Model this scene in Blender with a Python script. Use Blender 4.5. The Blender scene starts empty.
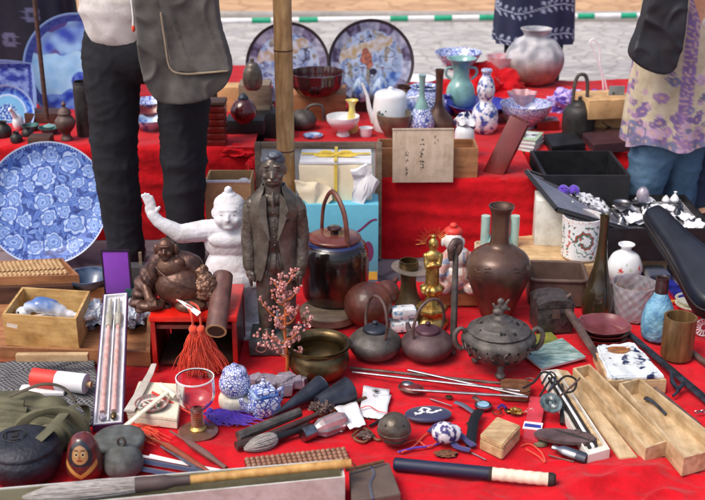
import bpy, bmesh, math, random
from math import sin, cos, pi, radians, atan2, hypot
from mathutils import Vector, Matrix, noise
random.seed(7)
SC = bpy.context.scene
COL = SC.collection
# ---------------------------------------------------------------- camera geometry (metres; y away from the camera)
F, TH, H = 1080.0, radians(21.5), 1.5
def _ray(px, py):
    u, v = (px-352.5)/F, (250-py)/F
    return Vector((u, cos(TH)+v*sin(TH), -sin(TH)+v*cos(TH)))
def G(px, py, z=0.0):
    d = _ray(px, py); t = (z-H)/d.z
    return Vector((d.x*t, d.y*t, z))
def V(px, py, Y):
    d = _ray(px, py); t = Y/d.y
    return Vector((d.x*t, Y, H+d.z*t))
def dep(p): return p.y*cos(TH)+(H-p.z)*sin(TH)
ZC = 0.014
class Pl:
    def __init__(s, px, py, z=ZC, r=0.0):
        p = G(px, py, z); ph = math.atan2(H-z, p.y)
        for _ in range(3):
            p = G(px, py-r*sin(ph), z); ph = math.atan2(H-z, p.y)
        s.loc, s.u, s.ph = p, dep(p)/F, ph
        s.k = s.u/cos(ph); s.d = s.u/sin(ph)
# ---------------------------------------------------------------- materials
def lin(c):
    c = max(0.0, min(1.0, c/255.0))
    return c/12.92 if c <= 0.04045 else ((c+0.055)/1.055)**2.4
def C(r, g, b): return (lin(r), lin(g), lin(b))
def mk(name):
    m = bpy.data.materials.new(name); m.use_nodes = True
    n = m.node_tree.nodes; b = n['Principled BSDF']
    return m, m.node_tree, b
def mat(name, c, rough=.5, metal=0., var=.12, vs=12., c2=None, bump=0., bs=60., st=(1,1,1), coat=0., trans=0., spec=.5, thr=None, detail=6., sheen=0., attr=False, bd=.004, ior=None, sss=0., grime=.16):
    m, t, b = mk(name); N, L = t.nodes, t.links
    tc = N.new('ShaderNodeTexCoord'); mp = N.new('ShaderNodeMapping'); mp.inputs['Scale'].default_value = st
    L.new(tc.outputs['Object'], mp.inputs['Vector'])
    nz = N.new('ShaderNodeTexNoise'); nz.inputs['Scale'].default_value = vs; nz.inputs['Detail'].default_value = detail
    L.new(mp.outputs[0], nz.inputs['Vector'])
    rp = N.new('ShaderNodeValToRGB')
    a = C(*c); 
    lo, hi = (thr if thr else (.3, .7))
    rp.color_ramp.elements[0].position = lo; rp.color_ramp.elements[1].position = hi
    if attr:
        rp.color_ramp.elements[0].color = (1-var,)*3+(1,); rp.color_ramp.elements[1].color = (1+var*.3,)*3+(1,)
        at = N.new('ShaderNodeAttribute'); at.attribute_name = 'Col'
        mx = N.new('ShaderNodeMix'); mx.data_type = 'RGBA'; mx.blend_type = 'MULTIPLY'; mx.inputs[0].default_value = 1
        L.new(at.outputs['Color'], mx.inputs[6]); L.new(rp.outputs[0], mx.inputs[7]); L.new(mx.outputs[2], b.inputs['Base Color'])
    else:
        if c2: e0, e1 = C(*c2), a
        else: e0, e1 = tuple(x*(1-var) for x in a), tuple(min(1, x*(1+var)) for x in a)
        rp.color_ramp.elements[0].color = e0+(1,); rp.color_ramp.elements[1].color = e1+(1,)
        L.new(rp.outputs[0], b.inputs['Base Color'])
    L.new(nz.outputs[0], rp.inputs[0])
    if grime:
        n3 = N.new('ShaderNodeTexNoise'); n3.inputs['Scale'].default_value = 17; n3.inputs['Detail'].default_value = 9; n3.inputs['Roughness'].default_value = .72
        L.new(tc.outputs['Object'], n3.inputs['Vector']); r3 = N.new('ShaderNodeValToRGB'); r3.color_ramp.elements[0].position = .36; r3.color_ramp.elements[1].position = .56
        r3.color_ramp.elements[0].color = (1-grime*1.6, 1-grime*1.75, 1-grime*2.0, 1); r3.color_ramp.elements[1].color = (1,1,1,1); L.new(n3.outputs[0], r3.inputs[0])
        mg = N.new('ShaderNodeMix'); mg.data_type = 'RGBA'; mg.blend_type = 'MULTIPLY'; mg.inputs[0].default_value = 1
        src = b.inputs['Base Color'].links[0].from_socket; L.new(src, mg.inputs[6]); L.new(r3.outputs[0], mg.inputs[7]); L.new(mg.outputs[2], b.inputs['Base Color'])
    b.inputs['Roughness'].default_value = rough; b.inputs['Metallic'].default_value = metal
    mr = N.new('ShaderNodeMapRange'); mr.inputs['To Min'].default_value = max(.02, rough-.08-.12*rough); mr.inputs['To Max'].default_value = min(1, rough+.08+.12*rough)
    L.new(nz.outputs[0], mr.inputs[0]); L.new(mr.outputs[0], b.inputs['Roughness'])
    b.inputs['Coat Weight'].default_value = coat; b.inputs['Coat Roughness'].default_value = .08
    b.inputs['Transmission Weight'].default_value = trans
    b.inputs['Specular IOR Level'].default_value = spec
    if ior: b.inputs['IOR'].default_value = ior
    if sheen: b.inputs['Sheen Weight'].default_value = sheen
    if sss: b.inputs['Subsurface Weight'].default_value = sss; b.inputs['Subsurface Scale'].default_value = .004
    if bump:
        n2 = N.new('ShaderNodeTexNoise'); n2.inputs['Scale'].default_value = bs; n2.inputs['Detail'].default_value = 5
        L.new(mp.outputs[0], n2.inputs['Vector'])
        bp = N.new('ShaderNodeBump'); bp.inputs['Strength'].default_value = bump; bp.inputs['Distance'].default_value = bd
        L.new(n2.outputs[0], bp.inputs['Height']); L.new(bp.outputs[0], b.inputs['Normal'])
    return m
def scroll(name, c, blue, scale, w=.09):
    m, t, b = mk(name); N, L = t.nodes, t.links
    tc = N.new('ShaderNodeTexCoord'); nz = N.new('ShaderNodeTexNoise'); nz.inputs['Scale'].default_value = scale*.5; nz.inputs['Detail'].default_value = 2
    L.new(tc.outputs['Object'], nz.inputs[0])
    va = N.new('ShaderNodeVectorMath'); va.operation = 'MULTIPLY_ADD'; va.inputs[1].default_value = (.9/scale,)*3
    L.new(nz.outputs['Color'], va.inputs[0]); L.new(tc.outputs['Object'], va.inputs[2])
    vo = N.new('ShaderNodeTexVoronoi'); vo.feature = 'DISTANCE_TO_EDGE'; vo.inputs['Scale'].default_value = scale; L.new(va.outputs[0], vo.inputs[0])
    v2 = N.new('ShaderNodeTexVoronoi'); v2.inputs['Scale'].default_value = scale; L.new(va.outputs[0], v2.inputs[0])
    r1 = N.new('ShaderNodeValToRGB'); r1.color_ramp.elements[0].position = w*.6; r1.color_ramp.elements[1].position = w; L.new(vo.outputs[0], r1.inputs[0])
    r2 = N.new('ShaderNodeValToRGB'); r2.color_ramp.elements[0].position = .16; r2.color_ramp.elements[1].position = .24; L.new(v2.outputs['Distance'], r2.inputs[0])
    mu = N.new('ShaderNodeMath'); mu.operation = 'MULTIPLY'; L.new(r1.outputs[0], mu.inputs[0]); L.new(r2.outputs[0], mu.inputs[1])
    n2_ = N.new('ShaderNodeTexNoise'); n2_.inputs['Scale'].default_value = scale*.35; L.new(tc.outputs['Object'], n2_.inputs[0])
    r3 = N.new('ShaderNodeValToRGB'); r3.color_ramp.elements[0].color = C(*blue)+(1,); r3.color_ramp.elements[1].color = C(*[min(255,x+50) for x in blue])+(1,); r3.color_ramp.elements[0].position = .4; r3.color_ramp.elements[1].position = .62; L.new(n2_.outputs[0], r3.inputs[0])
    mx = N.new('ShaderNodeMix'); mx.data_type = 'RGBA'; L.new(mu.outputs[0], mx.inputs[0]); L.new(r3.outputs[0], mx.inputs[6]); mx.inputs[7].default_value = C(*c)+(1,)
    L.new(mx.outputs[2], b.inputs['Base Color']); b.inputs['Roughness'].default_value = .25; b.inputs['Coat Weight'].default_value = .3
    return m
def wood(name, c, c2, axis=0, rough=.6, s=9., coat=0.):
    st = [s*1.0]*3; st = [6, 6, 6]; st[axis] = .7
    return mat(name, c, rough, c2=c2, vs=s, st=tuple(st), bump=.12, bs=14, coat=coat, thr=(.35, .65), bd=.002, grime=.2)
def glass(name, c=(255,255,255), rough=.03, ior=1.45):
    m, t, b = mk(name); b.inputs['Base Color'].default_value = C(*c)+(1,); b.inputs['Roughness'].default_value = rough
    b.inputs['Transmission Weight'].default_value = 1; b.inputs['IOR'].default_value = ior
    return m
# ---------------------------------------------------------------- mesh builder
def rotm(rx=0, ry=0, rz=0): return Matrix.Rotation(rz,4,'Z') @ Matrix.Rotation(ry,4,'Y') @ Matrix.Rotation(rx,4,'X')
def frame_to(d):
    d = Vector(d).normalized(); return d.to_track_quat('Z','Y').to_matrix().to_4x4()
def cr(pts, n=4, closed=False):
    out = []; P = [Vector(p) for p in pts]; m = len(P)
    rng = range(m) if closed else range(m-1)
    for i in rng:
        if closed: a,b,c,d = P[(i-1)%m],P[i],P[(i+1)%m],P[(i+2)%m]
        else: a,b,c,d = P[max(i-1,0)],P[i],P[i+1],P[min(i+2,m-1)]
        for j in range(n):
            t = j/n
            out.append(0.5*((2*b)+(-a+c)*t+(2*a-5*b+4*c-d)*t*t+(-a+3*b-3*c+d)*t**3))
    if not closed: out.append(P[-1])
    return out
def inset(poly, t):
    n = len(poly); out = []; 
    ar = sum(poly[i][0]*poly[(i+1)%n][1]-poly[(i+1)%n][0]*poly[i][1] for i in range(n))
    sg = 1 if ar > 0 else -1
    for i in range(n):
        p0, p1, p2 = Vector(poly[i-1][:2]), Vector(poly[i][:2]), Vector(poly[(i+1)%n][:2])
        e1, e2 = (p1-p0).normalized(), (p2-p1).normalized()
        n1, n2 = Vector((-e1.y, e1.x))*sg, Vector((-e2.y, e2.x))*sg
        b = n1+n2; l = b.length
        b = b/l if l > 1e-6 else n1
        k = t/max(.35, b.dot(n1)); out.append((p1.x+b.x*k, p1.y+b.y*k))
    return out
class MB:
    def __init__(s): s.bm = bmesh.new()
    def add(s, vs, fs, M=None):
        vv = [s.bm.verts.new(M @ Vector(v) if M else Vector(v)) for v in vs]
        for f in fs:
            try: s.bm.faces.new([vv[i] for i in f])
            except ValueError: pass
        return vv
    def box(s, c, size, M=None, bev=0.0, rz=0):
        b = bmesh.new(); bmesh.ops.create_cube(b, size=1)
        T = Matrix.Translation(c) @ Matrix.Rotation(rz,4,'Z') @ Matrix.Diagonal((*size,1))
        bmesh.ops.transform(b, matrix=T, verts=b.verts)
        if bev: bmesh.ops.bevel(b, geom=b.edges[:], offset=min(bev, min(size)*.4), segments=2, affect='EDGES', profile=.6)
        s.merge(b, M); return s
    def merge(s, b, M=None):
        b.verts.index_update(); 
        s.add([v.co[:] for v in b.verts], [[v.index for v in f.verts] for f in b.faces], M); b.free()
    def lathe(s, prof, seg=32, M=None, sx=1., sy=1., sm=0, fn=None):
        if sm: prof = [(max(0,p.x), p.y) for p in cr([(a,b,0) for a,b in prof], sm)]
        vs, fs, rings = [], [], []
        for (r, z) in prof:
            if r <= 1e-6: rings.append([len(vs)]); vs.append((0,0,z))
            else:
                rings.append(list(range(len(vs), len(vs)+seg)))
                for j in range(seg):
                    a = 2*pi*j/seg; rr = r*(fn(a, z) if fn else 1)
                    vs.append((rr*cos(a)*sx, rr*sin(a)*sy, z))
        for A, B in zip(rings, rings[1:]):
            for j in range(seg):
                k = (j+1) % seg
                if len(A) == 1 and len(B) == 1: break
                if len(A) == 1: fs.append((A[0], B[k], B[j])) 
                elif len(B) == 1: fs.append((A[j], A[k], B[0]))
                else: fs.append((A[j], A[k], B[k], B[j]))
        if len(rings[0]) > 1 and tuple(prof[0]) != tuple(prof[-1]): fs.append(tuple(reversed(rings[0])))
        s.add(vs, fs, M); return s
    def tube(s, pts, r, seg=8, closed=False, flat=1., caps=True, up=None):
        P = [Vector(p) for p in pts]; n = len(P); R = r if isinstance(r, (list, tuple)) else [r]*n
        if len(R) != n: R = [R[0]+(R[-1]-R[0])*i/(n-1) if len(R) == 2 else R[min(len(R)-1, int(i*len(R)/n))] for i in range(n)]
        vs, fs = [], []; nrm = None
        for i in range(n):
            a, b = (P[i-1] if (i or closed) else P[i]), (P[(i+1) % n] if (i < n-1 or closed) else P[i])
            t = (b-a).normalized() if (b-a).length > 1e-9 else Vector((0,0,1))
            if nrm is None:
                nrm = Vector(up) if up else (Vector((0,0,1)) if abs(t.z) < .9 else Vector((1,0,0)))
            nrm = (nrm - t*nrm.dot(t)); nrm = nrm.normalized() if nrm.length > 1e-6 else t.orthogonal().normalized()
            bn = t.cross(nrm)
            for j in range(seg):
                an = 2*pi*j/seg; vs.append(P[i]+R[i]*(nrm*cos(an)*flat+bn*sin(an)))
        m = n if closed else n-1
        for i in range(m):
            for j in range(seg):
                k = (j+1) % seg; i2 = (i+1) % n
                fs.append((i*seg+j, i*seg+k, i2*seg+k, i2*seg+j))
        if caps and not closed:
            fs.append(tuple(reversed(range(seg)))); fs.append(tuple(range((n-1)*seg, n*seg)))
        s.add(vs, fs); return s
    def cyl(s, a, b, r0, r1=None, seg=20): return s.tube([a, b], [r0, r0 if r1 is None else r1], seg)
    def ball(s, c, r, M=None, sub=2, rot=None):
        b = bmesh.new(); bmesh.ops.create_icosphere(b, subdivisions=sub, radius=1)
        r = (r,r,r) if isinstance(r,(int,float)) else r
        T = Matrix.Translation(c) @ (rot or Matrix.Identity(4)) @ Matrix.Diagonal((*r,1))
        bmesh.ops.transform(b, matrix=T, verts=b.verts); s.merge(b, M); return s
    def prism(s, poly, z0, z1, M=None):
        n = len(poly); ar = sum(poly[i][0]*poly[(i+1)%n][1]-poly[(i+1)%n][0]*poly[i][1] for i in range(n))
        if ar < 0: poly = list(reversed(poly))
        vs = [(p[0],p[1],z0) for p in poly]+[(p[0],p[1],z1) for p in poly]
        fs = [tuple(reversed(range(n))), tuple(range(n,2*n))]+[(i,(i+1)%n,n+(i+1)%n,n+i) for i in range(n)]
        s.add(vs, fs, M); return s
    def tray(s, poly, z0, z1, t, M=None, ft=None):
        n = len(poly); ar = sum(poly[i][0]*poly[(i+1)%n][1]-poly[(i+1)%n][0]*poly[i][1] for i in range(n))
        if ar < 0: poly = list(reversed(poly))
        q = inset(poly, t); ft = ft or t
        vs = [(p[0],p[1],z0) for p in poly]+[(p[0],p[1],z1) for p in poly]+[(p[0],p[1],z1) for p in q]+[(p[0],p[1],z0+ft) for p in q]
        fs = [tuple(reversed(range(n))), tuple(range(3*n,4*n))]
        for i in range(n):
            j = (i+1) % n
            fs += [(i,j,n+j,n+i),(n+i,n+j,2*n+j,2*n+i),(2*n+i,2*n+j,3*n+j,3*n+i)]
        s.add(vs, fs, M); return s
    def slab(s, pts, t):
        """a plate of thickness t under a 3D quad/polygon"""
        P = [Vector(p) for p in pts]; nr = (P[1]-P[0]).cross(P[2]-P[1]).normalized()
        if nr.z < 0: P.reverse(); nr = -nr
        n = len(P); vs = [p-nr*t for p in P]+P
        fs = [tuple(reversed(range(n))), tuple(range(n,2*n))]+[(i,(i+1)%n,n+(i+1)%n,n+i) for i in range(n)]
        s.add(vs, fs); return s
    def jit(s, a, sc, seed=0):
        for v in s.bm.verts:
            v.co += noise.noise_vector(v.co*sc+Vector((seed,seed*1.7,0)))*a
        return s
    def sub(s, cuts): bmesh.ops.subdivide_edges(s.bm, edges=s.bm.edges[:], cuts=cuts, use_grid_fill=True); return s
    def out(s, name, m, parent=None, loc=None, rz=0., ang=35., label=None, cat=None, group=None, kind=None, M=None, rev=True):
        if rev: bmesh.ops.recalc_face_normals(s.bm, faces=s.bm.faces[:])
        me = bpy.data.meshes.new(name); s.bm.to_mesh(me); s.bm.free()
        me.materials.append(m)
        if len(me.polygons):
            me.polygons.foreach_set('use_smooth', [True]*len(me.polygons))
            me.set_sharp_from_angle(angle=radians(ang))
        o = bpy.data.objects.new(name, me); COL.objects.link(o)
        if parent is not None: o.parent = parent
        if M is not None: o.matrix_local = M
        else:
            if loc is not None: o.location = loc
            o.rotation_euler.z = rz
        tag(o, label, cat, group, kind)
        return o
def tag(o, label=None, cat=None, group=None, kind=None):
    for k, v in (('label',label),('category',cat),('group',group),('kind',kind)):
        if v: o[k] = v
    return o
def thing(name, label, cat, loc=(0,0,0), rz=0., group=None, M=None):
    o = bpy.data.objects.new(name, None); COL.objects.link(o); o.empty_display_size = .05
    if M is not None: o.matrix_world = M
    else: o.location = loc; o.rotation_euler = (0,0,rz)
    return tag(o, label, cat, group)
def dup(root, loc, rz=0., label=None):
    r = root.copy(); COL.objects.link(r); r.location = loc; r.rotation_euler = (0,0,rz)
    if label: r['label'] = label
    for ch in list(root.children):
        c = ch.copy(); COL.objects.link(c); c.parent = r
        for g in ch.children:
            d = g.copy(); COL.objects.link(d); d.parent = c
    return r
def S(P, prof): return [(r*P.u, h*P.k) for r, h in prof]
def cup(prof, t, floor=None):
    """outer profile -> outer and inner wall, in the profile's units"""
    n = len(prof); inn = []
    for i in range(n):
        a, b = prof[max(0,i-1)], prof[min(n-1,i+1)]
        dx, dy = b[0]-a[0], b[1]-a[1]; l = hypot(dx,dy) or 1
        inn.append((prof[i][0]-dy/l*t, prof[i][1]+dx/l*t))
    inn[-1] = (prof[-1][0]-t, prof[-1][1])
    f = floor if floor is not None else prof[0][1]+t
    inn = [p for p in inn[::-1] if p[1] > f*1.02 and p[0] > t*.3]
    return list(prof)+inn+[(inn[-1][0]*.6, f), (0, f)]
TMP = bpy.data.scenes.new('bake')
def bake(o, mods):
    for k, kw in mods:
        md = o.modifiers.new(k, k)
        for a, v in kw.items(): setattr(md, a, v)
    TMP.collection.objects.link(o); par = o.parent; ml = o.matrix_local.copy(); o.parent = None; COL.objects.unlink(o)
    with bpy.context.temp_override(scene=TMP, view_layer=TMP.view_layers[0]): dg = bpy.context.evaluated_depsgraph_get()
    dg.update()
    ev = o.evaluated_get(dg); me = bpy.data.meshes.new_from_object(ev)
    TMP.collection.objects.unlink(o); COL.objects.link(o)
    if par is not None: o.parent = par; o.matrix_local = ml
    o.modifiers.clear(); old = o.data; o.data = me; bpy.data.meshes.remove(old)
    if not me.materials: me.materials.append(None)
    me.polygons.foreach_set('use_smooth', [True]*len(me.polygons))
    return o
def normals(o): return [v.normal.copy() for v in o.data.vertices]
def blob(name, prims, vox, m, parent=None, loc=None, rz=0., sm=3, disp=None, M=None, **kw):
    """one continuous body from overlapping ellipsoids 'b', capsules 'c' and boxes 'x'"""
    mb = MB()
    for p in prims:
        if p[0] == 'b': mb.ball(p[1], p[2], rot=(p[3] if len(p) > 3 else None), sub=3)
        elif p[0] == 'c':
            a, b, r0, r1 = Vector(p[1]), Vector(p[2]), p[3], p[4]
            mb.tube([a, b], [r0, r1], 14); mb.ball(a, r0); mb.ball(b, r1)
        elif p[0] == 'x': mb.box(p[1], p[2], rz=(p[3] if len(p) > 3 else 0))
        elif p[0] == 't': mb.tube(p[1], p[2], 12)
    o = mb.out(name, m, parent, loc, rz, M=M, **kw)
    bake(o, [('REMESH', dict(mode='VOXEL', voxel_size=vox)), ('SMOOTH', dict(factor=.5, iterations=sm))])
    if not o.data.materials or o.data.materials[0] is None:
        o.data.materials.clear(); o.data.materials.append(m)
    if disp:
        a, sc = disp
        for v, nn in zip(o.data.vertices, normals(o)): v.co += nn*noise.fractal(v.co*sc, .6, 2., 3)*a
    o.data.polygons.foreach_set('use_smooth', [True]*len(o.data.polygons))
    return o
def paint(o, fn):
    me = o.data; at = me.color_attributes.new('Col', 'FLOAT_COLOR', 'POINT')
    buf = []
    for v in me.vertices:
        c = fn(v.co); buf += [c[0], c[1], c[2], 1.0]
    at.data.foreach_set('color', buf); return o
def mixc(a, b, t): t = max(0, min(1, t)); return tuple(x+(y-x)*t for x, y in zip(a, b))
def bristle(t, d, prof, n, m, seed=0, r=.0012, name='bristles'):
    """a hair tuft: strands along d following a radius profile [(s, radius)]"""
    rr = random.Random(seed); mb = MB(); Fm = frame_to(d).to_3x3(); L = d.length
    for i in range(n):
        a = rr.uniform(0, 2*pi); q = math.sqrt(rr.uniform(.15, 1)); tw = rr.uniform(-.3,.3); cut = rr.uniform(0, .10)
        pts = []
        for s, rad in prof:
            s2 = s if s > cut else cut
            pts.append(Fm @ Vector((rad*q*cos(a+tw*s), rad*q*sin(a+tw*s), s2*L)))
        mb.tube(cr(pts, 3), [r*.35]+[r]*(3*(len(prof)-1)), 4)
    return mb.out(name, m, t, ang=80)
def R(a, b): return random.uniform(a, b)
# ---------------------------------------------------------------- materials in use
M = {}
M['red'] = mat('red_cloth', (214,13,32), .9, c2=(192,9,26), vs=2.2, bump=.7, bs=15, sheen=.12, spec=.15, bd=.016)
M['red2'] = mat('red_cloth_far', (206,13,28), .9, c2=(178,9,22), vs=3, bump=.7, bs=11, sheen=.12, spec=.15, bd=.022)
M['cherry'] = mat('red_lacquer', (112,24,20), .3, var=.2, vs=20, coat=.4)
M['lacq'] = mat('vermilion_lacquer', (215,30,18), .35, var=.12, vs=14, coat=.3)
M['black'] = mat('black_satin', (24,24,28), .45, var=.3, vs=20, bump=.08)
M['blackcase'] = mat('black_leatherette', (26,26,30), .5, var=.3, vs=30, bump=.25, bs=400, bd=.001)
M['navy'] = mat('navy_lining', (36,48,84), .7, var=.25, vs=14, sheen=.5)
M['iron'] = mat('cast_iron', (112,106,102), .5, .3, c2=(70,66,66), vs=26, bump=.5, bs=220, bd=.002, grime=.26)
M['iron2'] = mat('dark_cast_iron', (62,60,60), .5, .3, c2=(38,36,38), vs=26, bump=.5, bs=200, bd=.002, grime=.26)
M['rust'] = mat('rusty_iron', (120,98,92), .55, .3, c2=(78,62,60), vs=30, bump=.5, bs=200, bd=.002, grime=.26)
M['steel'] = mat('worn_steel', (150,150,156), .32, 1., var=.2, vs=40, grime=.26)
M['bluesteel'] = mat('blued_steel', (78,86,100), .4, .7, c2=(48,46,52), vs=30, bump=.2)
M['brass'] = mat('old_brass', (128,108,74), .32, .75, c2=(74,60,42), vs=16, bump=.15, bs=80, grime=.26)
M['gold'] = mat('gilt', (220,186,112), .34, .85, c2=(156,118,60), vs=60, bump=.3, bs=150, grime=.26)
M['bronze'] = mat('brown_bronze', (112,80,62), .42, .4, c2=(66,44,40), vs=12, bump=.2, bs=100, grime=.26)
M['bronze2'] = mat('dark_bronze_figure', (104,74,66), .42, .4, c2=(54,34,32), vs=40, bump=.5, bs=150, grime=.26)
M['graybronze'] = mat('grey_bronze', (124,116,108), .34, .45, c2=(84,75,68), vs=22, bump=.25, bs=120, grime=.26)
M['plaster'] = mat('white_plaster', (214,214,220), .8, var=.07, vs=25, bump=.25, bs=160)
M['stone'] = mat('grey_stone', (104,108,108), .75, c2=(76,80,80), vs=40, bump=.35, bs=200, grime=.26)
M['wood_l'] = wood('pale_wood', (212,184,142), (184,150,110), 0)
M['wood_ly'] = wood('pale_wood_lengthwise', (208,184,148), (176,146,108), 1)
M['wood_y'] = wood('yellow_wood', (210,174,114), (184,142,84), 0)
M['wood_m'] = wood('mid_wood', (178,124,82), (146,96,62), 0)
M['wood_d'] = wood('dark_wood', (92,60,48), (60,38,32), 0)
M['wood_g'] = wood('grey_wood', (150,132,112), (116,98,82), 0)
M['bamboo'] = mat('bamboo_skin', (214,172,104), .45, c2=(178,128,66), vs=10, st=(5,5,1), bump=.1)
M['bamboo_old'] = mat('weathered_bamboo', (196,162,112), .6, c2=(140,104,62), vs=12, st=(6,6,1), bump=.3, bs=60)
M['bamboo_cup'] = mat('brown_bamboo', (122,92,58), .45, c2=(84,62,38), vs=12, st=(6,6,1), coat=.2)
M['card'] = mat('cardboard', (204,164,116), .85, var=.07, vs=20)
M['paper'] = mat('white_paper', (226,226,230), .8, var=.03, grime=.05)
M['cream'] = mat('cream_paper', (236,222,192), .8, var=.05, grime=.05)
M['ivory'] = mat('ivory', (232,226,206), .4, var=.05, vs=20, coat=.2)
M['china'] = mat('white_porcelain', (236,238,242), .18, var=.03, coat=.5, grime=.05)
M['celadon'] = mat('celadon', (142,186,182), .22, c2=(108,156,156), vs=14, coat=.5)
M['bluechina'] = mat('blue_glaze', (176,200,226), .2, c2=(60,98,176), vs=24, coat=.5, thr=(.42,.55))
M['cobalt'] = mat('cobalt_glaze', (66,74,190), .2, c2=(34,34,120), vs=26, coat=.5)
M['blueprint'] = scroll('blue_and_white', (224,228,238), (44,62,148), 125, .13)
M['blueprint_c'] = scroll('blue_and_white_bold', (208,218,234), (50,72,150), 66, .13)
M['attr'] = mat('painted_glaze', (255,255,255), .2, var=.06, vs=30, coat=.5, attr=True, grime=.04)
M['attrp'] = mat('painted_plate_glaze', (255,255,255), .42, var=.06, vs=30, coat=.06, attr=True, spec=.3, grime=.06)
M['attrm'] = mat('painted_matt', (255,255,255), .75, var=.08, vs=30, attr=True)
M['oldglaze'] = mat('olive_glaze', (128,118,98), .35, c2=(92,84,70), vs=18, coat=.3)
M['brownglaze'] = mat('brown_black_glaze', (112,52,34), .22, c2=(26,16,16), vs=7, coat=.6, thr=(.46,.62))
M['orange'] = mat('orange_cord', (226,70,32), .8, var=.2, vs=60, sheen=.4)
M['purple'] = mat('purple_silk', (84,42,176), .7, var=.25, vs=60, sheen=.5, grime=.05)
M['velvet'] = mat('purple_velvet', (132,48,184), .8, var=.12, vs=8, sheen=.6, grime=.05)
M['glass'] = glass('clear_glass', (250,252,255), .04)
M['cutglass'] = mat('cut_glass', (240,238,248), .06, trans=.72, coat=.6, var=.03)
M['amber'] = mat('amber_glass', (236,140,96), .08, trans=.6, coat=.5, var=.05)
M['pinkglass'] = mat('pink_opal_glass', (238,190,198), .12, trans=.35, coat=.4)
M['frost'] = mat('crystal_chunk', (232,226,238), .12, c2=(190,172,206), vs=50, trans=.55, coat=.6)
M['terra'] = mat('terracotta_gourd', (128,66,46), .45, c2=(66,34,30), vs=9, coat=.15, bump=.05)
M['bluetex'] = mat('turquoise_ceramic', (128,180,206), .45, c2=(74,126,170), vs=30, thr=(.35,.6), bump=.9, bs=130, bd=.004)
M['teal'] = mat('teal_green', (70,130,130), .5, c2=(40,70,60), vs=40)
M['blond'] = mat('brush_hair', (190,184,180), .8, c2=(128,122,120), vs=30, st=(1,8,8))
M['grayfab'] = mat('grey_canvas', (100,96,92), .9, c2=(72,70,70), vs=8, bump=.3, bs=300, bd=.001)
M['blackfab'] = mat('black_trousers', (36,37,43), .9, var=.2, vs=8, bump=.3, bs=260, spec=.25, bd=.001)
M['denim'] = mat('blue_denim', (94,124,152), .9, c2=(70,98,128), vs=10, bump=.3, bs=300, spec=.2, bd=.001)
M['shirt'] = mat('cream_shirt', (208,204,202), .85, var=.05, vs=10, bump=.15, bs=200, bd=.001)
M['skin'] = mat('skin', (206,156,128), .55, var=.06, sss=.1)
M['hair'] = mat('black_hair', (26,22,22), .5, var=.3)
M['green'] = mat('green_paint', (30,168,128), .5)
M['white'] = mat('white_paint', (236,236,238), .5, grime=.05)
M['olive'] = mat('olive_canvas', (116,112,88), .9, c2=(88,86,66), vs=12, bump=.35, bs=260, bd=.001)
M['leather'] = mat('brown_leather', (126,84,56), .5, c2=(92,58,38), vs=40, bump=.4, bs=150)
M['plastic'] = mat('clear_plastic_bag', (214,222,236), .2, trans=.2, var=.04, bump=.6, bs=30, bd=.006, grime=.05)
M['pinkbloom'] = mat('pink_coral_bloom', (228,170,164), .45, c2=(196,122,118), vs=60, coat=.3)
M['branch'] = mat('orange_brown_branch', (190,98,48), .5, var=.2, vs=40)
M['darkblue'] = mat('dark_blue_metal', (62,68,82), .42, .35, c2=(36,40,52), vs=22, bump=.15)
M['skyblue'] = mat('sky_blue_print', (110,196,222), .6, var=.05, grime=.05)
M['plum'] = mat('plum', (128,62,110), .6)
M['yellow'] = mat('yellow_ribbon', (230,200,84), .6)
M['blue'] = mat('blue_plastic', (70,76,214), .35, var=.15, vs=40)
M['ink'] = mat('ink', (38,30,28), .7)
M['pinkpen'] = mat('pink_marbled_glass', (206,150,142), .2, c2=(226,190,184), vs=60, coat=.5)
M['redpaint'] = mat('red_paint', (216,60,50), .5, grime=.05)

# ---------------------------------------------------------------- world and light
w = bpy.data.worlds.new('World'); SC.world = w; w.use_nodes = True
nt = w.node_tree; bg = nt.nodes['Background']
sky = nt.nodes.new('ShaderNodeTexSky'); sky.sky_type = 'NISHITA'; sky.sun_disc = False
SUN_EL, SUN_AZ = radians(56), radians(-125)     # azimuth from +y (away from the camera) towards +x
sky.sun_elevation = SUN_EL; sky.sun_rotation = SUN_AZ; sky.air_density = 1.0; sky.dust_density = 5.0; sky.ozone_density = .6
nt.links.new(sky.outputs[0], bg.inputs[0]); bg.inputs[1].default_value = .15
sl = bpy.data.lights.new('sun', 'SUN'); sl.energy = 1.15; sl.angle = radians(26); sl.color = (1., .95, .88)
so = bpy.data.objects.new('sun', sl); COL.objects.link(so)
dv = Vector((sin(SUN_AZ)*cos(SUN_EL), cos(SUN_AZ)*cos(SUN_EL), sin(SUN_EL)))
so.rotation_euler = dv.to_track_quat('Z','Y').to_euler(); so.location = dv*20
cd = bpy.data.cameras.new('camera'); co = bpy.data.objects.new('camera', cd); COL.objects.link(co)
co.location = (0,0,H); co.rotation_euler = (pi/2-TH, 0, 0); cd.lens = 36*F/705; cd.sensor_width = 36
cd.clip_start = .05; cd.clip_end = 500
cd.dof.use_dof = True; cd.dof.focus_distance = 3.15; cd.dof.aperture_fstop = 4.2
SC.camera = co
vs_ = SC.view_settings; vs_.view_transform = 'Standard'; vs_.look = 'None'; vs_.exposure = 0.42; vs_.gamma = 1
SC.cycles.use_denoising = True; SC.cycles.max_bounces = 8; SC.cycles.transparent_max_bounces = 8
SC.cycles.caustics_reflective = False; SC.cycles.caustics_refractive = False; SC.cycles.sample_clamp_indirect = 4

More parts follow.
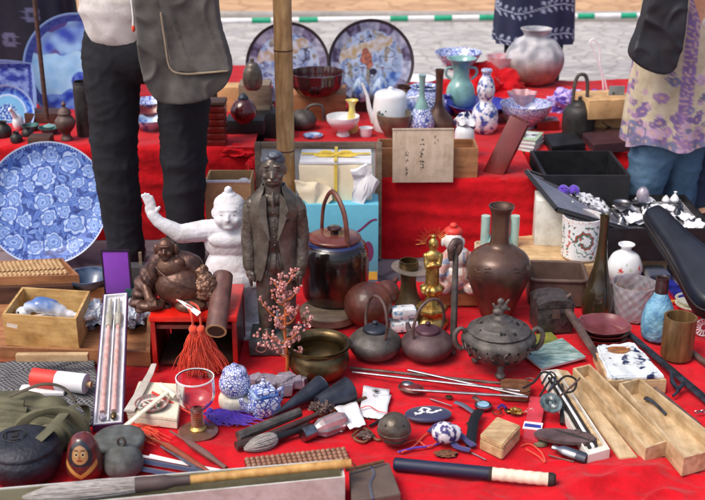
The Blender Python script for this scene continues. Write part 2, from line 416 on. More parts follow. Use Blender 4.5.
# ---------------------------------------------------------------- pavement
def stone_mat(name, c1, c2, sx, sy, mortar, rot=0):
    m, t, b = mk(name); N, L = t.nodes, t.links
    tc = N.new('ShaderNodeTexCoord'); mp = N.new('ShaderNodeMapping'); mp.inputs['Scale'].default_value = (sx,sy,1); mp.inputs['Rotation'].default_value = (0,0,rot)
    L.new(tc.outputs['Object'], mp.inputs[0])
    v = N.new('ShaderNodeTexVoronoi'); v.feature = 'DISTANCE_TO_EDGE'; v.inputs['Scale'].default_value = 1
    v2 = N.new('ShaderNodeTexVoronoi'); v2.inputs['Scale'].default_value = 1
    nz = N.new('ShaderNodeTexNoise'); nz.inputs['Scale'].default_value = 3.; nz.inputs['Detail'].default_value = 8
    L.new(mp.outputs[0], v.inputs[0]); L.new(mp.outputs[0], v2.inputs[0]); L.new(mp.outputs[0], nz.inputs[0])
    rp = N.new('ShaderNodeValToRGB'); rp.color_ramp.elements[0].position = .02; rp.color_ramp.elements[1].position = .09
    rp.color_ramp.elements[0].color = C(*mortar)+(1,); rp.color_ramp.elements[1].color = (1,1,1,1)
    L.new(v.outputs[0], rp.inputs[0])
    r2 = N.new('ShaderNodeValToRGB'); r2.color_ramp.elements[0].position = .3; r2.color_ramp.elements[1].position = .7
    r2.color_ramp.elements[0].color = C(*c2)+(1,); r2.color_ramp.elements[1].color = C(*c1)+(1,)
    ad = N.new('ShaderNodeMix'); ad.data_type = 'FLOAT'; ad.inputs[0].default_value = .55
    sp = N.new('ShaderNodeSeparateColor'); L.new(v2.outputs['Color'], sp.inputs[0])
    L.new(sp.outputs[0], ad.inputs[2]); L.new(nz.outputs[0], ad.inputs[3]); L.new(ad.outputs[0], r2.inputs[0])
    mx = N.new('ShaderNodeMix'); mx.data_type = 'RGBA'; mx.blend_type = 'MULTIPLY'; mx.inputs[0].default_value = 1
    L.new(rp.outputs[0], mx.inputs[6]); L.new(r2.outputs[0], mx.inputs[7]); L.new(mx.outputs[2], b.inputs['Base Color'])
    b.inputs['Roughness'].default_value = .8
    bp = N.new('ShaderNodeBump'); bp.inputs['Strength'].default_value = .6; bp.inputs['Distance'].default_value = .02
    L.new(ad.outputs[0], bp.inputs['Height']); L.new(bp.outputs[0], b.inputs['Normal'])
    return m
gm = stone_mat('grey_paving', (192,187,183), (168,163,162), 6.5, 8.5, (220,216,214))
gm2 = stone_mat('purple_grey_paving', (138,128,134), (116,106,114), 5, 5, (190,186,186))
mb = MB(); mb.add([(-120,-20,-.012),(120,-20,-.012),(120,300,-.012),(-120,300,-.012)], [(0,1,2,3)])
mb.out('ground', gm, kind='structure')
mb = MB(); mb.add([(-3.2,1,-.006),(3.2,1,-.006),(3.2,5.9,-.006),(-3.2,5.9,-.006)], [(0,1,2,3)])
mb.out('pavement', gm2, kind='structure')
mb = MB(); mb.box((0,9.02,.02), (60,.12,.08), bev=.02); mb.out('kerb', mat('kerb_stone', (170,165,160), .8, vs=2, var=.2, bump=.4, bs=20), kind='structure')
tan = stone_mat('tan_brick_paving', (208,168,128), (186,144,108), 4, 6, (225,220,215))
mb = MB(); mb.box((0,9.085+3,.02), (60,6.0,.06)); mb.out('path', tan, kind='structure')

# ---------------------------------------------------------------- the front red cloth
def clothz(x, y):
    n = noise.fractal(Vector((x*3.1, y*3.1, 1.3)), .8, 2.1, 3)*.006
    r = 1-abs(noise.noise(Vector((x*4.5+3, y*2.6, 7))))*2.2
    r2 = 1-abs(noise.noise(Vector((x*2.2-y*2.0, x*1.2+y*5, 11))))*2.4
    front = max(0, min(1, (2.62-y)/.3))
    r3 = 1-abs(noise.noise(Vector((x*7+y*3, y*8-x*3, 23))))*2.6
    r4 = 1-abs(noise.noise(Vector((x*3+9, y*9+x*2, 31))))*3.0
    z = .0035+max(0,n)+max(0,r)**3*.006+max(0,r2)**4*(.004+.012*front)+max(0,r3)**4*(.004+.004*front)+max(0,r4)**5*.009*front
    free = max(0, min(1, (x-.42)/.12))*max(0, min(1, (2.36-y)/.08))
    return .0135*(1-math.exp(-z/.0085))+free*(max(0,r2)**2*.014+max(0,r3)**2*.010)
mb = MB(); NX, NY = 400, 380
x0, x1, y0, y1 = -1.35, 1.45, 1.75, 3.46
vs2, fs2 = [], []
for j in range(NY+1):
    for i in range(NX+1):
        x = x0+(x1-x0)*i/NX; t = j/NY
        ye = y1+.02*sin(x*5)+.025*noise.noise(Vector((x*4,0,0)))+.05*(x < -.3)
        y = y0+(ye-y0)*t
        vs2.append((x, y, clothz(x, y)))
for j in range(NY):
    for i in range(NX):
        a = j*(NX+1)+i; fs2.append((a, a+1, a+NX+2, a+NX+1))
mb.add(vs2, fs2); mb.out('red_cloth', M['red'], label='wide red cloth spread over the ground under the small front wares', cat='cloth', ang=80)

# ---------------------------------------------------------------- the rear benches and their red covers
def bench(name, label, xa, xb, yf, yb, z, label2):
    mb = MB(); mb.box(((xa+xb)/2,(yf+yb)/2,z/2-.008), (xb-xa-.06, yb-yf-.06, z-.012), bev=.01)
    mb.out(name, M['wood_m'], label=label, cat='bench')
    mb = MB(); nx = int((xb-xa)*70); ny = 70; nz_ = 26
    vs, fs = [], []
    rows = []
    for k in range(nz_+1):       # front drape from floor to edge
        rows.append(('f', k/nz_))
    for k in range(1, ny+1): rows.append(('t', k/ny))
    for kind, t in rows:
        for i in range(nx+1):
            x = xa+(xb-xa)*i/nx
            fold = noise.noise(Vector((x*5.5, 0, z*9)))*.6+noise.noise(Vector((x*13, 1, z*9)))*.28
            if kind == 'f':
                s = 1-t
                yy = yf-.012-s*(.035+.05*fold)-.02*s*s+.012*noise.noise(Vector((x*3+t*6, t*5, 2)))
                zz = -.004+t*(z+.004)
            else:
                yy = yf+(yb-yf)*t; zz = z+max(0,noise.fractal(Vector((x*5, yy*5, 3)), .8, 2, 3))*.012+.0015
                if t < .04: zz += .004*fold
            vs.append((x, yy, zz))
    for j in range(len(rows)-1):
        for i in range(nx):
            a = j*(nx+1)+i; fs.append((a, a+1, a+nx+2, a+nx+1))
    mb.add(vs, fs); mb.out('bench_cover', M['red2'], label=label2, cat='cloth', ang=80)
ZL, ZM, ZR = .35, .28, .28
YM = 3.81
xl0, xl1 = -2.3, V(256,200,4.0).x
bench('display_bench', 'wooden bench under the red cover behind the person in black trousers', xl0, xl1, 4.0, 5.5, ZL, 'red bench cover hanging behind the black trousers')
xm0, xm1 = xl1+.01, V(531,200,3.9).x
bench('display_bench', 'wooden bench under the red cover behind the lidded brown pot', xm0, xm1, YM, 5.5, ZM, 'red bench cover with smooth front below the inscribed wooden lid')
xr0, xr1 = xm1+.01, 2.3
bench('display_bench', 'wooden bench under the red cover behind the black display case', xr0, xr1, 4.18, 5.45, ZR, 'red bench cover mostly hidden by blue jeans and black boxes')
# low swag at the end of the cover over the mid bench and a heap of spare cloth at the back
def heap(name, label, m, c, r, seed, n=5, amp=.35, cat='cloth', cut=0.0, sub=5):
    mb = MB(); mb.ball((0,0,0), 1, sub=sub)
    for v in mb.bm.verts:
        d = v.co.normalized(); q = Vector((d.x*1.5, d.y*1.5, d.z*1.2))+Vector((seed,0,0))
        rr = 1+amp*(noise.noise(q*1.4))-amp*.9*abs(noise.noise(q*n*.6))
        v.co = Vector((d.x*r[0]*rr, d.y*r[1]*rr, max(cut, d.z*rr)*r[2]))
    return mb.out(name, m, loc=c, label=label, cat=cat, ang=60)
for nm, lab, px, py, rx, ry, rz_, sd in (('folded_red_cloth','heap of spare red cloth behind the celadon vase',484,92,.20,.15,.13,3.1),
        ):
    heap(nm, lab, M['red2'], G(px,py,ZM), (rx,ry,rz_), sd)
heap('folded_red_cloth', 'red cloth bunched at the foot of the stacked lacquer boxes', M['red2'], V(238,150,4.03)-Vector((0,0,.01)), (.09,.06,.035), 5.2)
heap('folded_red_cloth', 'small red cloth bunch under the grey paper boxes by the bamboo pole', M['red2'], V(255,160,4.0)-Vector((0,0,.03)), (.05,.05,.06), 8.2)
# ================================================================ rear benches: wares
def pot(name, label, cat, px, py, prof, m, z=ZC, t=None, seg=40, sm=3, group=None, paintfn=None, Mx=None, fn=None, floor=None, sx=1, sy=1, ang=40):
    """a turned vessel; px, py = centre and lowest visible point of its foot, profile in photo pixels"""
    P = Pl(px, py, z, prof[0][0])
    pr = prof
    if sm: pr = [(max(0,p.x), p.y) for p in cr([(a,b,0) for a,b in prof], sm)]
    if t: pr = cup(pr, t, floor)
    elif pr[-1][0] > .01: pr = pr+[(0, pr[-1][1])]
    mb = MB(); mb.lathe(S(P, pr), seg, fn=fn, sx=sx, sy=sy)
    o = mb.out(name, m, loc=P.loc, label=label, cat=cat, group=group, ang=ang)
    if paintfn: paint(o, lambda c: paintfn(c.x/P.u, c.y/P.u, c.z/P.k))
    o['_u'] = P.u
    return o
def part_pot(name, P, prof, m, parent, t=None, seg=32, sm=3, loc=None, fn=None, Mx=None, ang=40, sx=1, sy=1):
    pr = prof
    if sm: pr = [(max(0,p.x), p.y) for p in cr([(a,b,0) for a,b in prof], sm)]
    if t: pr = cup(pr, t)
    elif pr[-1][0] > .01: pr = pr+[(0, pr[-1][1])]
    mb = MB(); mb.lathe(S(P, pr), seg, fn=fn, M=Mx, sx=sx, sy=sy)
    return mb.out(name, m, parent, loc=loc, ang=ang)
def cbox(name, label, cat, quad, z, h, m, bev=.003, **k):
    """closed box; quad = pixel corners of its TOP face, which lies at z+h"""
    pts = [G(x, y, z+h) for x, y in quad]; c = sum(pts, Vector())/len(pts)
    mb = MB(); mb.prism([(p.x-c.x, p.y-c.y) for p in pts], 0, h)
    if bev: bmesh.ops.bevel(mb.bm, geom=mb.bm.edges[:], offset=bev, segments=2, affect='EDGES')
    return mb.out(name, m, k.pop('parent', None), loc=(c.x, c.y, z), label=label, cat=cat, **k)
def lbox(name, label, cat, px, py, z, w, h, d, m, rz=0., bev=.003, **k):
    """closed box; px, py = centre of its lower front edge, w and h in photo pixels, d = depth in metres"""
    P = Pl(px, py, z); off = Vector((-sin(rz)*d/2, cos(rz)*d/2, 0))
    mb = MB(); mb.box((0,0,h*P.k/2), (w*P.u, d, h*P.k), bev=bev)
    return mb.out(name, m, k.pop('parent', None), loc=P.loc+off, rz=rz, label=label, cat=cat, **k)

# --- painters -------------------------------------------------------------
def rosette(x, y, cx, cy, R0, rot=0, n=5):
    dx, dy = x-cx, y-cy; d = hypot(dx, dy)/R0
    if d > 1.15: return None
    a = atan2(dy, dx)+rot; 
    for k, (r, nn) in enumerate(((.16, 3), (.42, n), (.70, n), (1.0, n+1))):
        e = r*(.78+.22*abs(cos(nn*a/2+k*.9)))
        if d < e: return (k, d/e, abs(cos(nn*a/2+k*.9)))
    return None
def leafmask(x, y, cx, cy, L, Wd, rot):
    dx, dy = x-cx, y-cy; u = dx*cos(rot)+dy*sin(rot); v = -dx*sin(rot)+dy*cos(rot)
    if abs(u) > L: return None
    w = Wd*(1-(u/L)**2)
    if abs(v) > w: return None
    return abs(v)/max(w, 1e-6)
def plate_disc(R0, depth, rim, rings, seg, M=None):
    """flat dish facing +z: centre recessed, flaring rim, with thickness; only front finely divided"""
    mb = MB(); prof = []
    prof += [(0, -.008), (R0*.72, -.008), (R0*.86, depth*.36-.007), (R0*.985, depth-.006), (R0, depth)]
    for i in range(rings+1):
        r = R0*.985*(1-i/rings)
        k = r/R0
        z = 0 if k < .72 else depth*((k-.72)/.28)**1.3
        prof.append((r, z+.001))
    mb.lathe(prof, seg); return mb
def standing_plate(name, label, pxc, pyc, rpx, Y, tilt, fn, rings=50, seg=160, yaw=0., m='attrp', sx=1., depth=.02, squash=None, sup=None, spin=0.):
    c = V(pxc, pyc, Y); u = dep(c)/F; R0 = rpx*u
    mb = plate_disc(R0, depth, 0, rings, seg)
    if squash:
        for v in mb.bm.verts:
            a = atan2(v.co.y, v.co.x); d = hypot(v.co.x, v.co.y)
            k = squash(a); v.co.x *= k; v.co.y *= k
    Mx = Matrix.Translation(c) @ Matrix.Rotation(yaw,4,'Z') @ Matrix.Rotation(pi/2-tilt,4,'X') @ Matrix.Rotation(spin,4,'Z')
    o = mb.out(name, M[m], M=Mx, label=label, cat='plate' if 'plate' in label else 'dish', ang=60)
    paint(o, lambda q: tuple(c**g*h for c, g, h in zip(fn(q.x/R0, q.y/R0), (1.22,1.18,1.04), (.86,.90,.97)))); return o
NV, BL, MB_, LB, WH = C(40,54,104), C(52,84,164), C(104,136,198), C(168,192,228), C(226,232,242)
rs = random.Random(3)
flowers = []
for _ in range(4000):
    x, y = rs.uniform(-1,1), rs.uniform(-1,1); r = rs.uniform(.12,.21)
    if hypot(x,y) < .93-r*.6 and all(hypot(x-a,y-b) > (r+c)*.86 for a,b,c,_,_ in flowers): flowers.append((x,y,r,rs.uniform(0,6),rs.choice((5,6))))
    if len(flowers) > 26: break
leaves = [(rs.uniform(-1,1), rs.uniform(-1,1), rs.uniform(.06,.13), rs.uniform(.022,.05), rs.uniform(0,pi), rs.random()) for _ in range(620)]
lgrid = {}
for l in leaves:
    for gx in range(int((l[0]-l[2]+2)*8), int((l[0]+l[2]+2)*8)+1):
        for gy in range(int((l[1]-l[2]+2)*8), int((l[1]+l[2]+2)*8)+1): lgrid.setdefault((gx,gy), []).append(l)
def big_floral(x, y):
    d = hypot(x, y)
    if d > .975: return C(206,214,230)
    if d > .945: return C(60,84,150) if (int(atan2(y,x)*40) % 2) else C(150,172,214)
    ox, oy = x, y; x, y = x+.05*n2(x,y,6,1), y+.05*n2(x,y,6,9)
    for cx, cy, r, rot, n in flowers:
        k = rosette(x, y, cx, cy, r, rot, n)
        if k:
            q, e, pc = k
            if e > .88: return C(84,112,178)
            base = [C(110,138,196), C(172,192,228), C(150,176,220), C(192,208,234)][q]
            return mixc(base, C(136,166,220), max(0, .75-e)*.9*(1.2-pc))
    for l in lgrid.get((int((x+2)*8), int((y+2)*8)), ()):
        m_ = leafmask(x, y, l[0], l[1], l[2], l[3], l[4])
        if m_ is not None:
            if m_ > .82: return C(66,92,156)
            if m_ < .12: return C(70,98,164)
            return mixc(C(98,128,192), C(156,182,226), l[5])
    return mixc(C(48,66,120), C(84,110,172), .5+noise.noise(Vector((x*14,y*14,0))))
def n2(x, y, s, z=0.): return noise.noise(Vector((x*s, y*s, z)))
def landscape(x, y):
    d = hypot(x, y)
    if d > .96: return C(150,170,205)
    if d > .84: return mixc(C(60,72,140), C(96,104,160), .5+n2(x,y,18))
    if y > .25+.1*n2(x,y,5): 
        return mixc(C(70,84,170), C(168,196,226), .5+1.2*n2(x,y,4,2)) if n2(x,y,3,5) > -.1 else C(110,90,140)
    if hypot(x-.35, y+.2) < .22 or hypot(x-.05,y+.25) < .18: return mixc(C(50,70,170), C(110,130,200), .5+n2(x,y,12))
    if y < -.45+.15*n2(x,y,4): return mixc(C(40,64,170), C(130,160,220), .5+1.3*n2(x,y,7,3))
    return mixc(C(158,196,226), C(186,214,234), .5+n2(x,y,5))
def square_blue(x, y):
    return mixc(square_blue0(x,y), C(50,60,140), .22)
def square_blue0(x, y):
    d = max(abs(x), abs(y))
    if d > .9: return C(170,190,225)
    if d > .78: return C(44,52,120) if n2(x,y,22) > 0 else C(96,116,180)
    return mixc(C(52,62,150), C(168,184,222), .5+1.5*n2(x,y,5,1)+.5*n2(x,y,13,4))
def ring_blue(x, y):
    d = hypot(x, y)
    if d > .93: return C(176,200,232)
    if d > .68: return mixc(C(44,86,190), C(120,170,226), .5+1.5*n2(x,y,9,2))
    if d > .6: return C(200,220,240)
    if d < .34: return C(44,96,176) if n2(x,y,14) > -.05 else C(190,220,236)
    return C(140,196,226)
def crane_plate(seed, warm):
    def f(x, y):
        d = hypot(x, y)
        if d > .93: return C(74,58,52)
        if d > .74:
            k = .5+1.6*n2(x,y,9,seed)
            a = atan2(y, x)
            if sin(a*7+seed) > .25: return mixc(C(98,80,92), C(150,140,160), k)
            return mixc(C(158,156,170), C(198,194,204), k)
        if hypot((x+.1)*1.4, y-.05+.1*sin(x*9)) < .2+.05*n2(x,y,8,seed): return mixc(C(150,84,62), C(196,130,92), .5+n2(x,y,14,seed))
        if abs(y-.38-x*.3) < .13+.08*n2(x,y,6,seed) and x < .5: return mixc(mixc(warm,C(150,140,130),.35), C(206,204,208), .4+n2(x,y,9,seed))
        if hypot(x-.05,(y+.2)*1.2) < .09: return C(60,50,60)
        if x > .35 and y < -.2: return mixc(C(80,110,166), C(170,190,222), .5+1.4*n2(x,y,7,seed))
        k = n2(x*1.3,y,5.5,seed+2); 
        if abs(n2(x,y*1.4,4,seed+7)) < .035 and d < .66: return C(96,84,84)
        if k > .26: return mixc(C(140,128,114), C(180,168,142), .5+n2(x,y,16,seed))
        if k < -.28: return mixc(C(112,122,150), C(160,172,200), .5+n2(x,y,16,seed))
        return mixc(C(160,170,192), C(196,204,218), .5+n2(x,y,6,seed))
    return f
standing_plate('display_plate', 'huge blue and white plate with peony blossoms leaning behind the counting frame', 48, 204, 62, 3.74, radians(26), big_floral, rings=150, seg=420, depth=.03)
standing_plate('display_plate', 'large blue plate with painted clouds beside the cream shirt', 78, 68, 54, 4.62, radians(12), landscape, rings=60, seg=180)
standing_plate('display_plate', 'rounded square blue and white plate behind a thin brown stick', 2, 96, 39, 4.5, radians(12), lambda x,y: square_blue(x/.9,y/.9), rings=50, seg=160, squash=lambda a: .92/max(abs(cos(a)),abs(sin(a)))**.72)
standing_plate('display_plate', 'small blue plate with white ring, in front of the rounded square plate', 8, 113, 28, 4.36, radians(16), ring_blue, rings=40, seg=120)
standing_plate('display_plate', 'brown rimmed crane plate beside the bamboo pole, above the dark fluted bowl', 288, 65, 42, 5.05, radians(14), crane_plate(1.3, C(196,160,96)), rings=60, seg=180)
standing_plate('display_plate', 'brown rimmed crane plate behind the pair of small blue bottles', 371, 63, 43, 4.95, radians(14), crane_plate(6.1, C(206,168,84)), rings=60, seg=180)
# wooden stands behind the plates
for lab, px, py, Y, tilt, r in (('wooden easel behind the huge peony plate',48,235,3.76,26,.19),('wooden easel behind the cloud plate',78,96,4.66,12,.2),('wooden easel behind the left crane plate',288,85,5.09,14,.15),('wooden easel behind the right crane plate',371,84,4.99,14,.15),
        ('wooden easel behind the rounded square plate',2,112,4.54,12,.13)):
    c = V(px, py, Y); zb = 0 if Y < 3.9 else (ZL if px < 256 else ZM)
    mb = MB()
    for sx_ in (-1,1): mb.tube([(sx_*.06,.03,0),(sx_*.04,.06+.1*sin(radians(tilt)),c.z-zb+.06)], .007); mb.tube([(sx_*.06,.035,.012),(sx_*.06,-.05,.012),(sx_*.06,-.05,.035)], .006)
    mb.tube([(-.06,.035,.012),(.06,.035,.012)], .006)
    mb.tube([(0,.22,0),(0,.06+.1*sin(radians(tilt)),c.z-zb+.05)], .007)
    mb.out('plate_stand', M['wood_d'], loc=(c.x, c.y+.04, zb), label=lab, cat='plate stand')

# --- far left bench -------------------------------------------------------
mb = MB(); a, b = V(33,-14,4.34), V(47,120,4.30); mb.tube([a-Vector((a.x,a.y,ZL)), b-Vector((a.x,a.y,ZL))], [.009,.010], 10)
mb.out('wooden_stick', M['wood_d'], loc=(a.x,a.y,ZL), label='thin dark brown stick standing in front of the cloud plate', cat='stick')
pot('metal_canister', 'tall dark metal canister with silver rim beside the black trousers', 'canister', 87, 138, [(9,0),(9.5,2),(9.5,44),(8.8,50),(8.8,53)], M['iron2'], z=ZL, t=1)
t = thing('incense_burner', 'small brown bronze lidded burner at the right of the dark wooden stand', 'incense burner', Pl(67,142,ZL,5).loc); P = Pl(67,142,ZL,5)
part_pot('body', P, [(5,0),(6,2),(4,7),(9,14),(10,20),(6,25),(7,27)], M['rust'], t)
part_pot('lid', P, [(7,27),(5,31),(1.6,33),(2.5,36),(0,39)], M['rust'], t)
lbox('wooden_stand', 'dark wooden display stand below the cloud plate', 'stand', 42, 124, ZL, 34, 10, .1, M['wood_d'])
P = Pl(50,134,ZL); t = thing('covered_dish', 'teal dish with white edge before the dark wooden stand', 'dish', P.loc)
part_pot('dish_body', P, [(5,0),(9,4),(11,7)], M['teal'], t, t=.8); part_pot('knob', P, [(3,5),(6,8),(1,10),(0,11)], M['celadon'], t)
lbox('small_box', 'small brown box right behind the top of the peony plate', 'box', 39, 147, ZL, 22, 9, .07, M['wood_d'])
P = Pl(19,131,ZL); blob('bird_vase', [('b',(0,0,.035),(.022,.03,.035)),('c',(0,-.01,.05),(-.012,-.03,.095),.012,.007),('b',(-.014,-.034,.098),(.009,.014,.009)),('c',(-.014,-.045,.098),(-.016,-.062,.092),.004,.001)], .003, M['china'], loc=P.loc, label='small white bird figurine next to the dark wooden stand', cat='figurine')
for k,(px,py,s,lb) in enumerate(((4,140,1.,'dark squat iron jar right in front of the small blue plate'),(17,145,.72,'tiny dark iron jar touching the rim of the peony plate'),(28,140,.7,'tiny dark iron jar between the white bird and the brown box'))):
    pot('iron_jar', lb, 'jar', px, py, [(5*s,0),(8*s,4*s),(8*s,10*s),(4*s,15*s),(5*s,17*s)], M['iron2'], z=ZL, t=.6)
# a patterned indigo garment: the stallholder behind the plates stands in d_people
# bowls between the legs
P = Pl(151,128,ZL,9)
for k, (mm, lb, col) in enumerate((('bluechina','blue glazed bowl, lowest of the nested bowls between the black trousers',0),('cherry','red bowl, middle of the nested bowls between the black trousers',0),('bluechina','blue and white bowl, topmost of the nested bowls between the black trousers',0))):
    pot('nested_bowl', lb, 'bowl', 151, 132-k*8, [(7,0),(8,1),(15,7),(18,12)], M[mm if k != 2 else 'blueprint_c'], z=ZL, t=.9, group=None).location.z += k*.004
lbox('lacquer_tray', 'dark tray behind the nested bowls between the black trousers', 'tray', 150, 116, ZL, 46, 3, .2, M['cherry'])
# stacked lacquer boxes
P = Pl(214,147,ZL); t = thing('tiered_box', 'stack of red lacquer food tiers with a dark lid under the canvas bag', 'tiered box', P.loc+Vector((0,.05,0)))
for k in range(6): 
    mb = MB(); mb.box((0,0,(3+k*6.6)*P.k), (23*P.u,.085,6.1*P.k), bev=.003); mb.out('tier', M['cherry'], t)
mb = MB(); mb.box((0,0,41.6*P.k), (25*P.u,.09,3.6*P.k), bev=.005); mb.out('lid', M['wood_d'], t)
# paper/wood boxes with jar
lbox('paper_box', 'brown paper covered box touching the canvas bag', 'box', 229, 112, ZL, 22, 24, .1, M['card'])
lbox('paulownia_box', 'tan wooden box carrying the round headed grey jar', 'box', 255, 120, ZL, 31, 34, .12, M['wood_g'])
zt = ZL+34*Pl(255,120,ZL).k
P = Pl(253,91,zt,6); t = thing('ginger_jar', 'grey purple jar with domed lid on top of the tan wooden box', 'jar', P.loc)
part_pot('body', P, [(6,0),(9,4),(10,11),(9,18),(7,22)], M['graybronze'], t); part_pot('lid', P, [(7,22),(5,26),(2,27),(2,30),(0,31)], M['graybronze'], t)
lbox('black_stand', 'low black tray stand carrying the dark red round pot', 'stand', 245, 135, ZL, 38, 14, .12, M['black'])
zt = ZL+14*Pl(245,135,ZL).k
P = Pl(244,124,zt,6); t = thing('round_pot', 'dark red round pot with blue knob on the low black stand', 'pot', P.loc)
part_pot('body', P, [(6,0),(12,6),(13,13),(9,20),(5,23)], mat('wine_glaze', (84,26,30), .2, var=.2, coat=.6), t)
part_pot('knob', P, [(5,22),(5,25),(2,28),(0,29)], M['darkblue'], t)
lbox('slate_box', 'black lidded box standing behind the bamboo pole', 'box', 272, 140, ZM, 34, 26, .12, M['black'])
P = Pl(303,131,ZM,8); t = thing('iron_kettle', 'black kettle with looped handle behind the bamboo pole', 'kettle', P.loc)
part_pot('body', P, [(8,0),(13,5),(13,12),(7,18),(0,19)], M['iron'], t)
mb = MB(); mb.tube([Vector((r*P.u,0,h*P.k)) for r,h in cr([(2,16,0),(6,22,0),(14,24,0),(20,21,0),(21,10,0)],4) and [(p.x,p.y) for p in cr([(2,16,0),(6,22,0),(14,24,0),(20,21,0),(21,8,0)],4)]], .006); mb.out('handle', M['iron'], t)
pot('saucer', 'tiny pale blue saucer in front of the black kettle', 'saucer', 313, 139, [(5,0),(9,1),(10,3)], M['bluechina'], z=ZM, t=.8)
lbox('wooden_box', 'light wooden box under the dark fluted bowl', 'box', 316, 121, ZM, 60, 26, .2, M['wood_m'])
zt = ZM+26*Pl(316,121,ZM).k
pot('fluted_bowl', 'dark brown fluted bowl on the light wooden box', 'bowl', 317, 97.5, [(14,0),(18,1),(25,9),(27,17),(28,22)], mat('dark_fluted_glaze',(62,30,32),.15,var=.25,coat=.7), z=zt, t=1.6, fn=lambda a,z: 1+.02*cos(a*14), seg=112)
t_ = pot('footed_bowl', 'pale blue footed bowl at the corner of the paper packed box', 'bowl', 343, 138, [(7,0),(6,3),(5,5),(11,9),(16,15),(16.5,20)], M['china'], z=ZM, t=1)
pot('small_vase', 'little yellow and white vase between footed bowl and white teapot', 'vase', 352, 134, [(5,0),(6,4),(5,15),(3,23),(3.5,28),(6.5,32)], mat('yellow_glaze',(236,222,150),.2,c2=(226,200,70),vs=30,coat=.5), z=ZM, t=.8)
lbox('wooden_block', 'low wooden block under the two small blue bottles', 'block', 376, 112, ZM, 50, 12, .16, M['wood_d'])
zt = ZM+12*Pl(376,112,ZM).k
for px,lb in ((361,'blue and white narrow necked bottle beside the box with the fluted bowl'),(381,'blue and white narrow necked bottle directly behind the white teapot')):
    pot('small_bottle', lb, 'bottle', px, 102, [(6,0),(9,5),(9,12),(5,20),(2.2,26),(2,31),(3,34)], M['bluechina'], z=zt, t=.5)
# teapot
P = Pl(390,134,ZM,14); t = thing('teapot', 'white porcelain teapot with long spout behind the olive bowl', 'teapot', P.loc)
part_pot('body', P, [(14,0),(17,3),(17.5,20),(16,34),(15,36)], M['china'], t)
part_pot('lid', P, [(15.5,36),(12,38.5),(3,39.5),(2.5,42),(0,43)], M['china'], t)
mb = MB(); mb.tube([(-16*P.u,0,8*P.k),(-21*P.u,0,22*P.k),(-23*P.u,0,34*P.k),(-28*P.u,0,46*P.k)], [.014,.010,.007,.006], 10); mb.out('spout', M['china'], t)
mb = MB(); mb.tube([(p.x*P.u,0,p.y*P.k) for p in cr([(16,31,0),(24,32,0),(27,25,0),(24,14,0),(17,9,0)],5)], .0055, 8); mb.out('handle', M['china'], t)
mb = MB()
for k in range(7): mb.ball((-4*P.u+R(-.02,.02),-17.3*P.u+.003,(20+R(-4,4))*P.k), (.005,.001,.004))
mb.out('flower_sprig', M['teal'], t)
pot('tea_bowl', 'olive grey tea bowl in front of the white teapot', 'bowl', 395, 139, [(10,0),(11,3),(15,9),(18,17),(18.5,23)], M['oldglaze'], z=ZM, t=1.2)
pot('white_dish', 'flat white dish behind the blue and white jar', 'dish', 418, 88, [(8,0),(15,4),(19,8)], M['china'], z=ZM, t=.8)
# blue-white jar and gourd vase, brown bottle
pot('blue_jar', 'round blue and white jar with flat white rim beside the brown bottle', 'jar', 424, 128, [(12,0),(19,8),(21,20),(17,32),(12,36),(15,38)], M['blueprint_c'], z=ZM, t=1)
P = Pl(421,139,ZM,9); t = thing('gourd_vase', 'blue flowered gourd vase with green neck in front of the round blue jar', 'vase', P.loc)
part_pot('body', P, [(7,0),(12,6),(13,14),(10,23),(7,28)], M['blueprint_c'], t); part_pot('neck', P, [(7,28),(5,34),(3,40),(3,54),(4,60)], M['celadon'], t)
pot('sake_bottle', 'rusty brown bottle with tall narrow neck beside the gourd vase', 'bottle', 438, 135, [(15,0),(17,4),(15,12),(8,20),(4,28),(3.5,48),(4.5,60)], M['bronze'], z=ZM, t=.8)
# celadon vase on the red heap & dish behind
P = Pl(460,110,ZM+.02,9); P.k *= .82
t = thing('celadon_vase', 'pale green vase with two handles in front of the wide blue rimmed bowl', 'vase', P.loc)
part_pot('body', P, [(9,0),(13,4),(15,14),(13,26),(9,34),(8,42),(9,50),(12,56),(15,59)], M['celadon'], t, t=1)
pass
for s in (-1,1):
    mb = MB(); mb.tube([(s*p.x*P.u,0,p.y*P.k) for p in cr([(8,48,0),(14,47,0),(15,40,0),(10,34,0)],4)], .006, 8); mb.out('handle', M['celadon'], t)
pot('cobalt_bowl', 'wide cobalt blue bowl behind the double gourd bottle', 'bowl', 478, 122, [(12,0),(16,2),(27,10),(32,16)], M['cobalt'], z=ZM, t=1)
pot('stem_bowl', 'pink and white bowl with pale blue lip before the patterned indigo garment', 'bowl', 500, 86, [(7,0),(7,3),(10,8),(13,20),(15,28)], mat('pink_glaze',(226,150,160),.25,c2=(226,200,210),vs=50,coat=.4), z=ZM, t=1)
pot('wide_bowl', 'wide bowl with blue inside and white rim on the spare red cloth', 'bowl', 458, 71, [(10,0),(12,2),(18,8),(22.5,15),(23.5,16)], M['blueprint_c'], z=ZM+.11, t=1.2)
P = Pl(484,135,ZM,8)
t = thing('gourd_bottle', 'double gourd bottle painted in blue and rust behind the red book box', 'bottle', P.loc)
pg = mat('blue_rust_porcelain', (226,230,240), .2, c2=(60,84,160), vs=40, coat=.5, thr=(.42,.52), detail=3)
part_pot('body', P, [(8,0),(13,6),(14,15),(11,25),(6,31),(8,37),(9,43),(7,51),(4.5,55)], pg, t); part_pot('neck', P, [(4.5,55),(4,58),(5.5,60),(5,62)], M['blueprint'], t)
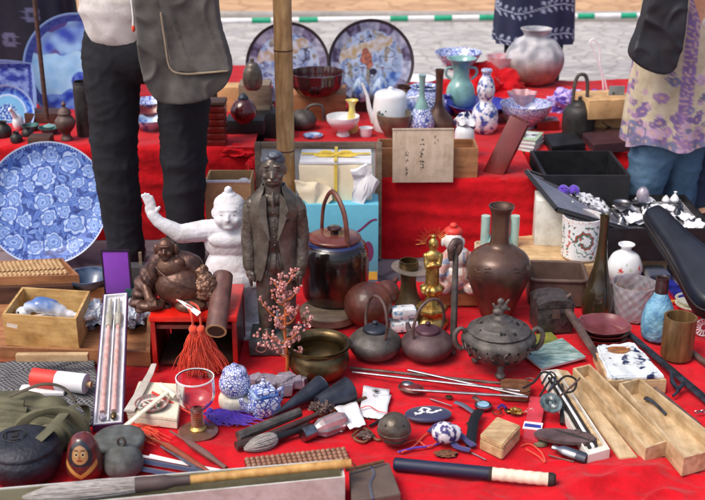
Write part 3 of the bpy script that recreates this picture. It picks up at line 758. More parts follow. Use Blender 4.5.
# big grey jar
o = pot('moon_jar', 'big round weathered white jar in front of the patterned indigo garment', 'jar', 533, 87, [(13,0),(22,6),(28.5,19),(28,31),(20,42),(13,46),(12,49),(15.5,54)], M['attrm'], z=ZM, t=1.3, sm=6, seg=64,
    paintfn=lambda x,y,z: mixc(mixc(C(196,196,202), C(140,142,152), .4+1.6*noise.noise(Vector((x/9,y/9,z/9)))), mixc(C(182,128,106),C(140,104,98),.5+noise.noise(Vector((x/5,y/5,z/5)))), max(0,min(.9,(29-z+6*noise.noise(Vector((x/7,y/7,2))))/16))))
P = Pl(521,119,ZM); pot('ruffled_bowl', 'pink ruffled glass bowl behind the patterned bowl', 'bowl', 521, 121, [(5,0),(4,4),(6,10),(10,19),(14,27)], M['pinkglass'], z=ZM, t=.9, seg=96, fn=lambda a,z: 1+.10*sin(a*7)*min(1,z/.12))
o = pot('patterned_bowl', 'grey and white patterned bowl behind the stacked books', 'bowl', 525, 130, [(10,0),(11,3),(18,9),(24,17),(26,24)], M['blueprint'], z=ZM, t=1)
heap('wrapping_cloth', 'crumpled purple and white wrapping cloth behind the black handled kettle', mat('purple_print_cloth', (190,172,222), .85, c2=(92,64,180), vs=34, thr=(.42,.56), bump=.3), G(572,110,ZM), (.15,.1,.085), 9.4, n=8, amp=.5)
# red leaning box, books
t = thing('red_book', 'cherry red case leaning at a slant between gourd bottle and stacked books', 'case', (0,0,0), M=Matrix.Translation(G(486,172,ZM)) @ rotm(radians(-16), radians(20), radians(-24)))
mb = MB(); mb.box((.03,0,.115), (.075,.05,.23), bev=.003); mb.out('cover', M['cherry'], t)
mb = MB(); mb.box((.03,0,.2335), (.058,.036,.007)); mb.out('pages', mat('dark_edge',(96,30,30),.6), t)
P = Pl(530,152,ZM)
for k,(c,lb) in enumerate((((196,206,190),'white backed paperback, lowest book beside the red case'),((214,210,216),'pale grey book, middle of the little stack beside the red case'),((166,190,160),'book with black and white picture cover, top of the stack beside the red case'))):
    t = thing('book', lb, 'book', P.loc+Vector((.0,.075,k*.016)), rz=radians(-28+k*3))
    mb = MB(); mb.box((0,0,.0075), (.092,.132,.0145)); mb.out('pages', M['paper'], t)
    mb = MB(); mb.box((0,0,.0152), (.098,.138,.0016)); mb.box((0,0,.0008), (.098,.138,.0014)); mb.box((-.0485,0,.0075),(.0015,.138,.0128)); mb.out('cover', mat('book_cover',c,.4,var=.1,vs=50), t)
    if k == 2:
        mb = MB(); mb.box((0,.01,.0166), (.07,.08,.0012)); pc = mb.out('cover_picture', mat('cover_picture',(206,210,216),.4,c2=(34,40,44),vs=28,thr=(.45,.52)), t)
cbox('flat_black_box', 'flat black box beside the stacked books', 'box', [(543,134),(574,131),(586,143),(552,147)], ZM, .035, M['black'])
cbox('flat_lacquer_box', 'large flat plum brown lacquer box in front of the cardboard boxes', 'box', [(574,124),(640,124),(645,141),(594,145)], ZM, .04, mat('plum_lacquer',(84,58,66),.2,var=.1,coat=.6))
P = Pl(577,141,ZM,11); t = thing('hanging_kettle', 'black iron kettle with a tall arched handle beside the cardboard boxes', 'kettle', P.loc)
part_pot('body', P, [(12,0),(15,3),(16,20),(14,29),(9,33)], M['iron2'], t); part_pot('lid', P, [(9,33),(6,36),(2,37),(2,40),(0,41)], M['iron2'], t)
mb = MB(); mb.tube([(p.x*P.u,0,p.y*P.k) for p in cr([(-7,31,0),(-6.5,50,0),(-4,60,0),(0,62,0),(4,60,0),(6.5,50,0),(7,31,0)],4)], .0075, 8); mb.out('handle', M['iron'], t)
# cardboard boxes
def carton(label, px, py, z, w, h, d, rz, logo=False):
    P = Pl(px, py, z); t = thing('cardboard_box', label, 'box', P.loc+Vector((-sin(rz)*d/2,cos(rz)*d/2,0)), rz=rz); W_, H_ = w*P.u, h*P.k
    mb = MB(); mb.box((0,0,H_/2), (W_,d,H_), bev=.002); mb.out('box_body', M['card'], t)
    mb = MB(); mb.box((-W_*.25-.001,0,H_+.001),(W_*.5-.004,d,.002)); mb.box((W_*.25+.001,0,H_+.001),(W_*.5-.004,d,.002)); mb.out('flap', M['card'], t)
    if logo:
        mb = MB(); mb.tube([(p.x*W_,-d/2-.0008,p.y*H_) for p in cr([(-.34,.68,0),(-.2,.46,0),(.05,.26,0),(.32,.16,0),(.42,.2,0)],5)], [.002,.005,.007,.007,.003], 6, flat=.9)
        for v in mb.bm.verts: v.co.y = -d/2-.0008+(v.co.y+d/2+.0008)*.12
        mb.out('curved_mark', M['ink'], t)
    return t, H_
_, hh = carton('cardboard box with a dark curved stroke printed on its front', 616, 137, ZM, 44, 22, .2, radians(-3), True)
carton('upper cardboard box behind the upright grey card', 611, 119, ZM+hh, 48, 18, .18, radians(8))
P = Pl(614,113,ZM+hh); t = thing('grey_card', 'upright grey card with small dark star marks on the cardboard boxes', 'card', P.loc+Vector((0,-.01,0)), rz=radians(4))
mb = MB(); mb.box((0,0,13.5*P.k),(15.5*P.u,.006,27*P.k), bev=.001); mb.out('card_body', mat('grey_tile',(132,140,146),.7,vs=60), t)
mb = MB()
for x,y in ((-3,20),(3.5,14),(-3,8),(4,5)):
    for a in range(5): mb.ball((x*P.u+.004*cos(a*1.257),-.0032,y*P.k+.004*sin(a*1.257)),(.0025,.0006,.0025),sub=1)
mb.out('star_mark', M['ink'], t)
heap('plastic_bag', 'crumpled bright blue plastic bag behind the upright grey card', M['blue'], G(595,100,ZM), (.06,.05,.05), 12.2, n=9, amp=.5)
mb = MB(); P = Pl(600,96,ZM)
mb.tube([(p.x*P.u,0,p.y*P.k) for p in cr([(6,0,0),(2,20,0),(-8,42,0),(-12,50,0),(-8,53,0),(-2,44,0),(0,28,0),(5,16,0),(10,0,0)],5)], .004, 8)
mb.out('white_strap_loop', M['white'], loc=P.loc+Vector((0,.05,0)), label='white plastic strap bent into a loop above the blue bag', cat='strap')
P = Pl(643,112,ZM); t = thing('folded_fan', 'white and rose folded paper triangle beside the floral tunic', 'paper', P.loc+Vector((.02,.05,0)))
mb = MB(); mb.prism([(-.07,0),(.06,-.05),(.06,.04)], .075, .079); mb.out('paper_top', M['paper'], t)
mb = MB(); mb.prism([(-.065,0),(.055,-.045),(.055,.035)], 0, .073); mb.out('paper_underside', mat('rose_card',(190,96,104),.8), t)
# calligraphy lid + box
P = Pl(423,184,ZM); L_, W_, H_ = M['wood_l'], 61*P.u, 50*P.k
t = thing('inscribed_lid', 'pale wooden box lid with brush written columns standing on the bench edge', 'box lid', P.loc+Vector((0,.008,0)), M=Matrix.Translation(P.loc+Vector((0,.02,0))) @ rotm(radians(-9),0,radians(1)))
lidm = mat('pale_old_wood', (208,186,166), .75, c2=(190,166,144), vs=8, st=(6,1,.7), thr=(.3,.7), bump=.1)
mb = MB(); mb.box((0,0,H_/2), (W_,.009,H_), bev=.001); mb.out('lid_board', lidm, t)
mb = MB(); mb.box((0,-.0005,H_+.003), (W_*1.01,.013,.006), bev=.001); mb.out('lid_batten', lidm, t)
rr = random.Random(12); mb = MB()
def glyph(cx, cz, s):
    for _ in range(rr.randint(4,7)):
        a = rr.choice((0,.15,pi/2,pi/2+.2,-.9,.9)); x, z = cx+rr.uniform(-.3,.3)*s, cz+rr.uniform(-.38,.38)*s; l = s*rr.uniform(.2,.5)
        p = [Vector((x-l/2*cos(a),-.0049,z-l/2*sin(a))), Vector((x+rr.uniform(-.05,.05)*s,-.0049,z+rr.uniform(-.05,.05)*s)), Vector((x+l/2*cos(a),-.0049,z+l/2*sin(a)))]
        mb.tube(cr(p,3), [s*.045,s*.075,s*.03], 5)
for cx, zs, s in ((.19,(.86,.74),.010),(.24,(.80,),.007),(-.02,(.80,.72,.60,.52,.38,.29),.0155),(-.26,(.52,.42,.26,.17),.0135),(-.28,(.58,),.008)):
    for z in zs: glyph(cx*W_, z*H_, s*1.45)
for v in mb.bm.verts: v.co.y = -.0046+(v.co.y+.0049)*.1
mb.out('calligraphy', M['ink'], t)
P = Pl(428,181,ZM); t = thing('wooden_box', 'open wooden box standing behind the inscribed lid', 'box', P.loc+Vector((.0,.115,0)))
mb = MB(); mb.tray([(-50*P.u,-.085),(50*P.u,-.085),(50*P.u,.045),(-50*P.u,.045)], 0, 30*P.k, .009); mb.out('box_body', M['wood_m'], t)
t = thing('wrapped_jar', 'jar in blue spotted white wrapping inside the wooden box behind the inscribed lid', 'jar', Pl(466,164,ZM+.014,5).loc+Vector((0,.09,0))); P = Pl(466,164,ZM+.01,5)
part_pot('jar_body', P, [(7,0),(10,8),(10,24),(7,30)], M['china'], t)
heapm = mat('blue_spot_wrap',(232,234,240),.7,c2=(40,54,110),vs=40,thr=(.44,.5))
mb = MB(); mb.ball((0,0,34*P.k),(10*P.u,9*P.u,8*P.k),sub=4); mb.jit(.02,30); mb.out('wrapping', heapm, t)
lbox('blue_dish', 'pale blue square dish laid behind the inscribed lid', 'dish', 428, 137, ZM, 24, 3, .09, M['bluechina'])

# items on the pavement between: framed panel, paper packed box etc.
Yp = 3.66
P0 = V(318,212,3.72)
t = thing('framed_panel', 'grey wooden frame with a pale panel leaning behind the suited statue', 'frame', (0,0,0), M=Matrix.Translation((V(318,160,3.72).x,3.72,0)) @ rotm(radians(-8),0,0))
hz = V(318,142,3.78).z/cos(radians(8)); wz = (V(384,150,3.72).x-V(255,150,3.72).x)
mb = MB()
for s in (-1,1): mb.box((s*(wz/2-.011),0,hz/2),(.022,.022,hz),bev=.002)
mb.box((0,0,hz-.011),(wz-.046,.022,.022),bev=.002); mb.box((0,0,.011),(wz-.046,.022,.022),bev=.002); mb.out('frame', M['wood_g'], t)
mb = MB(); mb.box((0,.004,hz/2),(wz-.046,.006,hz-.046)); mb.out('panel', mat('pale_panel',(206,212,214),.5,var=.05), t)
# sky blue printed carton, low; box on top
P = Pl(340,286,0); tb = thing('printed_carton', 'sky blue carton with plum swirls standing behind the lidded brown pot', 'carton', P.loc+Vector((0,.07,0)))
zc = 78*P.k; wc = 76*P.u
mb = MB(); mb.box((0,0,zc/2),(wc,.12,zc),bev=.003); mb.out('carton_body', M['skyblue'], tb)
mb = MB(); 
for (a,b,rx,rz_) in ((.37,.42,.07,.13),(.14,.56,.12,.06),(-.3,.5,.1,.07),(-.42,.62,.06,.05)): mb.ball((a*wc,-.0602,b*zc),(rx*wc,.0006,rz_*zc),sub=3)
mb.tube([(p.x*wc,-.0605,p.y*zc) for p in cr([(.0,.72,0),(.2,.66,0),(.4,.8,0),(.48,.82,0)],5)], .004, 6)
for v in mb.bm.verts: v.co.y = max(-.0612, min(-.0600, v.co.y))
mb.out('printed_swirl', M['plum'], tb)
mb = MB(); mb.box((0,-.0608,.035*1),(wc*.98,.0012,.03)); mb.out('printed_band', M['yellow'], tb)
P = V(345,226,3.52)
t = thing('cardboard_box', 'brown cardboard box under the ribbon tied paper parcel', 'box', (P.x,3.6,zc+.0))
hb = .10
mb = MB(); mb.box((0,0,hb/2),(.17,.12,hb),bev=.002); mb.out('box_body', M['card'], t)
# parcel
zb = V(335,205,3.55).z; 
t = thing('paper_parcel', 'pale paper wrapped parcel tied with a yellow ribbon bow', 'parcel', (V(336,190,3.56).x, 3.60, zc+.002 if False else zb))
u_ = dep(V(336,190,3.55))/F; pw, ph_, pd = 72*u_, 42*u_/cos(.33), .16
mb = MB(); mb.box((0,0,ph_/2),(pw,pd,ph_),bev=.006); mb.sub(3); mb.jit(.006,18); mb.out('wrapping_paper', M['cream'], t, ang=50)
mb = MB(); mb.box((0,0,ph_+.006),(pw*.99,pd*.98,.012),bev=.004); mb.sub(3); mb.jit(.004,20); mb.out('top_sheet', M['paper'], t, ang=50)
mb = MB(); mb.box((.0,-pd/2-.006,ph_/2),(.011,.003,ph_+.01)); mb.box((0,0,ph_+.0165),(.011,pd+.01,.004)); mb.box((0,0,ph_+.0175),(pw*.96,.01,.004)); mb.out('ribbon', M['yellow'], t)
mb = MB()
for s in (-1,1): 
    mb.tube([(p.x,-.03,ph_+.022+p.y) for p in cr([(0,0,0),(s*.03,.012,0),(s*.055,.006,0),(s*.035,-.002,0),(0,0,0)],4)], .005, 6, flat=1)
    mb.tube([(p.x,-.035,ph_+.022+p.y) for p in cr([(0,0,0),(s*.04,-.004,0),(s*.075,.002,0)],4)], .004, 6)
mb.out('bow', M['yellow'], t)
def crumple(name, label, pts, Y0, m, th=.02, seed=0):
    """a crumpled sheet of wrapping paper standing in the vertical plane at Y0"""
    P3 = [V(x, y, Y0) for x, y in pts]; c = sum(P3, Vector())/len(P3)
    mb = MB(); b = bmesh.new()
    mb.prism([(p.x-c.x, p.z-c.z) for p in P3], -th/2, th/2, M=rotm(pi/2,0,0))
    bmesh.ops.triangulate(mb.bm, faces=mb.bm.faces[:]); mb.sub(5); mb.jit(.018, 22, seed)
    return mb.out(name, m, loc=c, label=label, cat='paper', ang=25)
crumple('crumpled_paper', 'white crumpled sheet of paper hanging down beside the tied parcel', [(352,170),(368,163),(379,182),(372,190),(362,212),(350,208),(356,188)], 3.50, M['paper'])
crumple('crumpled_paper', 'cream crumpled sheet of paper by the ear of the suited statue', [(297,180),(318,184),(330,190),(332,202),(318,212),(304,200)], 3.50, M['cream'], seed=5)
t = thing('cardboard_box', 'open tan cardboard box with white rim behind the white wrestler statue', 'box', (V(230,200,3.66).x, 3.68, 0))
zt = V(230,181,3.62).z; wq = 46*dep(V(230,200,3.6))/F
mb = MB(); mb.tray([(-wq/2,-.07),(wq/2,-.07),(wq/2,.07),(-wq/2,.07)], 0, zt, .006); mb.out('box_body', M['card'], t)
mb = MB(); mb.tube([(-wq/2,-.07,zt),(wq*.1,-.072,zt+.003),(wq/2,-.07,zt)], .006, 8); mb.ball((wq*.36,-.07,zt+.005),(.02,.012,.01)); mb.out('paper_rim', M['paper'], t)
# right-hand: open black case behind the glazed tray
qb = [G(530,151,.30), G(641,146,.30)]; yb_ = 4.12
xa_, xb_ = V(531,150,4.1).x, V(612,150,4.1).x
t = thing('black_case', 'empty open black case standing behind the leaning glass lid', 'case', ((xa_+xb_)/2, 3.955, 0))
mb = MB(); wq = xb_-xa_; mb.tray([(-wq/2,-.165),(wq/2,-.165),(wq/2,.165),(-wq/2,.165)], 0, .30, .012, ft=.14); mb.out('case_body', M['blackcase'], t)
mb = MB(); mb.lathe([(.0,.1415),(.1,.1415),(.1,.146),(.0,.146)], 40, sx=1.2, sy=.9); mb.out('case_lining', mat('grey_lining',(58,58,62),.9), t)

# bamboo pole
a, b = V(286,166,3.6), V(284,-20,3.6)
yy = 3.6; top = 1.9
t = thing('bamboo_pole', 'upright bamboo pole beside the left crane plate', 'pole', (a.x, yy, 0))
mb = MB(); pr = []; rb = 9.2*dep(V(284,80,3.6))/F
zz = 0
nodes = [V(284,y,3.6).z for y in (150,50,-50,-160)]
for i in range(160):
    z = top*i/159; k = min(abs(z-n) for n in nodes); pr.append((rb*(1+.035*math.exp(-(k/.006)**2)+.02*noise.noise(Vector((0,0,z*6)))), z))
mb.lathe(pr+[(0,top)], 28); mb.out('culm', M['bamboo_old'], t, ang=60)
for n_ in nodes: mb = MB(); mb.lathe([(rb*1.045,n_-.0025),(rb*1.055,n_),(rb*1.045,n_+.0025)], 28); mb.out('node_ring', M['wood_d'], t)
mb = MB(); mb.lathe([(.16,0),(.16,.03),(.12,.035),(.045,.035),(.045,.10),(0,.10)], 32); mb.out('base', M['iron'], t)

# green and white barrier bar
Yb = 7.0; l, r = V(190,21.5,Yb), V(760,14,Yb)
dr = (r-l); l2 = l-dr*.35; r2 = r+dr*.12; full = (r2-l2).length
t = thing('barrier_bar', 'long green and white striped barrier bar across the paving', 'barrier', l2); 
dn = (r2-l2).normalized(); x = 0; k = 0
segw = []
edges = [(V(px,20,Yb).x-l2.x) for px in (252,271,299,318,390,408,434,452,479,500,577,594,620,636)]
mb = MB(); mb.cyl((0,0,0), dn*full, .0175); mb.out('bar', M['white'], t)
for a_, b_ in zip(edges[::2], edges[1::2]):
    mb = MB(); mb.cyl(dn*a_, dn*b_, .0182); mb.out('green_band', M['green'], t)
for s in (.01, .99):
    mb = MB(); p = dn*full*s; mb.cyl((p.x,p.y,-l2.z), (p.x,p.y,p.z+.04), .025); mb.box((p.x,p.y,-l2.z+.02),(.3,.3,.04),bev=.01); mb.out('post', M['white'], t)

# further small wares on the rear benches
pot('blue_cup', 'small blue and white cup standing between canister and black trousers', 'cup', 99, 132, [(5,0),(7,3),(8,10)], M['blueprint_c'], z=ZL, t=.8)
P = Pl(38,131,ZL); pot('teal_bowl', 'tiny dark teal bowl in front of the brown stick', 'bowl', 31, 133, [(4,0),(7,3),(9,7)], M['teal'], z=ZL, t=.8)
pot('white_cup', 'small white cup beside the olive tea bowl', 'cup', 366, 138, [(5,0),(6,2),(7,9)], M['china'], z=ZM, t=.7)
pot('brown_jar', 'dark brown jar behind the teapot handle', 'jar', 404, 112, [(8,0),(11,6),(11,16),(7,22),(8,24)], M['bronze2'], z=ZM, t=.8)
pot('blue_flask', 'squat cobalt jar between celadon vase and the round blue jar', 'jar', 446, 117, [(6,0),(9,4),(8,12),(4,17),(5,20)], M['cobalt'], z=ZM, t=.7)
lbox('lacquer_box', 'small red brown lacquer box behind the stacked books', 'box', 548, 131, ZM, 22, 10, .08, M['cherry'])
pot('iron_teapot', 'low dark iron teapot behind the stacked lacquer tiers', 'teapot', 208, 106, [(8,0),(13,5),(12,12),(6,16),(2,18),(0,19)], M['iron2'], z=ZL)
lbox('wooden_case', 'flat dark wooden case lying behind the black lidded box', 'box', 300, 118, ZM, 34, 5, .1, M['wood_d'])
# ================================================================ people
def fingers(base, d, sc=1.):
    """five separate slightly curled fingers from a palm at base pointing along d"""
    d = Vector(d).normalized(); s = d.orthogonal().normalized(); n = d.cross(s); pr = []
    pr.append(('b', base+d*.04*sc, (.042*sc,.03*sc,.045*sc)))
    for k, l in enumerate((.062,.075,.07,.055)):
        o = base+d*.075*sc+s*(-.03+.02*k)*sc
        pr.append(('c', o, o+d*l*.5*sc, .0095*sc, .009*sc)); pr.append(('c', o+d*l*.5*sc, o+d*l*.9*sc+n*l*.35*sc, .009*sc, .0075*sc))
    o = base+d*.02*sc-s*.04*sc; pr.append(('c', o, o+d*.035*sc-s*.02*sc+n*.015*sc, .011*sc, .009*sc)); pr.append(('c', o+d*.035*sc-s*.02*sc+n*.015*sc, o+d*.06*sc-s*.02*sc+n*.03*sc, .009*sc, .008*sc))
    return pr
def body(t, hips, knees, ankles, foot, lean=(0,0), sh=.19, up=.50, arms=None, Z0=.86, vox=.011, hipw=.085):
    """hips/knees/ankles: pairs of local points; arms: pairs (elbow, wrist); the trunk rises from the hips"""
    hc = (Vector(hips[0])+Vector(hips[1]))/2; nk = hc+Vector((lean[0],lean[1],up))
    pr = []
    for h, k, a in zip(hips, knees, ankles):
        h, k, a = map(Vector, (h,k,a)); pr += [('c',h,k,.078,.052),('c',k,a,.05,.036),('c',a,a+Vector(foot)*.5+Vector((0,0,-.03)),.036,.038),('c',a+Vector((0,0,-.035)),a+Vector(foot)+Vector((0,0,-.045)),.036,.026)]
    pr += [('b',hc+Vector((0,0,.04)),(.16,.11,.12)),('c',hc+Vector((0,0,.1)),nk-(nk-hc)*.25,.12,.13),('c',nk+Vector((-sh+.04,0,-.04)),nk+Vector((sh-.04,0,-.04)),.06,.06),('c',nk,nk+Vector((0,0,.08)),.055,.05)]
    hd = nk+Vector((0,-.02,.19)); pr += [('b',hd,(.075,.092,.11)),('c',hd+Vector((0,-.085,-.015)),hd+Vector((0,-.1,-.03)),.010,.014),('b',hd+Vector((0,-.045,-.07)),(.05,.05,.04))]
    for s in (-1,1): pr += [('b',hd+Vector((s*.075,.005,-.01)),(.012,.02,.032))]
    for s, (e, w_) in zip((-1,1), arms):
        e, w_ = Vector(e), Vector(w_); s0 = nk+Vector((s*sh,0,-.05)); pr += [('c',s0,e,.048,.038),('c',e,w_,.037,.026)]+fingers(w_, w_-e)
    o = blob('body', pr, vox, M['skin'], t, sm=4)
    mb = MB(); mb.ball(hd+Vector((0,.018,.03)),(.086,.09,.10),sub=3); mb.jit(.006,30); mb.out('hair', M['hair'], t)
    for s in (-1,1): mb = MB(); mb.ball(hd+Vector((s*.03,-.083,.005)),(.013,.008,.007)); mb.out('eye', M['ink'], t)
    return nk
def wrinkle(o, amp=.010, sc=9, seed=0, st=3.):
    for v, nn in zip(o.data.vertices, normals(o)):
        q = Vector((v.co.x*sc*.5, v.co.y*sc*.5, v.co.z*sc*st/1.5))+Vector((seed,0,0))
        r = 1-abs(noise.noise(q))*2.2; v.co += nn*(max(0,r)**2*amp+noise.noise(q*.5)*amp*.7)
def folds(o, amp, seed):
    for v, nn in zip(o.data.vertices, normals(o)):
        q = v.co; u = noise.noise(Vector((q.x*7+q.z*9, q.y*7, q.z*16-q.x*10+seed))); w = noise.noise(Vector((q.x*12-q.z*6, q.y*9+seed, q.z*26)))
        m = .5+.5*noise.noise(Vector((q.x*3,q.y*3,q.z*3+seed)))
        v.co += nn*(max(0,1-abs(u)*5)**2*amp+max(0,1-abs(w)*6)**2*amp*.5)*m
def sole(t, ankles, foot, m):
    pr = []
    for a in ankles:
        a = Vector(a); f = Vector(foot); pr += [('c',Vector((a.x,a.y,.05)),Vector((a.x,a.y,.05))+f*.6,.046,.045),('c',Vector((a.x,a.y,.04))+f*.4,Vector((a.x,a.y,.036))+f,.042,.034)]
    for k in (0,1):
        n = len(pr)//2; blob('shoe', pr[k*n:(k+1)*n], .009, m, t, sm=2)
# person in black trousers, facing away
Ya = 3.52
t = thing('person', 'person in cream shirt and black trousers standing beside the huge peony plate', 'person', (V(150,200,Ya).x, Ya, 0)); X0 = V(150,200,Ya).x
def vx(px,py,Y=Ya,dy=0): p = V(px,py,Y); return Vector((p.x-X0, Y-Ya+dy, p.z))
hz1 = vx(112,52); hz2 = vx(182,52)
k1, k2 = vx(114,150), vx(184,165); a1, a2 = vx(127,262), vx(186,262); a1.z = a2.z = .09
nk = body(t, [hz1,hz2], [k1,k2], [a1,a2], (0,.17,0), arms=[(vx(80,10)+Vector((-.05,.08,.15)), vx(100,-40)+Vector((-.02,.30,.1))), (vx(225,10)+Vector((.05,.05,.2)), vx(205,-40)+Vector((0,.30,.1)))], up=.52)
pr = [('c',hz1,k1,.096,.074),('c',k1,vx(127,255),.074,.064),('c',hz2,k2,.096,.074),('c',k2,vx(186,255),.072,.066),('b',(hz1+hz2)/2+Vector((0,0,.03)),(.205,.125,.13))]
o = blob('trousers', pr, .008, M['blackfab'], t, sm=5); wrinkle(o, .006, 6, 2, 1.7); folds(o, .007, 3)
hcA = (hz1+hz2)/2
o = blob('shirt', [('c',hcA+Vector((-.055,0,.13)),hcA+Vector((-.05,0,.3)),.15,.15),('c',hcA+Vector((.055,0,.14)),hcA+Vector((.05,0,.3)),.145,.15),('b',hcA+Vector((0,0,.34)),(.2,.135,.2)),
      ('c',nk+Vector((-.14,0,-.06)),nk+Vector((.14,0,-.06)),.08,.08)]+[('c',nk+Vector((s*.19,0,-.05)),vx(*xy)+Vector(of),.07,.06) for s,xy,of in ((-1,(80,10),(-.05,.08,.15)),(1,(225,10),(.05,.05,.2)))], .010, M['shirt'], t, sm=5); wrinkle(o, .007, 6, 5)
sole(t, [a1,a2], (0,.19,0), M['black'])
# canvas bag
cB = V(184,48,3.34)
t = thing('shoulder_bag', 'grey brown canvas flap bag hanging against the black trousers', 'bag', cB)
def bl(px,py): p = V(px,py,3.34); return (p.x-cB.x, p.z-cB.z)
def soft(poly, th, m, name, parent, y=0, seed=0, puff=.02, n=4, ang=60, amp=.006):
    mb = MB(); q = [(p.x,p.y) for p in cr([(a,b,0) for a,b in poly], 4, closed=True)]
    mb.prism(q, -th/2, th/2, M=Matrix.Translation((0,y,0)) @ rotm(pi/2,0,0))
    bmesh.ops.triangulate(mb.bm, faces=mb.bm.faces[:])
    o = mb.out(name, m, parent, ang=ang)
    bake(o, [('REMESH', dict(mode='VOXEL', voxel_size=.006)), ('SMOOTH', dict(factor=.5, iterations=6))]); o.data.materials.clear(); o.data.materials.append(m)
    for v in o.data.vertices:
        fd = max(0, 1-abs(noise.noise(Vector((v.co.x*9+v.co.z*4, 0, v.co.z*5-v.co.x*3+seed))))*6)**2
        v.co += Vector((0, -fd*amp*.9+noise.noise(v.co*9+Vector((seed,0,0)))*amp*1.6+noise.noise(v.co*22+Vector((seed,0,0)))*amp*.5, 0))
    return o
soft([bl(136,-45),bl(205,-45),bl(218,20),bl(231,72),bl(214,95),bl(186,103),bl(158,101),bl(142,70),bl(137,20)], .10, M['grayfab'], 'bag_body', t, y=.03, seed=3, amp=.012)
soft([bl(155,-46),bl(206,-46),bl(219,18),bl(231,64),bl(228,70),bl(185,71),bl(172,66),bl(165,20)], .016, M['grayfab'], 'flap', t, y=-.030, seed=9, amp=.008)
mb = MB(); mb.tube([(x,-.042,z) for x,z in [(p.x,p.y) for p in cr([bl(163,10)+(0,),bl(167,38)+(0,),bl(172,65)+(0,),bl(185,71)+(0,),bl(207,70)+(0,),bl(229,68)+(0,)],4)]], .0032, 6); mb.out('flap_edge', mat('worn_edge',(150,136,116),.9), t)
mb = MB(); mb.tube([(bl(150,-45)[0],.02,bl(150,-45)[1]),(-.02,.12,.65),(.0,.18,.72)], .022, 8, flat=.2); mb.tube([(bl(200,-45)[0],.02,bl(200,-45)[1]),(.06,.12,.62),(.0,.18,.72)], .022, 8, flat=.2); mb.out('strap', M['grayfab'], t)
P_ = V(133,24,3.36); t2 = thing('phone_strap', 'little silver and orange charm hanging over the cream shirt', 'charm', P_)
mb = MB(); mb.tube([(0,0,.08),(.002,0,.02),(0,0,-.005)], .0035, 6); mb.out('cord', M['white'], t2); mb = MB(); mb.ball((0,0,-.014),(.006,.005,.012)); mb.out('bead', M['orange'], t2)

# woman in jeans and floral tunic
Yw = 3.98
X0 = V(662,150,Yw).x; t = thing('person', 'woman in blue jeans, floral beige tunic and white knit at the black display case', 'person', (X0,Yw,0))
def vw(px,py,dy=0.): p = V(px,py,Yw+dy); return Vector((p.x-X0, dy, p.z))
h1, h2 = vw(676,60), vw(712,60); k1, k2 = vw(658,140), vw(688,140,.05); a1, a2 = vw(641,238), vw(674,238,.08); a1.z = a2.z = .09
nk = body(t, [h1,h2], [k1,k2], [a1,a2], (-.10,-.14,0), arms=[(h1+Vector((-.12,-.02,.28)), h1+Vector((-.06,-.20,.44))), (h2+Vector((.12,-.02,.28)), h2+Vector((.10,.0,.60)))], up=.48, lean=(0,-.05))
o = blob('jeans', [('c',h1,vw(660,125),.10,.088),('c',vw(660,125),vw(640,205),.088,.070),('c',h2,vw(688,130,.05),.09,.085),('c',vw(688,130,.05),vw(676,215,.08),.085,.058),('c',vw(640,205),vw(640,228),.070,.064),('b',(h1+h2)/2,(.17,.12,.12))], .009, M['denim'], t, sm=4); wrinkle(o, .007, 7, 4, 3.); folds(o, .008, 7)
fm = M['attrm']
mb = MB(); c0 = vw(680,-12); pr = []
seg = 128; rows = 90
vs, fs = [], []
top, bot = vw(688,-10), vw(672,140)
for j in range(rows+1):
    s = j/rows; c = top.lerp(bot, s); w_ = (.145+.030*s); dp = .125+.015*s
    for i in range(seg):
        a = 2*pi*i/seg; f = 1+(.02+.10*s)*sin(a*11+.8*sin(a*2))*(.5+.5*noise.noise(Vector((a*2,s,0))))*s
        hem = .012*sin(a*5)*s
        vs.append((c.x+w_*f*cos(a)*1.08, c.y+dp*f*sin(a), c.z+hem))
for j in range(rows):
    for i in range(seg): k = (i+1)%seg; fs.append((j*seg+i, j*seg+k, (j+1)*seg+k, (j+1)*seg+i))
mb.add(vs, fs); o = mb.out('tunic', fm, t, ang=80)
fl = random.Random(5); zb, zt2 = bot.z, top.z
spots = [(fl.uniform(-pi,pi), (fl.random()**2.4)*.52, fl.uniform(.006,.022), fl.random()) for _ in range(420)]
def tunic_fn(c):
    s = (c.z-zb)/(zt2-zb); cc = bot.lerp(top, s); a = atan2((c.y-cc.y)/.13, (c.x-cc.x)/.17)
    base = mixc(C(188,174,148), C(206,194,170), .5+n2(a,s,4))
    for a0, s0, r, q in tsp.get(int(s*30), ()):
        d = hypot((a-a0)*.14, (s-s0)*(zt2-zb))
        if d < r: return (C(122,100,152), C(160,124,168), C(188,158,184), C(116,118,152))[int(q*4)] if d > r*.3 else C(196,160,150)
    if -1.75 < a < -1.45 and s < .98: return C(132,104,158) if n2(a*3,s*10,6) > -.1 else C(190,160,160)
    return base
tsp = {}
for sp in spots:
    for b in range(int((sp[1]-.06)*30)-1, int((sp[1]+.06)*30)+2): tsp.setdefault(b, []).append(sp)
paint(o, tunic_fn)
o = blob('cardigan', [('c',vw(706,10,-.03),vw(700,-60),.115,.15),('b',vw(700,-30),(.15,.12,.12)),('c',nk+Vector((-.14,0,-.06)),nk+Vector((.14,0,-.06)),.08,.08)]+[('c',nk+Vector((s*.17,0,-.06)),h+Vector(of),.065,.055) for s,h,of in ((-1,h1,(-.12,-.02,.28)),(1,h2,(.12,-.02,.28)))], .010, mat('white_knit',(226,228,226),.9,c2=(190,194,190),vs=60,st=(3,3,.2),bump=.5,bs=100), t, sm=4)
sole(t, [a1,a2], (-.06,-.17,0), M['white'])
cB = V(662,30,3.78); t = thing('shoulder_bag', 'black soft shoulder bag hanging at the floral tunic', 'bag', cB)
def bl(px,py): p = V(px,py,3.78); return (p.x-cB.x, p.z-cB.z)
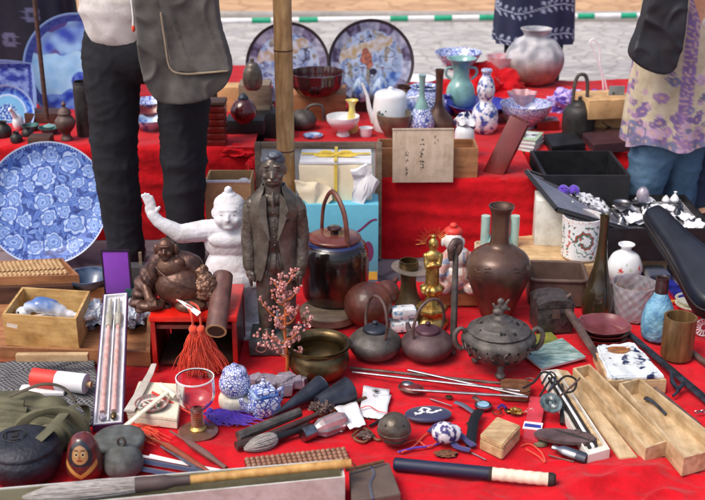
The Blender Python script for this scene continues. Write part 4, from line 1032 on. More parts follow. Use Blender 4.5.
soft([bl(656,-20),bl(686,-20),bl(684,10),bl(679,50),bl(668,72),bl(644,68),bl(629,54),bl(638,30)], .09, mat('black_bag',(34,34,42),.6,var=.3,vs=14,bump=.2), 'bag_body', t, seed=4, amp=.01)
mb = MB(); mb.tube([(bl(668,-18)[0],0,bl(668,-18)[1]),(.03,.08,.55),(.05,.16,.62)], .018, 8, flat=.25); mb.out('strap', M['black'], t)
# navy trouser leg at the edge
t = thing('person', 'person in navy trousers beside the violin shaped case, mostly cut off', 'person', (V(722,200,4.05).x,4.04,0))
h1, h2 = Vector((-.07,0,.80)), Vector((.09,0,.80)); k1, k2 = Vector((-.08,0,.45)), Vector((.10,0,.45)); a1, a2 = Vector((-.075,.02,.09)), Vector((.10,.02,.09))
nk = body(t, [h1,h2], [k1,k2], [a1,a2], (0,-.16,0), arms=[((-.05,-.02,1.16),(.02,-.26,1.2)),((.27,-.02,1.1),(.18,-.26,1.15))], sh=.17)
o = blob('trousers', [('c',h1,k1,.095,.07),('c',k1,Vector((-.075,.02,.10)),.07,.062),('c',h2,k2,.095,.07),('c',k2,Vector((.10,.02,.10)),.07,.062),('b',Vector((.01,0,.83)),(.15,.11,.10))], .010, mat('navy_trousers',(34,44,70),.9,var=.2,vs=9), t, sm=4); wrinkle(o,.006,8,6)
o = blob('jacket', [('c',Vector((.01,0,1.08)),nk-Vector((0,0,.1)),.15,.16),('c',nk+Vector((-.14,0,-.06)),nk+Vector((.14,0,-.06)),.07,.07),('c',nk+Vector((-.17,0,-.05)),(-.05,-.02,1.16),.06,.05),('c',nk+Vector((.17,0,-.05)),(.27,-.02,1.1),.06,.05)], .012, M['denim'], t, sm=4)
sole(t, [a1,a2], (0,-.18,0), M['black'])
# the two stallholders in indigo garments
def indigo(label, pxc, Y, wd, hem, top_z, seed, sc, motif, legs=True):
    X0 = V(pxc, 60, Y).x; t = thing('person', label, 'person', (X0,Y,0))
    hz = .86; h1,h2 = Vector((-.09,0,hz)), Vector((.09,0,hz)); k1,k2 = Vector((-.09,-.03,.46)),Vector((.09,-.03,.46)); a1,a2 = Vector((-.09,0,.09)),Vector((.09,0,.09))
    nk = body(t,[h1,h2],[k1,k2],[a1,a2],(0,-.17,0),arms=[((-.27,0,1.1),(-.2,-.22,1.0)),((.27,0,1.1),(.2,-.22,1.0))])
    o = blob('trousers', [('c',h1,k1,.09,.07),('c',k1,a1,.07,.055),('c',h2,k2,.09,.07),('c',k2,a2,.07,.055),('b',(0,0,hz),(.16,.11,.12))], .014, M['blackfab'], t)
    vs, fs = [], []; seg, rows = 160, 150
    for j in range(rows+1):
        s = j/rows; z = top_z+(hem-top_z)*s
        for i in range(seg):
            a = 2*pi*i/seg; f = 1+.05*s*sin(a*9+seed)
            w_ = wd*(.82+.18*s)*(1 if z < nk.z-.1 else .8)
            q = (abs(cos(a))**.7*(1 if cos(a) > 0 else -1), abs(sin(a))**.7*(1 if sin(a) > 0 else -1))
            vs.append((w_*f*q[0], .15*f*q[1], z))
    for j in range(rows):
        for i in range(seg): k=(i+1)%seg; fs.append((j*seg+i, j*seg+k,(j+1)*seg+k,(j+1)*seg+i))
    mb = MB(); mb.add(vs, fs); mb.lathe([(wd*.8,top_z-.002),(0,nk.z)], 40, sy=.15/wd)
    for s in (-1,1): mb.tube([(s*.16,0,nk.z-.06),(s*.28,0,1.1),(s*.22,-.18,1.02)],[.085,.08,.09],14)
    o = mb.out('garment', M['attrm'], t, ang=80); paint(o, motif); sole(t,[a1,a2],(0,-.18,0),M['black'])
def leafy(c):
    x, z = c.x, c.z
    base = C(32,38,74)
    for z0, fr in ((.47,1.),(.62,1.1),(.78,.9)):
        zz = z0+.022*sin(x*14*fr)+.02*x
        if abs(z-zz) < .0028: return C(176,186,212)
        ph = (x*fr/.034) % 1; sd = 1 if z > zz else -1
        u, v = (ph-.5)*.034, (z-zz)*sd
        r = leafmask(u, v, .004, .020, .015, .0062, 1.0)
        if r is not None and r < .9: return C(170,180,208)
    return base
def rosettes(c):
    x, z = c.x, c.z; p = .11
    ix, iz = math.floor(x/p), math.floor(z/p); u, v = x/p-ix-.5, z/p-iz-.5; d = hypot(u, v); a = atan2(v, u)
    if (ix+iz) % 2: return C(22,24,46)
    if d < .10: return C(30,34,64)
    if d < .26*(1+.35*abs(sin(2*a))): return C(96,98,132)
    return C(22,24,46)
indigo('stallholder in dark blue garment with white leaf sprays behind the white round jar', 532, 5.75, .21, V(532,46,5.75-.15).z, 1.34, 1., 1, leafy)
indigo('stallholder in dark garment with grey rosettes behind the blue plates', 34, 4.98, .23, .30, 1.34, 2., 1, rosettes)
# brown and white item behind the jeans
pot('white_brown_pot', 'brown and white glazed pot on red cloth behind the blue jeans', 'pot', 690, 200, [(10,0),(17,10),(16,24),(8,34),(6,38)], mat('brown_white_glaze',(226,222,214),.3,c2=(126,84,66),vs=10,thr=(.45,.52),coat=.4), z=.0, t=1)
# ================================================================ middle of the cloth: statues, vases, kettles
def pv(P, x, y, h): return Vector((x*P.u, y*P.u, h*P.k))
def BP(P, *a):
    """ellipsoid prim in photo pixels: centre (x,y,h), radii (rx,ry,rh)"""
    c, r = a[0], a[1]
    r = r if isinstance(r, tuple) else (r,r,r)
    return ('b', pv(P,*c), (r[0]*P.u, r[1]*P.u, r[2]*P.u), *a[2:])
def CP(P, a, b, r0, r1): return ('c', pv(P,*a), pv(P,*b), r0*P.u, r1*P.u)
def TP(P, pts, n=4): return [pv(P,*p) for p in cr(pts, n)]
# --- white wrestler
P = Pl(243, 327, ZC, 8); P.u *= 1.08
t = thing('wrestler_statue', 'white plaster wrestler statue with one arm stretched out and palm raised', 'statue', P.loc)
pr = [BP(P,(-8,0,52),(25,19,26)), BP(P,(-8,-3,44),(25,21,20)), BP(P,(-8,0,78),(24,14,17)), BP(P,(-9,-9,84),(18,7,8)), CP(P,(-26,0,90),(10,0,90),10,11),
      CP(P,(-8,0,88),(-8,-1,100),9,9), BP(P,(-8,-2,108),(14.5,13,14)), BP(P,(-8,-5,103),(13.5,12,10)),
      CP(P,(-28,0,90),(-52,-4,88),10,8.5), CP(P,(-52,-4,88),(-70,-5,99),8.5,5.5), CP(P,(-70,-5,99),(-76,-4,106),5.5,5),
      BP(P,(-77,-3,110),(5.5,3,7)), CP(P,(12,0,88),(20,-4,66),11,8),CP(P,(20,-4,66),(16,-12,50),8,7), BP(P,(15,-14,46),(6,5,6)),
      CP(P,(-20,0,38),(-26,-4,18),15,10), CP(P,(-26,-4,18),(-25,-2,4),9,8), CP(P,(4,0,38),(10,-4,18),15,10), CP(P,(10,-4,18),(9,-2,4),9,8),
      BP(P,(-8,0,36),(26,18,9)), BP(P,(-8,-18,32),(9,3,12))]
for k,(dx,l) in enumerate(((-2.2,8),(0,9.5),(2.2,9),(4.2,7))): pr.append(CP(P,(-78+dx,-3,115),(-81+dx*1.3,-3,115+l),1.7,1.3))
pr.append(CP(P,(-73,-4,108),(-69,-5,113),1.8,1.4))
# face
pr += [CP(P,(-8,-15,109),(-8,-16.5,105),1.5,2.4), BP(P,(-14,-13,103),(4,3,4)), BP(P,(-2,-13,103),(4,3,4)), BP(P,(-8,-14,98),(5,3,3)), BP(P,(-8,-12.6,112.5),(8,2,1.4)), BP(P,(-22,-1,106),(2,3,4.5)), BP(P,(6,-1,106),(2,3,4.5)),
       BP(P,(-8,1,114),(14,13.2,10)), BP(P,(-8,0,122),(7,7,4)), BP(P,(-8,-1,127),(3.6,3.6,4))]
o = blob('body', pr, .0026, M['plaster'], t, sm=5, disp=(.0007, 60))
mb = MB()
for s in (-1,1): mb.ball(pv(P,-8+s*5,-13.6,108.5),(1.9*P.u,.7*P.u,.6*P.u))
mb.out('eye_line', mat('grey_line',(120,120,126),.8), t)
mb = MB(); mb.box((6*P.u,0,3*P.k), (62*P.u,36*P.u,6*P.k), bev=.003); mb.box((6*P.u,-8*P.u,-.0), (66*P.u,52*P.u,.008), bev=.003); mb.jit(.0015, 40); mb.out('plinth', M['plaster'], t)
mb = MB(); 
for s in range(9): mb.tube(TP(P,[(-17+s*2.2,-20.5,36),(-17+s*2.2,-21.5,30),(-17+s*2.2,-21,22)],3), .0022, 6)
mb.out('apron', M['plaster'], t)
# --- suited man
P = Pl(278, 350, ZC, 9); P.k = (V(278,151,P.loc.y).z-ZC)/187
t = thing('suited_statue', 'grey bronze statue of a moustached man in a three piece suit', 'statue', P.loc)
mb = MB(); mb.box((0,0,7*P.k),(54*P.u,42*P.u,14*P.k),bev=.004); mb.out('plinth', M['stone'], t)
mb = MB(); mb.tube([(p.x-15*P.u,-21.3*P.u,p.z) for p in [Vector((5*P.u*cos(a),0,7*P.k+3.6*P.k*sin(a))) for a in [2*pi*i/20 for i in range(20)]]], .0018, 6, closed=True); mb.out('pink_emblem', M['pinkbloom'], t)
b0 = 14; GB = M['graybronze']
pr = []
for s in (-1,1):
    pr += [CP(P,(s*9,0,b0+62),(s*9.5,0,b0+30),11.5,9.5), CP(P,(s*9.5,0,b0+30),(s*10,-1,b0+5),9.5,8), BP(P,(s*10,-7,b0+3.5),(6.5,12,4))]
pr += [BP(P,(0,0,b0+72),(19,13,16)), BP(P,(0,0,b0+100),(19.5,13,30)), BP(P,(0,0,b0+120),(21,11,12)), CP(P,(0,0,b0+124),(0,-.5,b0+146),10.5,9), BP(P,(0,-3,b0+131),(12,8.5,9)),
       BP(P,(0,-1,b0+157),(11.3,12.5,14.5)), BP(P,(0,-4,b0+149),(9.4,9,8)), CP(P,(0,-12.5,b0+158),(0,-14.6,b0+153),1.3,2.3), BP(P,(-5,-11.4,b0+162.5),(4,1.8,1.1)), BP(P,(5,-11.4,b0+162.5),(4,1.8,1.1)),
       BP(P,(-6.5,-8.5,b0+153),(3.5,3.5,3.2)), BP(P,(6.5,-8.5,b0+153),(3.5,3.5,3.2)), BP(P,(-11.2,0,b0+156),(1.8,3,4.6)), BP(P,(11.2,0,b0+156),(1.8,3,4.6)), BP(P,(0,-12.3,b0+149.5),(5.2,1.9,1.3)), BP(P,(0,-12.2,b0+146.8),(3,1.2,.9))]
for s in (-1,1):
    pr += [BP(P,(s*24.5,-5,b0+62),(4.6,5,7))]
    for k in range(4): pr.append(CP(P,(s*24.5,-9+k*2.4,b0+58),(s*23.5,-8.5+k*2.2,b0+(51,49.5,50,52)[k]),1.7,1.4))
    pr.append(CP(P,(s*21.5,-9.5,b0+62),(s*20,-9.5,b0+55),1.7,1.4))
o = blob('body', pr, .0024, GB, t, sm=1, disp=(.0008, 60))
# hair
blob('hair', [BP(P,(0,2,b0+165),(11.6,11.6,7.5)), BP(P,(2,-3,b0+170.5),(7,8,3.6)), BP(P,(0,5,b0+158),(11.6,8,10))], .0022, mat('blue_sheen_bronze',(108,116,130),.4,.35,c2=(70,72,82),vs=60,bump=.4,bs=120), t, sm=1, disp=(.002,70))  # blue-grey sheen of the bronze is put into the hair's base colour
# open jacket: a shell with a front gap
lv = [(56,23,16.5,.62,0),(62,22.5,16,.50,0),(72,22,15.5,.38,0),(84,21,15,.28,0),(94,20.8,14.8,.22,0),(104,22,15.2,.28,0),(114,23.6,15.4,.38,0),(122,24.2,14.8,.46,0),(129,22.5,13,.52,0),(135,18,11,.6,0),(139,13,10,.72,0),(143,11,9.6,.85,0)]
vs, fs = [], []; n_ = 56
L2 = cr([(a,b,c) for a,b,c,_,_ in lv], 4); D2 = cr([(a,d,0) for a,_,_,d,_ in lv], 4)
for p, q in zip(L2, D2):
    for i in range(n_+1):
        a = -pi/2+q.y+(2*pi-2*q.y)*i/n_; f = 1+.012*sin(a*5+p.x*.08)
        vs.append(pv(P, p.y*cos(a)*f, p.z*sin(a)*f, b0+p.x))
for j in range(len(L2)-1):
    for i in range(n_): k = j*(n_+1)+i; fs.append((k,k+1,k+n_+2,k+n_+1))
mb = MB(); mb.add(vs, fs); o = mb.out('jacket', GB, t, ang=60); bake(o, [('SOLIDIFY', dict(thickness=.0055,offset=0)), ('BEVEL', dict(width=.0012,segments=2))]); o.data.materials.clear(); o.data.materials.append(GB)
for s in (-1,1):
    q = [pv(P,s*x,y,b0+h) for x,y,h in ((6.5,-10.5,138),(11.5,-11.5,134),(14.5,-14.6,123),(11.6,-15.8,119.5),(13,-15.8,117.5),(4.2,-17.4,96),(3.6,-16.4,98),(6,-15.0,118))]
    mb = MB(); nn = len(q); off = Vector((0,-.0032,0)); 
    mb.add([p for p in q]+[p+off for p in q], [tuple(range(nn)), tuple(range(nn,2*nn))]+[(i,(i+1)%nn,nn+(i+1)%nn,nn+i) for i in range(nn)]); mb.out('lapel', GB, t, ang=20)
    blob('sleeve', [BP(P,(s*19.5,1,b0+124),(8,9,9)), CP(P,(s*22.5,1,b0+121),(s*26,2,b0+94),8,7.2), CP(P,(s*26,2,b0+94),(s*25,-4,b0+68),7.2,6.4)], .0022, GB, t, sm=1, disp=(.0012,45))
for k in range(5): mb = MB(); mb.ball(pv(P,.2*k,-13.6-.1*k,b0+121-k*7.5),(1.2*P.u,1.0*P.u,1.2*P.u)); mb.out('waistcoat_button', GB, t)
mb = MB(); mb.tube(TP(P,[(0,-10.5,b0+139),(-.4,-12.4,b0+134),(0,-13.6,b0+125)],3),[.003,.0055,.0035],8); mb.out('necktie', GB, t)
for s in (-1,1):
    mb = MB(); mb.ball(pv(P,s*4.6,-12.1,b0+159),(2*P.u,.9*P.u,1.0*P.u)); mb.out('eye', M['ink'], t)
    mb = MB(); mb.tube(TP(P,[(s*3.2,-16.6,b0+93),(s*3.4,-16.9,b0+80),(s*7.4,-16.3,b0+62)],3),.0016,5); mb.out('jacket_edge', M['ink'], t)
mb = MB(); mb.tube(TP(P,[(10,-15.6,b0+113),(13,-14.6,b0+113.4),(16,-13.0,b0+114.4)],2),.0014,5); mb.out('pocket_edge', M['ink'], t)
mb = MB(); mb.tube([pv(P,(1.5*sin(h*.1)),-12.6,b0+h) for h in range(62,92,4)],.0012,5); mb.out('waistcoat_seam', M['ink'], t)
# --- lidded pot
P = Pl(331, 330, ZC, 27)
o = pot('round_wooden_base', 'round grey wooden base under the lidded brown pot', 'base', 329, 329, [(25,0),(29,2),(29.5,9),(27,11),(0,11.5)], M['wood_g'], sm=0)
bz = o.location.z+11.5*P.k
P = Pl(335, 309, bz, 28); t = thing('lidded_pot', 'large glossy brown black pot with lid and arched bail handle', 'pot', P.loc)
part_pot('body', P, [(25,0),(31,3),(33.5,20),(33.5,42),(31,52),(26,56),(22,57)], M['brownglaze'], t, sm=4, seg=64)
part_pot('blue_shoulder', P, [(32.4,46.5),(31.8,50.2),(27.2,56.2),(22.5,57.7)], mat('blue_shoulder_glaze',(44,54,110),.15,c2=(28,30,60),vs=30,coat=.7), t, sm=0)
part_pot('lid', P, [(25,57),(26,59),(24,61),(14,63),(8,62.5)], mat('rust_lid_glaze',(128,66,54),.3,c2=(96,44,38),vs=20,coat=.4), t)
part_pot('lid_knob', P, [(4,62.5),(4,65),(7,67),(6.5,69),(0,70)], M['brownglaze'], t)
mb = MB(); rz_ = radians(58); ca, sa = cos(rz_), sin(rz_)
mb.tube([pv(P,p.x*ca,-p.x*sa,p.y) for p in cr([(-24,50,0),(-24,66,0),(-20,84,0),(-8,99,0),(4,99,0),(18,86,0),(23,66,0),(24,50,0)],5)], .0085, 10, flat=.7); mb.out('bail_handle', mat('cane_handle',(120,70,58),.45,c2=(84,44,40),vs=40), t)
for s in (-1,1):
    mb = MB(); c = pv(P,s*25*ca,-s*25*sa,52); mb.lathe([(.006,-.008),(.013,-.006),(.013,.006),(.006,.008)],16,M=Matrix.Translation(c) @ rotm(pi/2,0,rz_)); mb.out('handle_lug', M['black'], t)
# --- orange gourd
P = Pl(368, 331, ZC, 4)
o = blob('gourd', [BP(P,(0,4,23),(24.5,24,23)), BP(P,(19,18,29),(13,13,13)), CP(P,(24,24,33),(29,30,38),4,2.5)], .003, M['terra'], loc=P.loc, label='orange brown gourd lying between the lidded pot and the small iron kettles', cat='gourd', sm=8)
# --- candlestick, buddha, ceramic figure, bar
P = Pl(408, 311, ZC, 14); t = thing('candlestick', 'flared bronze candlestick with a wide thin drip disc', 'candlestick', P.loc)
part_pot('body', P, [(14,0),(13.5,4),(9.5,12),(7.5,24),(7.8,34),(0,35)], mat('greenish_bronze',(128,112,82),.4,.5,c2=(98,84,62),vs=20), t)
mb = MB(); mb.lathe(S(P,[(7,33),(21,36.5),(21,37.2),(0,36)]), 48, M=rotm(0,radians(5),0)); mb.out('drip_disc', mat('grey_disc',(150,140,132),.35,.4), t)
part_pot('socket', P, [(9,36),(10,38),(9.4,44)], M['brass'], t, t=1.2, sm=0)
P = Pl(431, 332, ZC, 16); t = thing('gilt_buddha', 'small gilt standing buddha on a tiered lotus pedestal', 'statue', P.loc)
part_pot('pedestal', P, [(15.5,0),(16.5,2),(16.5,5),(13,8),(12,12),(15.5,15),(15,19),(8,22),(6,28),(6,30)], M['gold'], t, sm=2, fn=lambda a,z: 1+.03*cos(a*8), seg=64)
part_pot('lotus_seat', P, [(6,30),(10,33),(11.5,37),(8,40),(0,41)], M['gold'], t, fn=lambda a,z: 1+.08*cos(a*9), seg=72)
blob('body', [CP(P,(0,0,42),(0,0,62),7,6.5), BP(P,(0,0,66),(8,6,8)), CP(P,(-7,-1,68),(-6,-5,58),3,2.4), CP(P,(7,-1,68),(6,-5,60),3,2.4), CP(P,(-6,-5,58),(0,-7,61),2.2,2), CP(P,(6,-5,60),(1,-7,61),2.2,2), BP(P,(0,0,79),(4.8,4.8,6)), BP(P,(0,0,85.5),(2.4,2.4,2.4)), CP(P,(0,0,70),(0,0,76),3,3), BP(P,(0,-4.6,78.5),(.9,1,1.2))], .0016, M['gold'], t, sm=2)
mb = MB()
for i in range(24):
    a = -pi*.05+i*pi*1.1/23; mb.tube([pv(P,7*cos(a),3.5,79+7*sin(a)), pv(P,(13+4*(i%2))*cos(a),4,79+(12+3*(i%2))*sin(a))], .00035, 4)
mb.tube([pv(P,7*cos(2*pi*i/24),3.5,79+7*sin(2*pi*i/24)) for i in range(24)], .0008, 5, closed=True); mb.tube([pv(P,0,3.5,72),pv(P,0,3.5,60)],.002,6)
mb.out('ray_halo', M['gold'], t)
lbox('low_wooden_stand', 'small brown wooden stand under the ceramic figure with red cap', 'stand', 457, 306, ZC, 42, 12, .12, M['wood_m'])
zt = ZC+12*Pl(457,306).k; P = Pl(457, 296, zt, 8); t = thing('ceramic_figure', 'seated white faced ceramic figure with red cap and pink robe behind the iron bar', 'figurine', P.loc)
o = blob('body', [BP(P,(0,0,18),(18,13,16)), BP(P,(-2,-2,36),(14,10,12)), CP(P,(-12,-2,36),(-18,-8,22),6,5), CP(P,(10,-2,36),(16,-8,24),6,5), BP(P,(-6,-3,52),(9.5,9,10)), BP(P,(-16,-8,8),(9,8,7)), BP(P,(14,-8,8),(9,8,7)), CP(P,(-6,-11,52),(-6,-12.5,49),1.2,1.9), BP(P,(-16,-1,50),(1.8,2.6,4.6)), BP(P,(4,-1,50),(1.8,2.6,4.6)), BP(P,(-6,-9,45),(5,4,4))], .0022, M['attr'], t, sm=2)
def figcol(c):
    x, y, z = c.x/P.u, c.y/P.u, c.z/P.k
    if z > 43: return C(226,216,212)
    if z > 22 and abs(x+3) < 6 and y < -4: return C(220,208,200)
    if z < 9: return C(180,170,170) if n2(x,z,.3) > 0 else C(226,220,216)
    k = n2(x,z,.16,4)
    return C(196,150,140) if k > .05 else (C(206,186,180) if k > -.15 else C(140,150,176))
PP = P; paint(o, figcol)
mb = MB(); mb.ball(pv(P,-6,0,60),(9.6*P.u,9*P.u,5.5*P.u)); mb.ball(pv(P,-6,-1,66),(4*P.u,4*P.u,3*P.u)); mb.out('cap', M['redpaint'], t)
mb = MB()
for s in (-1,1): mb.tube(TP(P,[(-6+s*6,-8.6,52.5),(-6+s*3.6,-10.2,53.6),(-6+s*1.8,-10.4,52.4)],2),.0011,5)
mb.tube(TP(P,[(-9,-10.6,46.6),(-6,-11.8,45.6),(-3,-10.6,46.6)],2),.0011,5); mb.out('face_lines', M['ink'], t)
a = G(453,353,ZC); b = V(456,247,a.y+.06); t = thing('iron_bar', 'dark upright iron bar with curled top in front of the ceramic figure', 'iron tool', a)
mb = MB(); d = b-a; mb.tube([(0,0,0), d*.5, d*.97], [.0135,.0125,.0105], 10, flat=.8); mb.out('shaft', M['iron'], t)
mb = MB(); mb.tube([d*.97+Vector((p.x*.001,p.y*.0003,p.z*.001)) for p in cr([(0,0,-10),(8,0,6),(8,0,26),(-6,-30,30),(-16,-50,16),(-18,-50,-6),(-14,-40,-26)],4)], [.012,.011,.010,.008], 10); mb.out('curl', M['rust'], t)
# small white and blue stools / salt cellars
P = Pl(403, 334, ZC, 12); t = thing('scroll_dish', 'small white and blue porcelain stand between gourd and gilt pedestal', 'porcelain stand', P.loc, rz=.2)
pp = mat('white_blue_scroll', (238,242,246), .2, c2=(120,170,210), vs=70, coat=.5, thr=(.36,.42), detail=2)
mb = MB(); mb.box((0,0,4.5*P.k),(28*P.u,18*P.u,9*P.k),bev=.008); mb.out('lower_tier', pp, t)
mb = MB(); mb.box((0,0,17*P.k),(25*P.u,15*P.u,9*P.k),bev=.009); mb.out('upper_tier', pp, t)
mb = MB(); mb.cyl(pv(P,0,0,8),pv(P,0,0,14),6*P.u); mb.out('neck', pp, t)
# --- bronze vase, celadon arrow vase, cream cup
P = Pl(496, 320, ZC, 17); t = thing('bronze_vase', 'large brown bronze vase with round body and tall neck', 'vase', P.loc)
part_pot('body', P, [(16,0),(18,5),(24,20),(30.5,36),(32,46),(28,56),(18,63),(10.5,67),(9,76),(9.3,94),(12,101),(12.5,103)], mat('vase_bronze',(112,84,66),.36,.35,c2=(70,50,50),vs=8,bump=.12,bs=60,coat=.2), t, t=1.4, sm=5, seg=72)
mb = MB(); rr = random.Random(4)
for s in (-1,1):
    p = [pv(P, 29.5*sin(s*(1.05)+.0), -29.5*cos(1.05), 52)]
    for k in range(10):
        a = s*(.55+.09*k); h = 56-2.6*k*.6+2*sin(k*2.); r = 27.5 if h > 52 else 30.6
        mb.ball(pv(P, r*sin(a), -r*cos(a), h-3), (.006,.004,.005))
    mb.tube([pv(P, 31.4*sin(s*(.35+.13*k)), -31.4*cos(.35+.13*k), 50.5-.9*k+1.6*sin(k*1.7)) for k in range(9)], .0018, 6); mb.tube([pv(P, 30.2*sin(s*(.4+.1*k)), -30.2*cos(.4+.1*k), 54-1.1*k) for k in range(7)], .0014, 6)
mb.out('relief_vine', M['bronze'], t)
P = Pl(498, 272, .0, 14); t = thing('celadon_vase', 'pale celadon vase with two tube ears behind the brown bronze vase', 'vase', P.loc)
part_pot('body', P, [(12,0),(17,8),(18,18),(10,30),(9,36),(9,50)], M['celadon'], t)
for s in (-1,1):
    mb = MB(); mb.cyl(pv(P,s*14.5,0,20),pv(P,s*14.5,0,50),4.4*P.u); mb.out('ear', mat('light_celadon',(176,208,200),.3,coat=.3,var=.05) if s < 0 else bpy.data.materials['light_celadon'], t)
pot('cream_cup', 'small cream cup behind the shoulder of the bronze vase', 'cup', 480, 262, [(5,0),(6,1),(6.2,17)], M['cream'], z=0., t=.8, sm=0)
# --- incense burner with pierced lid
P = Pl(497, 368, ZC, 0); t = thing('incense_burner', 'dark iron incense burner on three legs with pierced lid and scroll handles', 'incense burner', P.loc)
part_pot('body', P, [(9,8),(20,10),(31,18),(36,27),(35,33),(29,37)], M['iron'], t, sm=4, seg=64, fn=lambda a,z: 1+.025*cos(a*6))
part_pot('lid', P, [(30,37),(31,38.5),(29,39.5),(24,42),(22,43.4),(21,43.2),(13,47),(12,48.4),(7,49.5),(5,52)], M['iron'], t, sm=3)
blob('finial', [BP(P,(-2,0,55),(5.5,4,4)), BP(P,(3,0,59),(4.6,3.5,4)), CP(P,(-3,0,56),(-7,0,62),2.2,1.4), CP(P,(4,0,61),(8,0,66),1.8,1.2), CP(P,(0,0,50),(0,0,55),4,3), BP(P,(0,-1,65),(3.6,2.8,3.4)), CP(P,(0,0,60),(0,-1,66),3,2.6), CP(P,(5,0,58),(9,0,57),2.2,1.4)], .0018, M['iron'], t)
for s in (-1,1):
    mb = MB(); mb.tube(TP(P,[(s*31,0,33),(s*37,0,39),(s*43,0,34),(s*42,0,24),(s*36,0,19),(s*33,0,24)],4), [.0065,.0075,.008,.0055], 9); mb.out('handle', M['iron'], t)
for a in (-pi/2, -pi/2+2.1, -pi/2-2.1):
    x, y = 20*cos(a), 20*sin(a); blob('foot', [CP(P,(x*.9,y*.9,14),(x*1.15,y*1.15,5),5,3), BP(P,(x*1.2,y*1.2,2.5),(4.2,4.2,3)), CP(P,(x*1.1,y*1.1,7),(x*1.1+4,y*1.1-1,3),2,1.6), CP(P,(x*1.1,y*1.1,7),(x*1.1-4,y*1.1-1,3),2,1.6)], .002, M['iron'], t)
rr = random.Random(8); DK = mat('opening_shade', (14,12,12), .9)  # dark discs laid on solid iron paint the shade inside the openings
for i in range(30):
    if i < 20: a = pi*1.06+(i%10)*.098*pi+rr.uniform(-.05,.05); h = (20,29)[i//10]+rr.uniform(-1.5,1.5); r = 36.4-max(0,28-h)*.42; nrm = Vector((cos(a), sin(a), -.25)).normalized()
    else: a = rr.uniform(0,2*pi); h = rr.uniform(40.5,46); r = 28-(h-40)*2.2; nrm = Vector((cos(a), sin(a), 1.4)).normalized()
    sz = rr.uniform(1.5,2.7)*P.u; mb = MB(); mb.ball(pv(P, r*cos(a), r*sin(a), h), (sz*rr.uniform(.7,1.8), sz*.9, .0022), rot=frame_to(nrm), sub=2); mb.out('painted_opening', DK, t)
mb = MB()
for i in range(8):
    a = pi*1.08+i*.36; c = Vector((cos(a), sin(a), 0)); tt = Vector((-sin(a), cos(a), 0))
    pts = []
    for k in range(14):
        q = k/13*4.6; rr_ = (6.3-k*.34)*P.u; pts.append(pv(P,36.0*cos(a),36.0*sin(a),25)+tt*rr_*cos(q)+Vector((0,0,rr_*sin(q))))
    mb.tube(pts, .0018, 5)
mb.out('scroll_relief', M['iron'], t)
# --- two small iron kettles
def kettle(label, px, py, mb_, ml, rz, tilt, spout):
    P = Pl(px, py, ZC, 15); t = thing('iron_kettle', label, 'kettle', P.loc, rz=rz)
    part_pot('body', P, [(14,0),(21,2),(26,9),(25.5,15),(19,21),(12.5,23.5),(12,24)], mb_, t, sm=6, seg=120, fn=lambda a,z: 1+.010*max(0,sin(a*34+ (pi if int(z*260)%2 else 0)))*(1 if .015 < z < .055 else 0))
    part_pot('lid', P, [(12.5,24),(11.5,26.5),(4,28.5),(2,29),(3,32),(0,33.5)], ml, t)
    mb = MB(); mb.tube(TP(P,[(-18,0,20),(-20,tilt*5,34),(-13,tilt*9,50),(0,tilt*10,55),(13,tilt*9,50),(20,tilt*5,34),(18,0,20)],5), .0046, 8); mb.out('handle', M['rust'], t)
    mb = MB(); mb.tube(TP(P,[(0,-22*spout,13),(0,-28*spout,16),(0,-31*spout,22)],3), [.013,.009,.0065], 10); mb.out('spout', mb_, t)
kettle('small iron kettle with steel blue lid beside the brass bowl', 375, 361, M['iron'], M['darkblue'], radians(-60), .3, 1)
kettle('small purple brown iron kettle in front of the gilt pedestal', 427, 362, mat('purple_brown_iron',(104,84,84),.5,.2,c2=(80,58,64),vs=24,bump=.5,bs=220,bd=.002), mat('purple_lid',(92,58,70),.45,.2,var=.2), radians(38), -.3, -1)
# --- brass bowl
pot('brass_bowl', 'open brass bowl with turned out rim in front of the suited statue', 'bowl', 319, 382, [(17,0),(25,3),(30,12),(29.5,20),(27,25),(28.5,28),(32.5,29.5)], M['brass'], t=2.0, sm=5, seg=72)
# --- red stand with the laughing bronze figure
Pf = G(195, 372, ZC); ztop = V(195, 317, Pf.y).z; dpt = .24; u_ = dep(Vector((0,Pf.y,ztop)))/F; w_ = 88*u_
t = thing('red_stand', 'vermilion lacquer stand with black hollow underneath the laughing bronze figure', 'stand', (V(194,340,Pf.y).x, Pf.y+dpt/2, ZC)); hh = ztop-ZC
mb = MB(); mb.box((0,0,hh-.008),(w_,dpt,.016),bev=.002); mb.out('stand_top', M['lacq'], t)
for sx_ in (-1,1):
    for sy_ in (-1,1): mb = MB(); mb.box((sx_*(w_/2-.009),sy_*(dpt/2-.009),hh/2-.008),(.014,.014,hh-.018),bev=.002); mb.out('leg', mat('dark_vermilion',(168,28,22),.35,var=.15,coat=.3) if 'dark_vermilion' not in bpy.data.materials else bpy.data.materials['dark_vermilion'], t)
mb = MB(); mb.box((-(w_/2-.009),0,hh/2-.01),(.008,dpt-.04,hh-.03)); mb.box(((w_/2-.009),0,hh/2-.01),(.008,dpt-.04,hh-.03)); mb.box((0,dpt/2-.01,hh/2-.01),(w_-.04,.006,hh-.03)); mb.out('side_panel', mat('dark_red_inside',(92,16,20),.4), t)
mb = MB(); mb.box((0,-.0,hh-.036),(w_-.036,dpt-.02,.012)); mb.out('apron', M['cherry'], t)
mb = MB(); mb.box((0,.01,.012),(w_-.034,dpt-.05,.010)); mb.out('lower_shelf', M['wood_d'], t)
P = Pl(179, 309, ztop, 14); P.k *= .93; t = thing('laughing_figure', 'dark bronze laughing monk with big belly seated on the red stand', 'statue', P.loc)
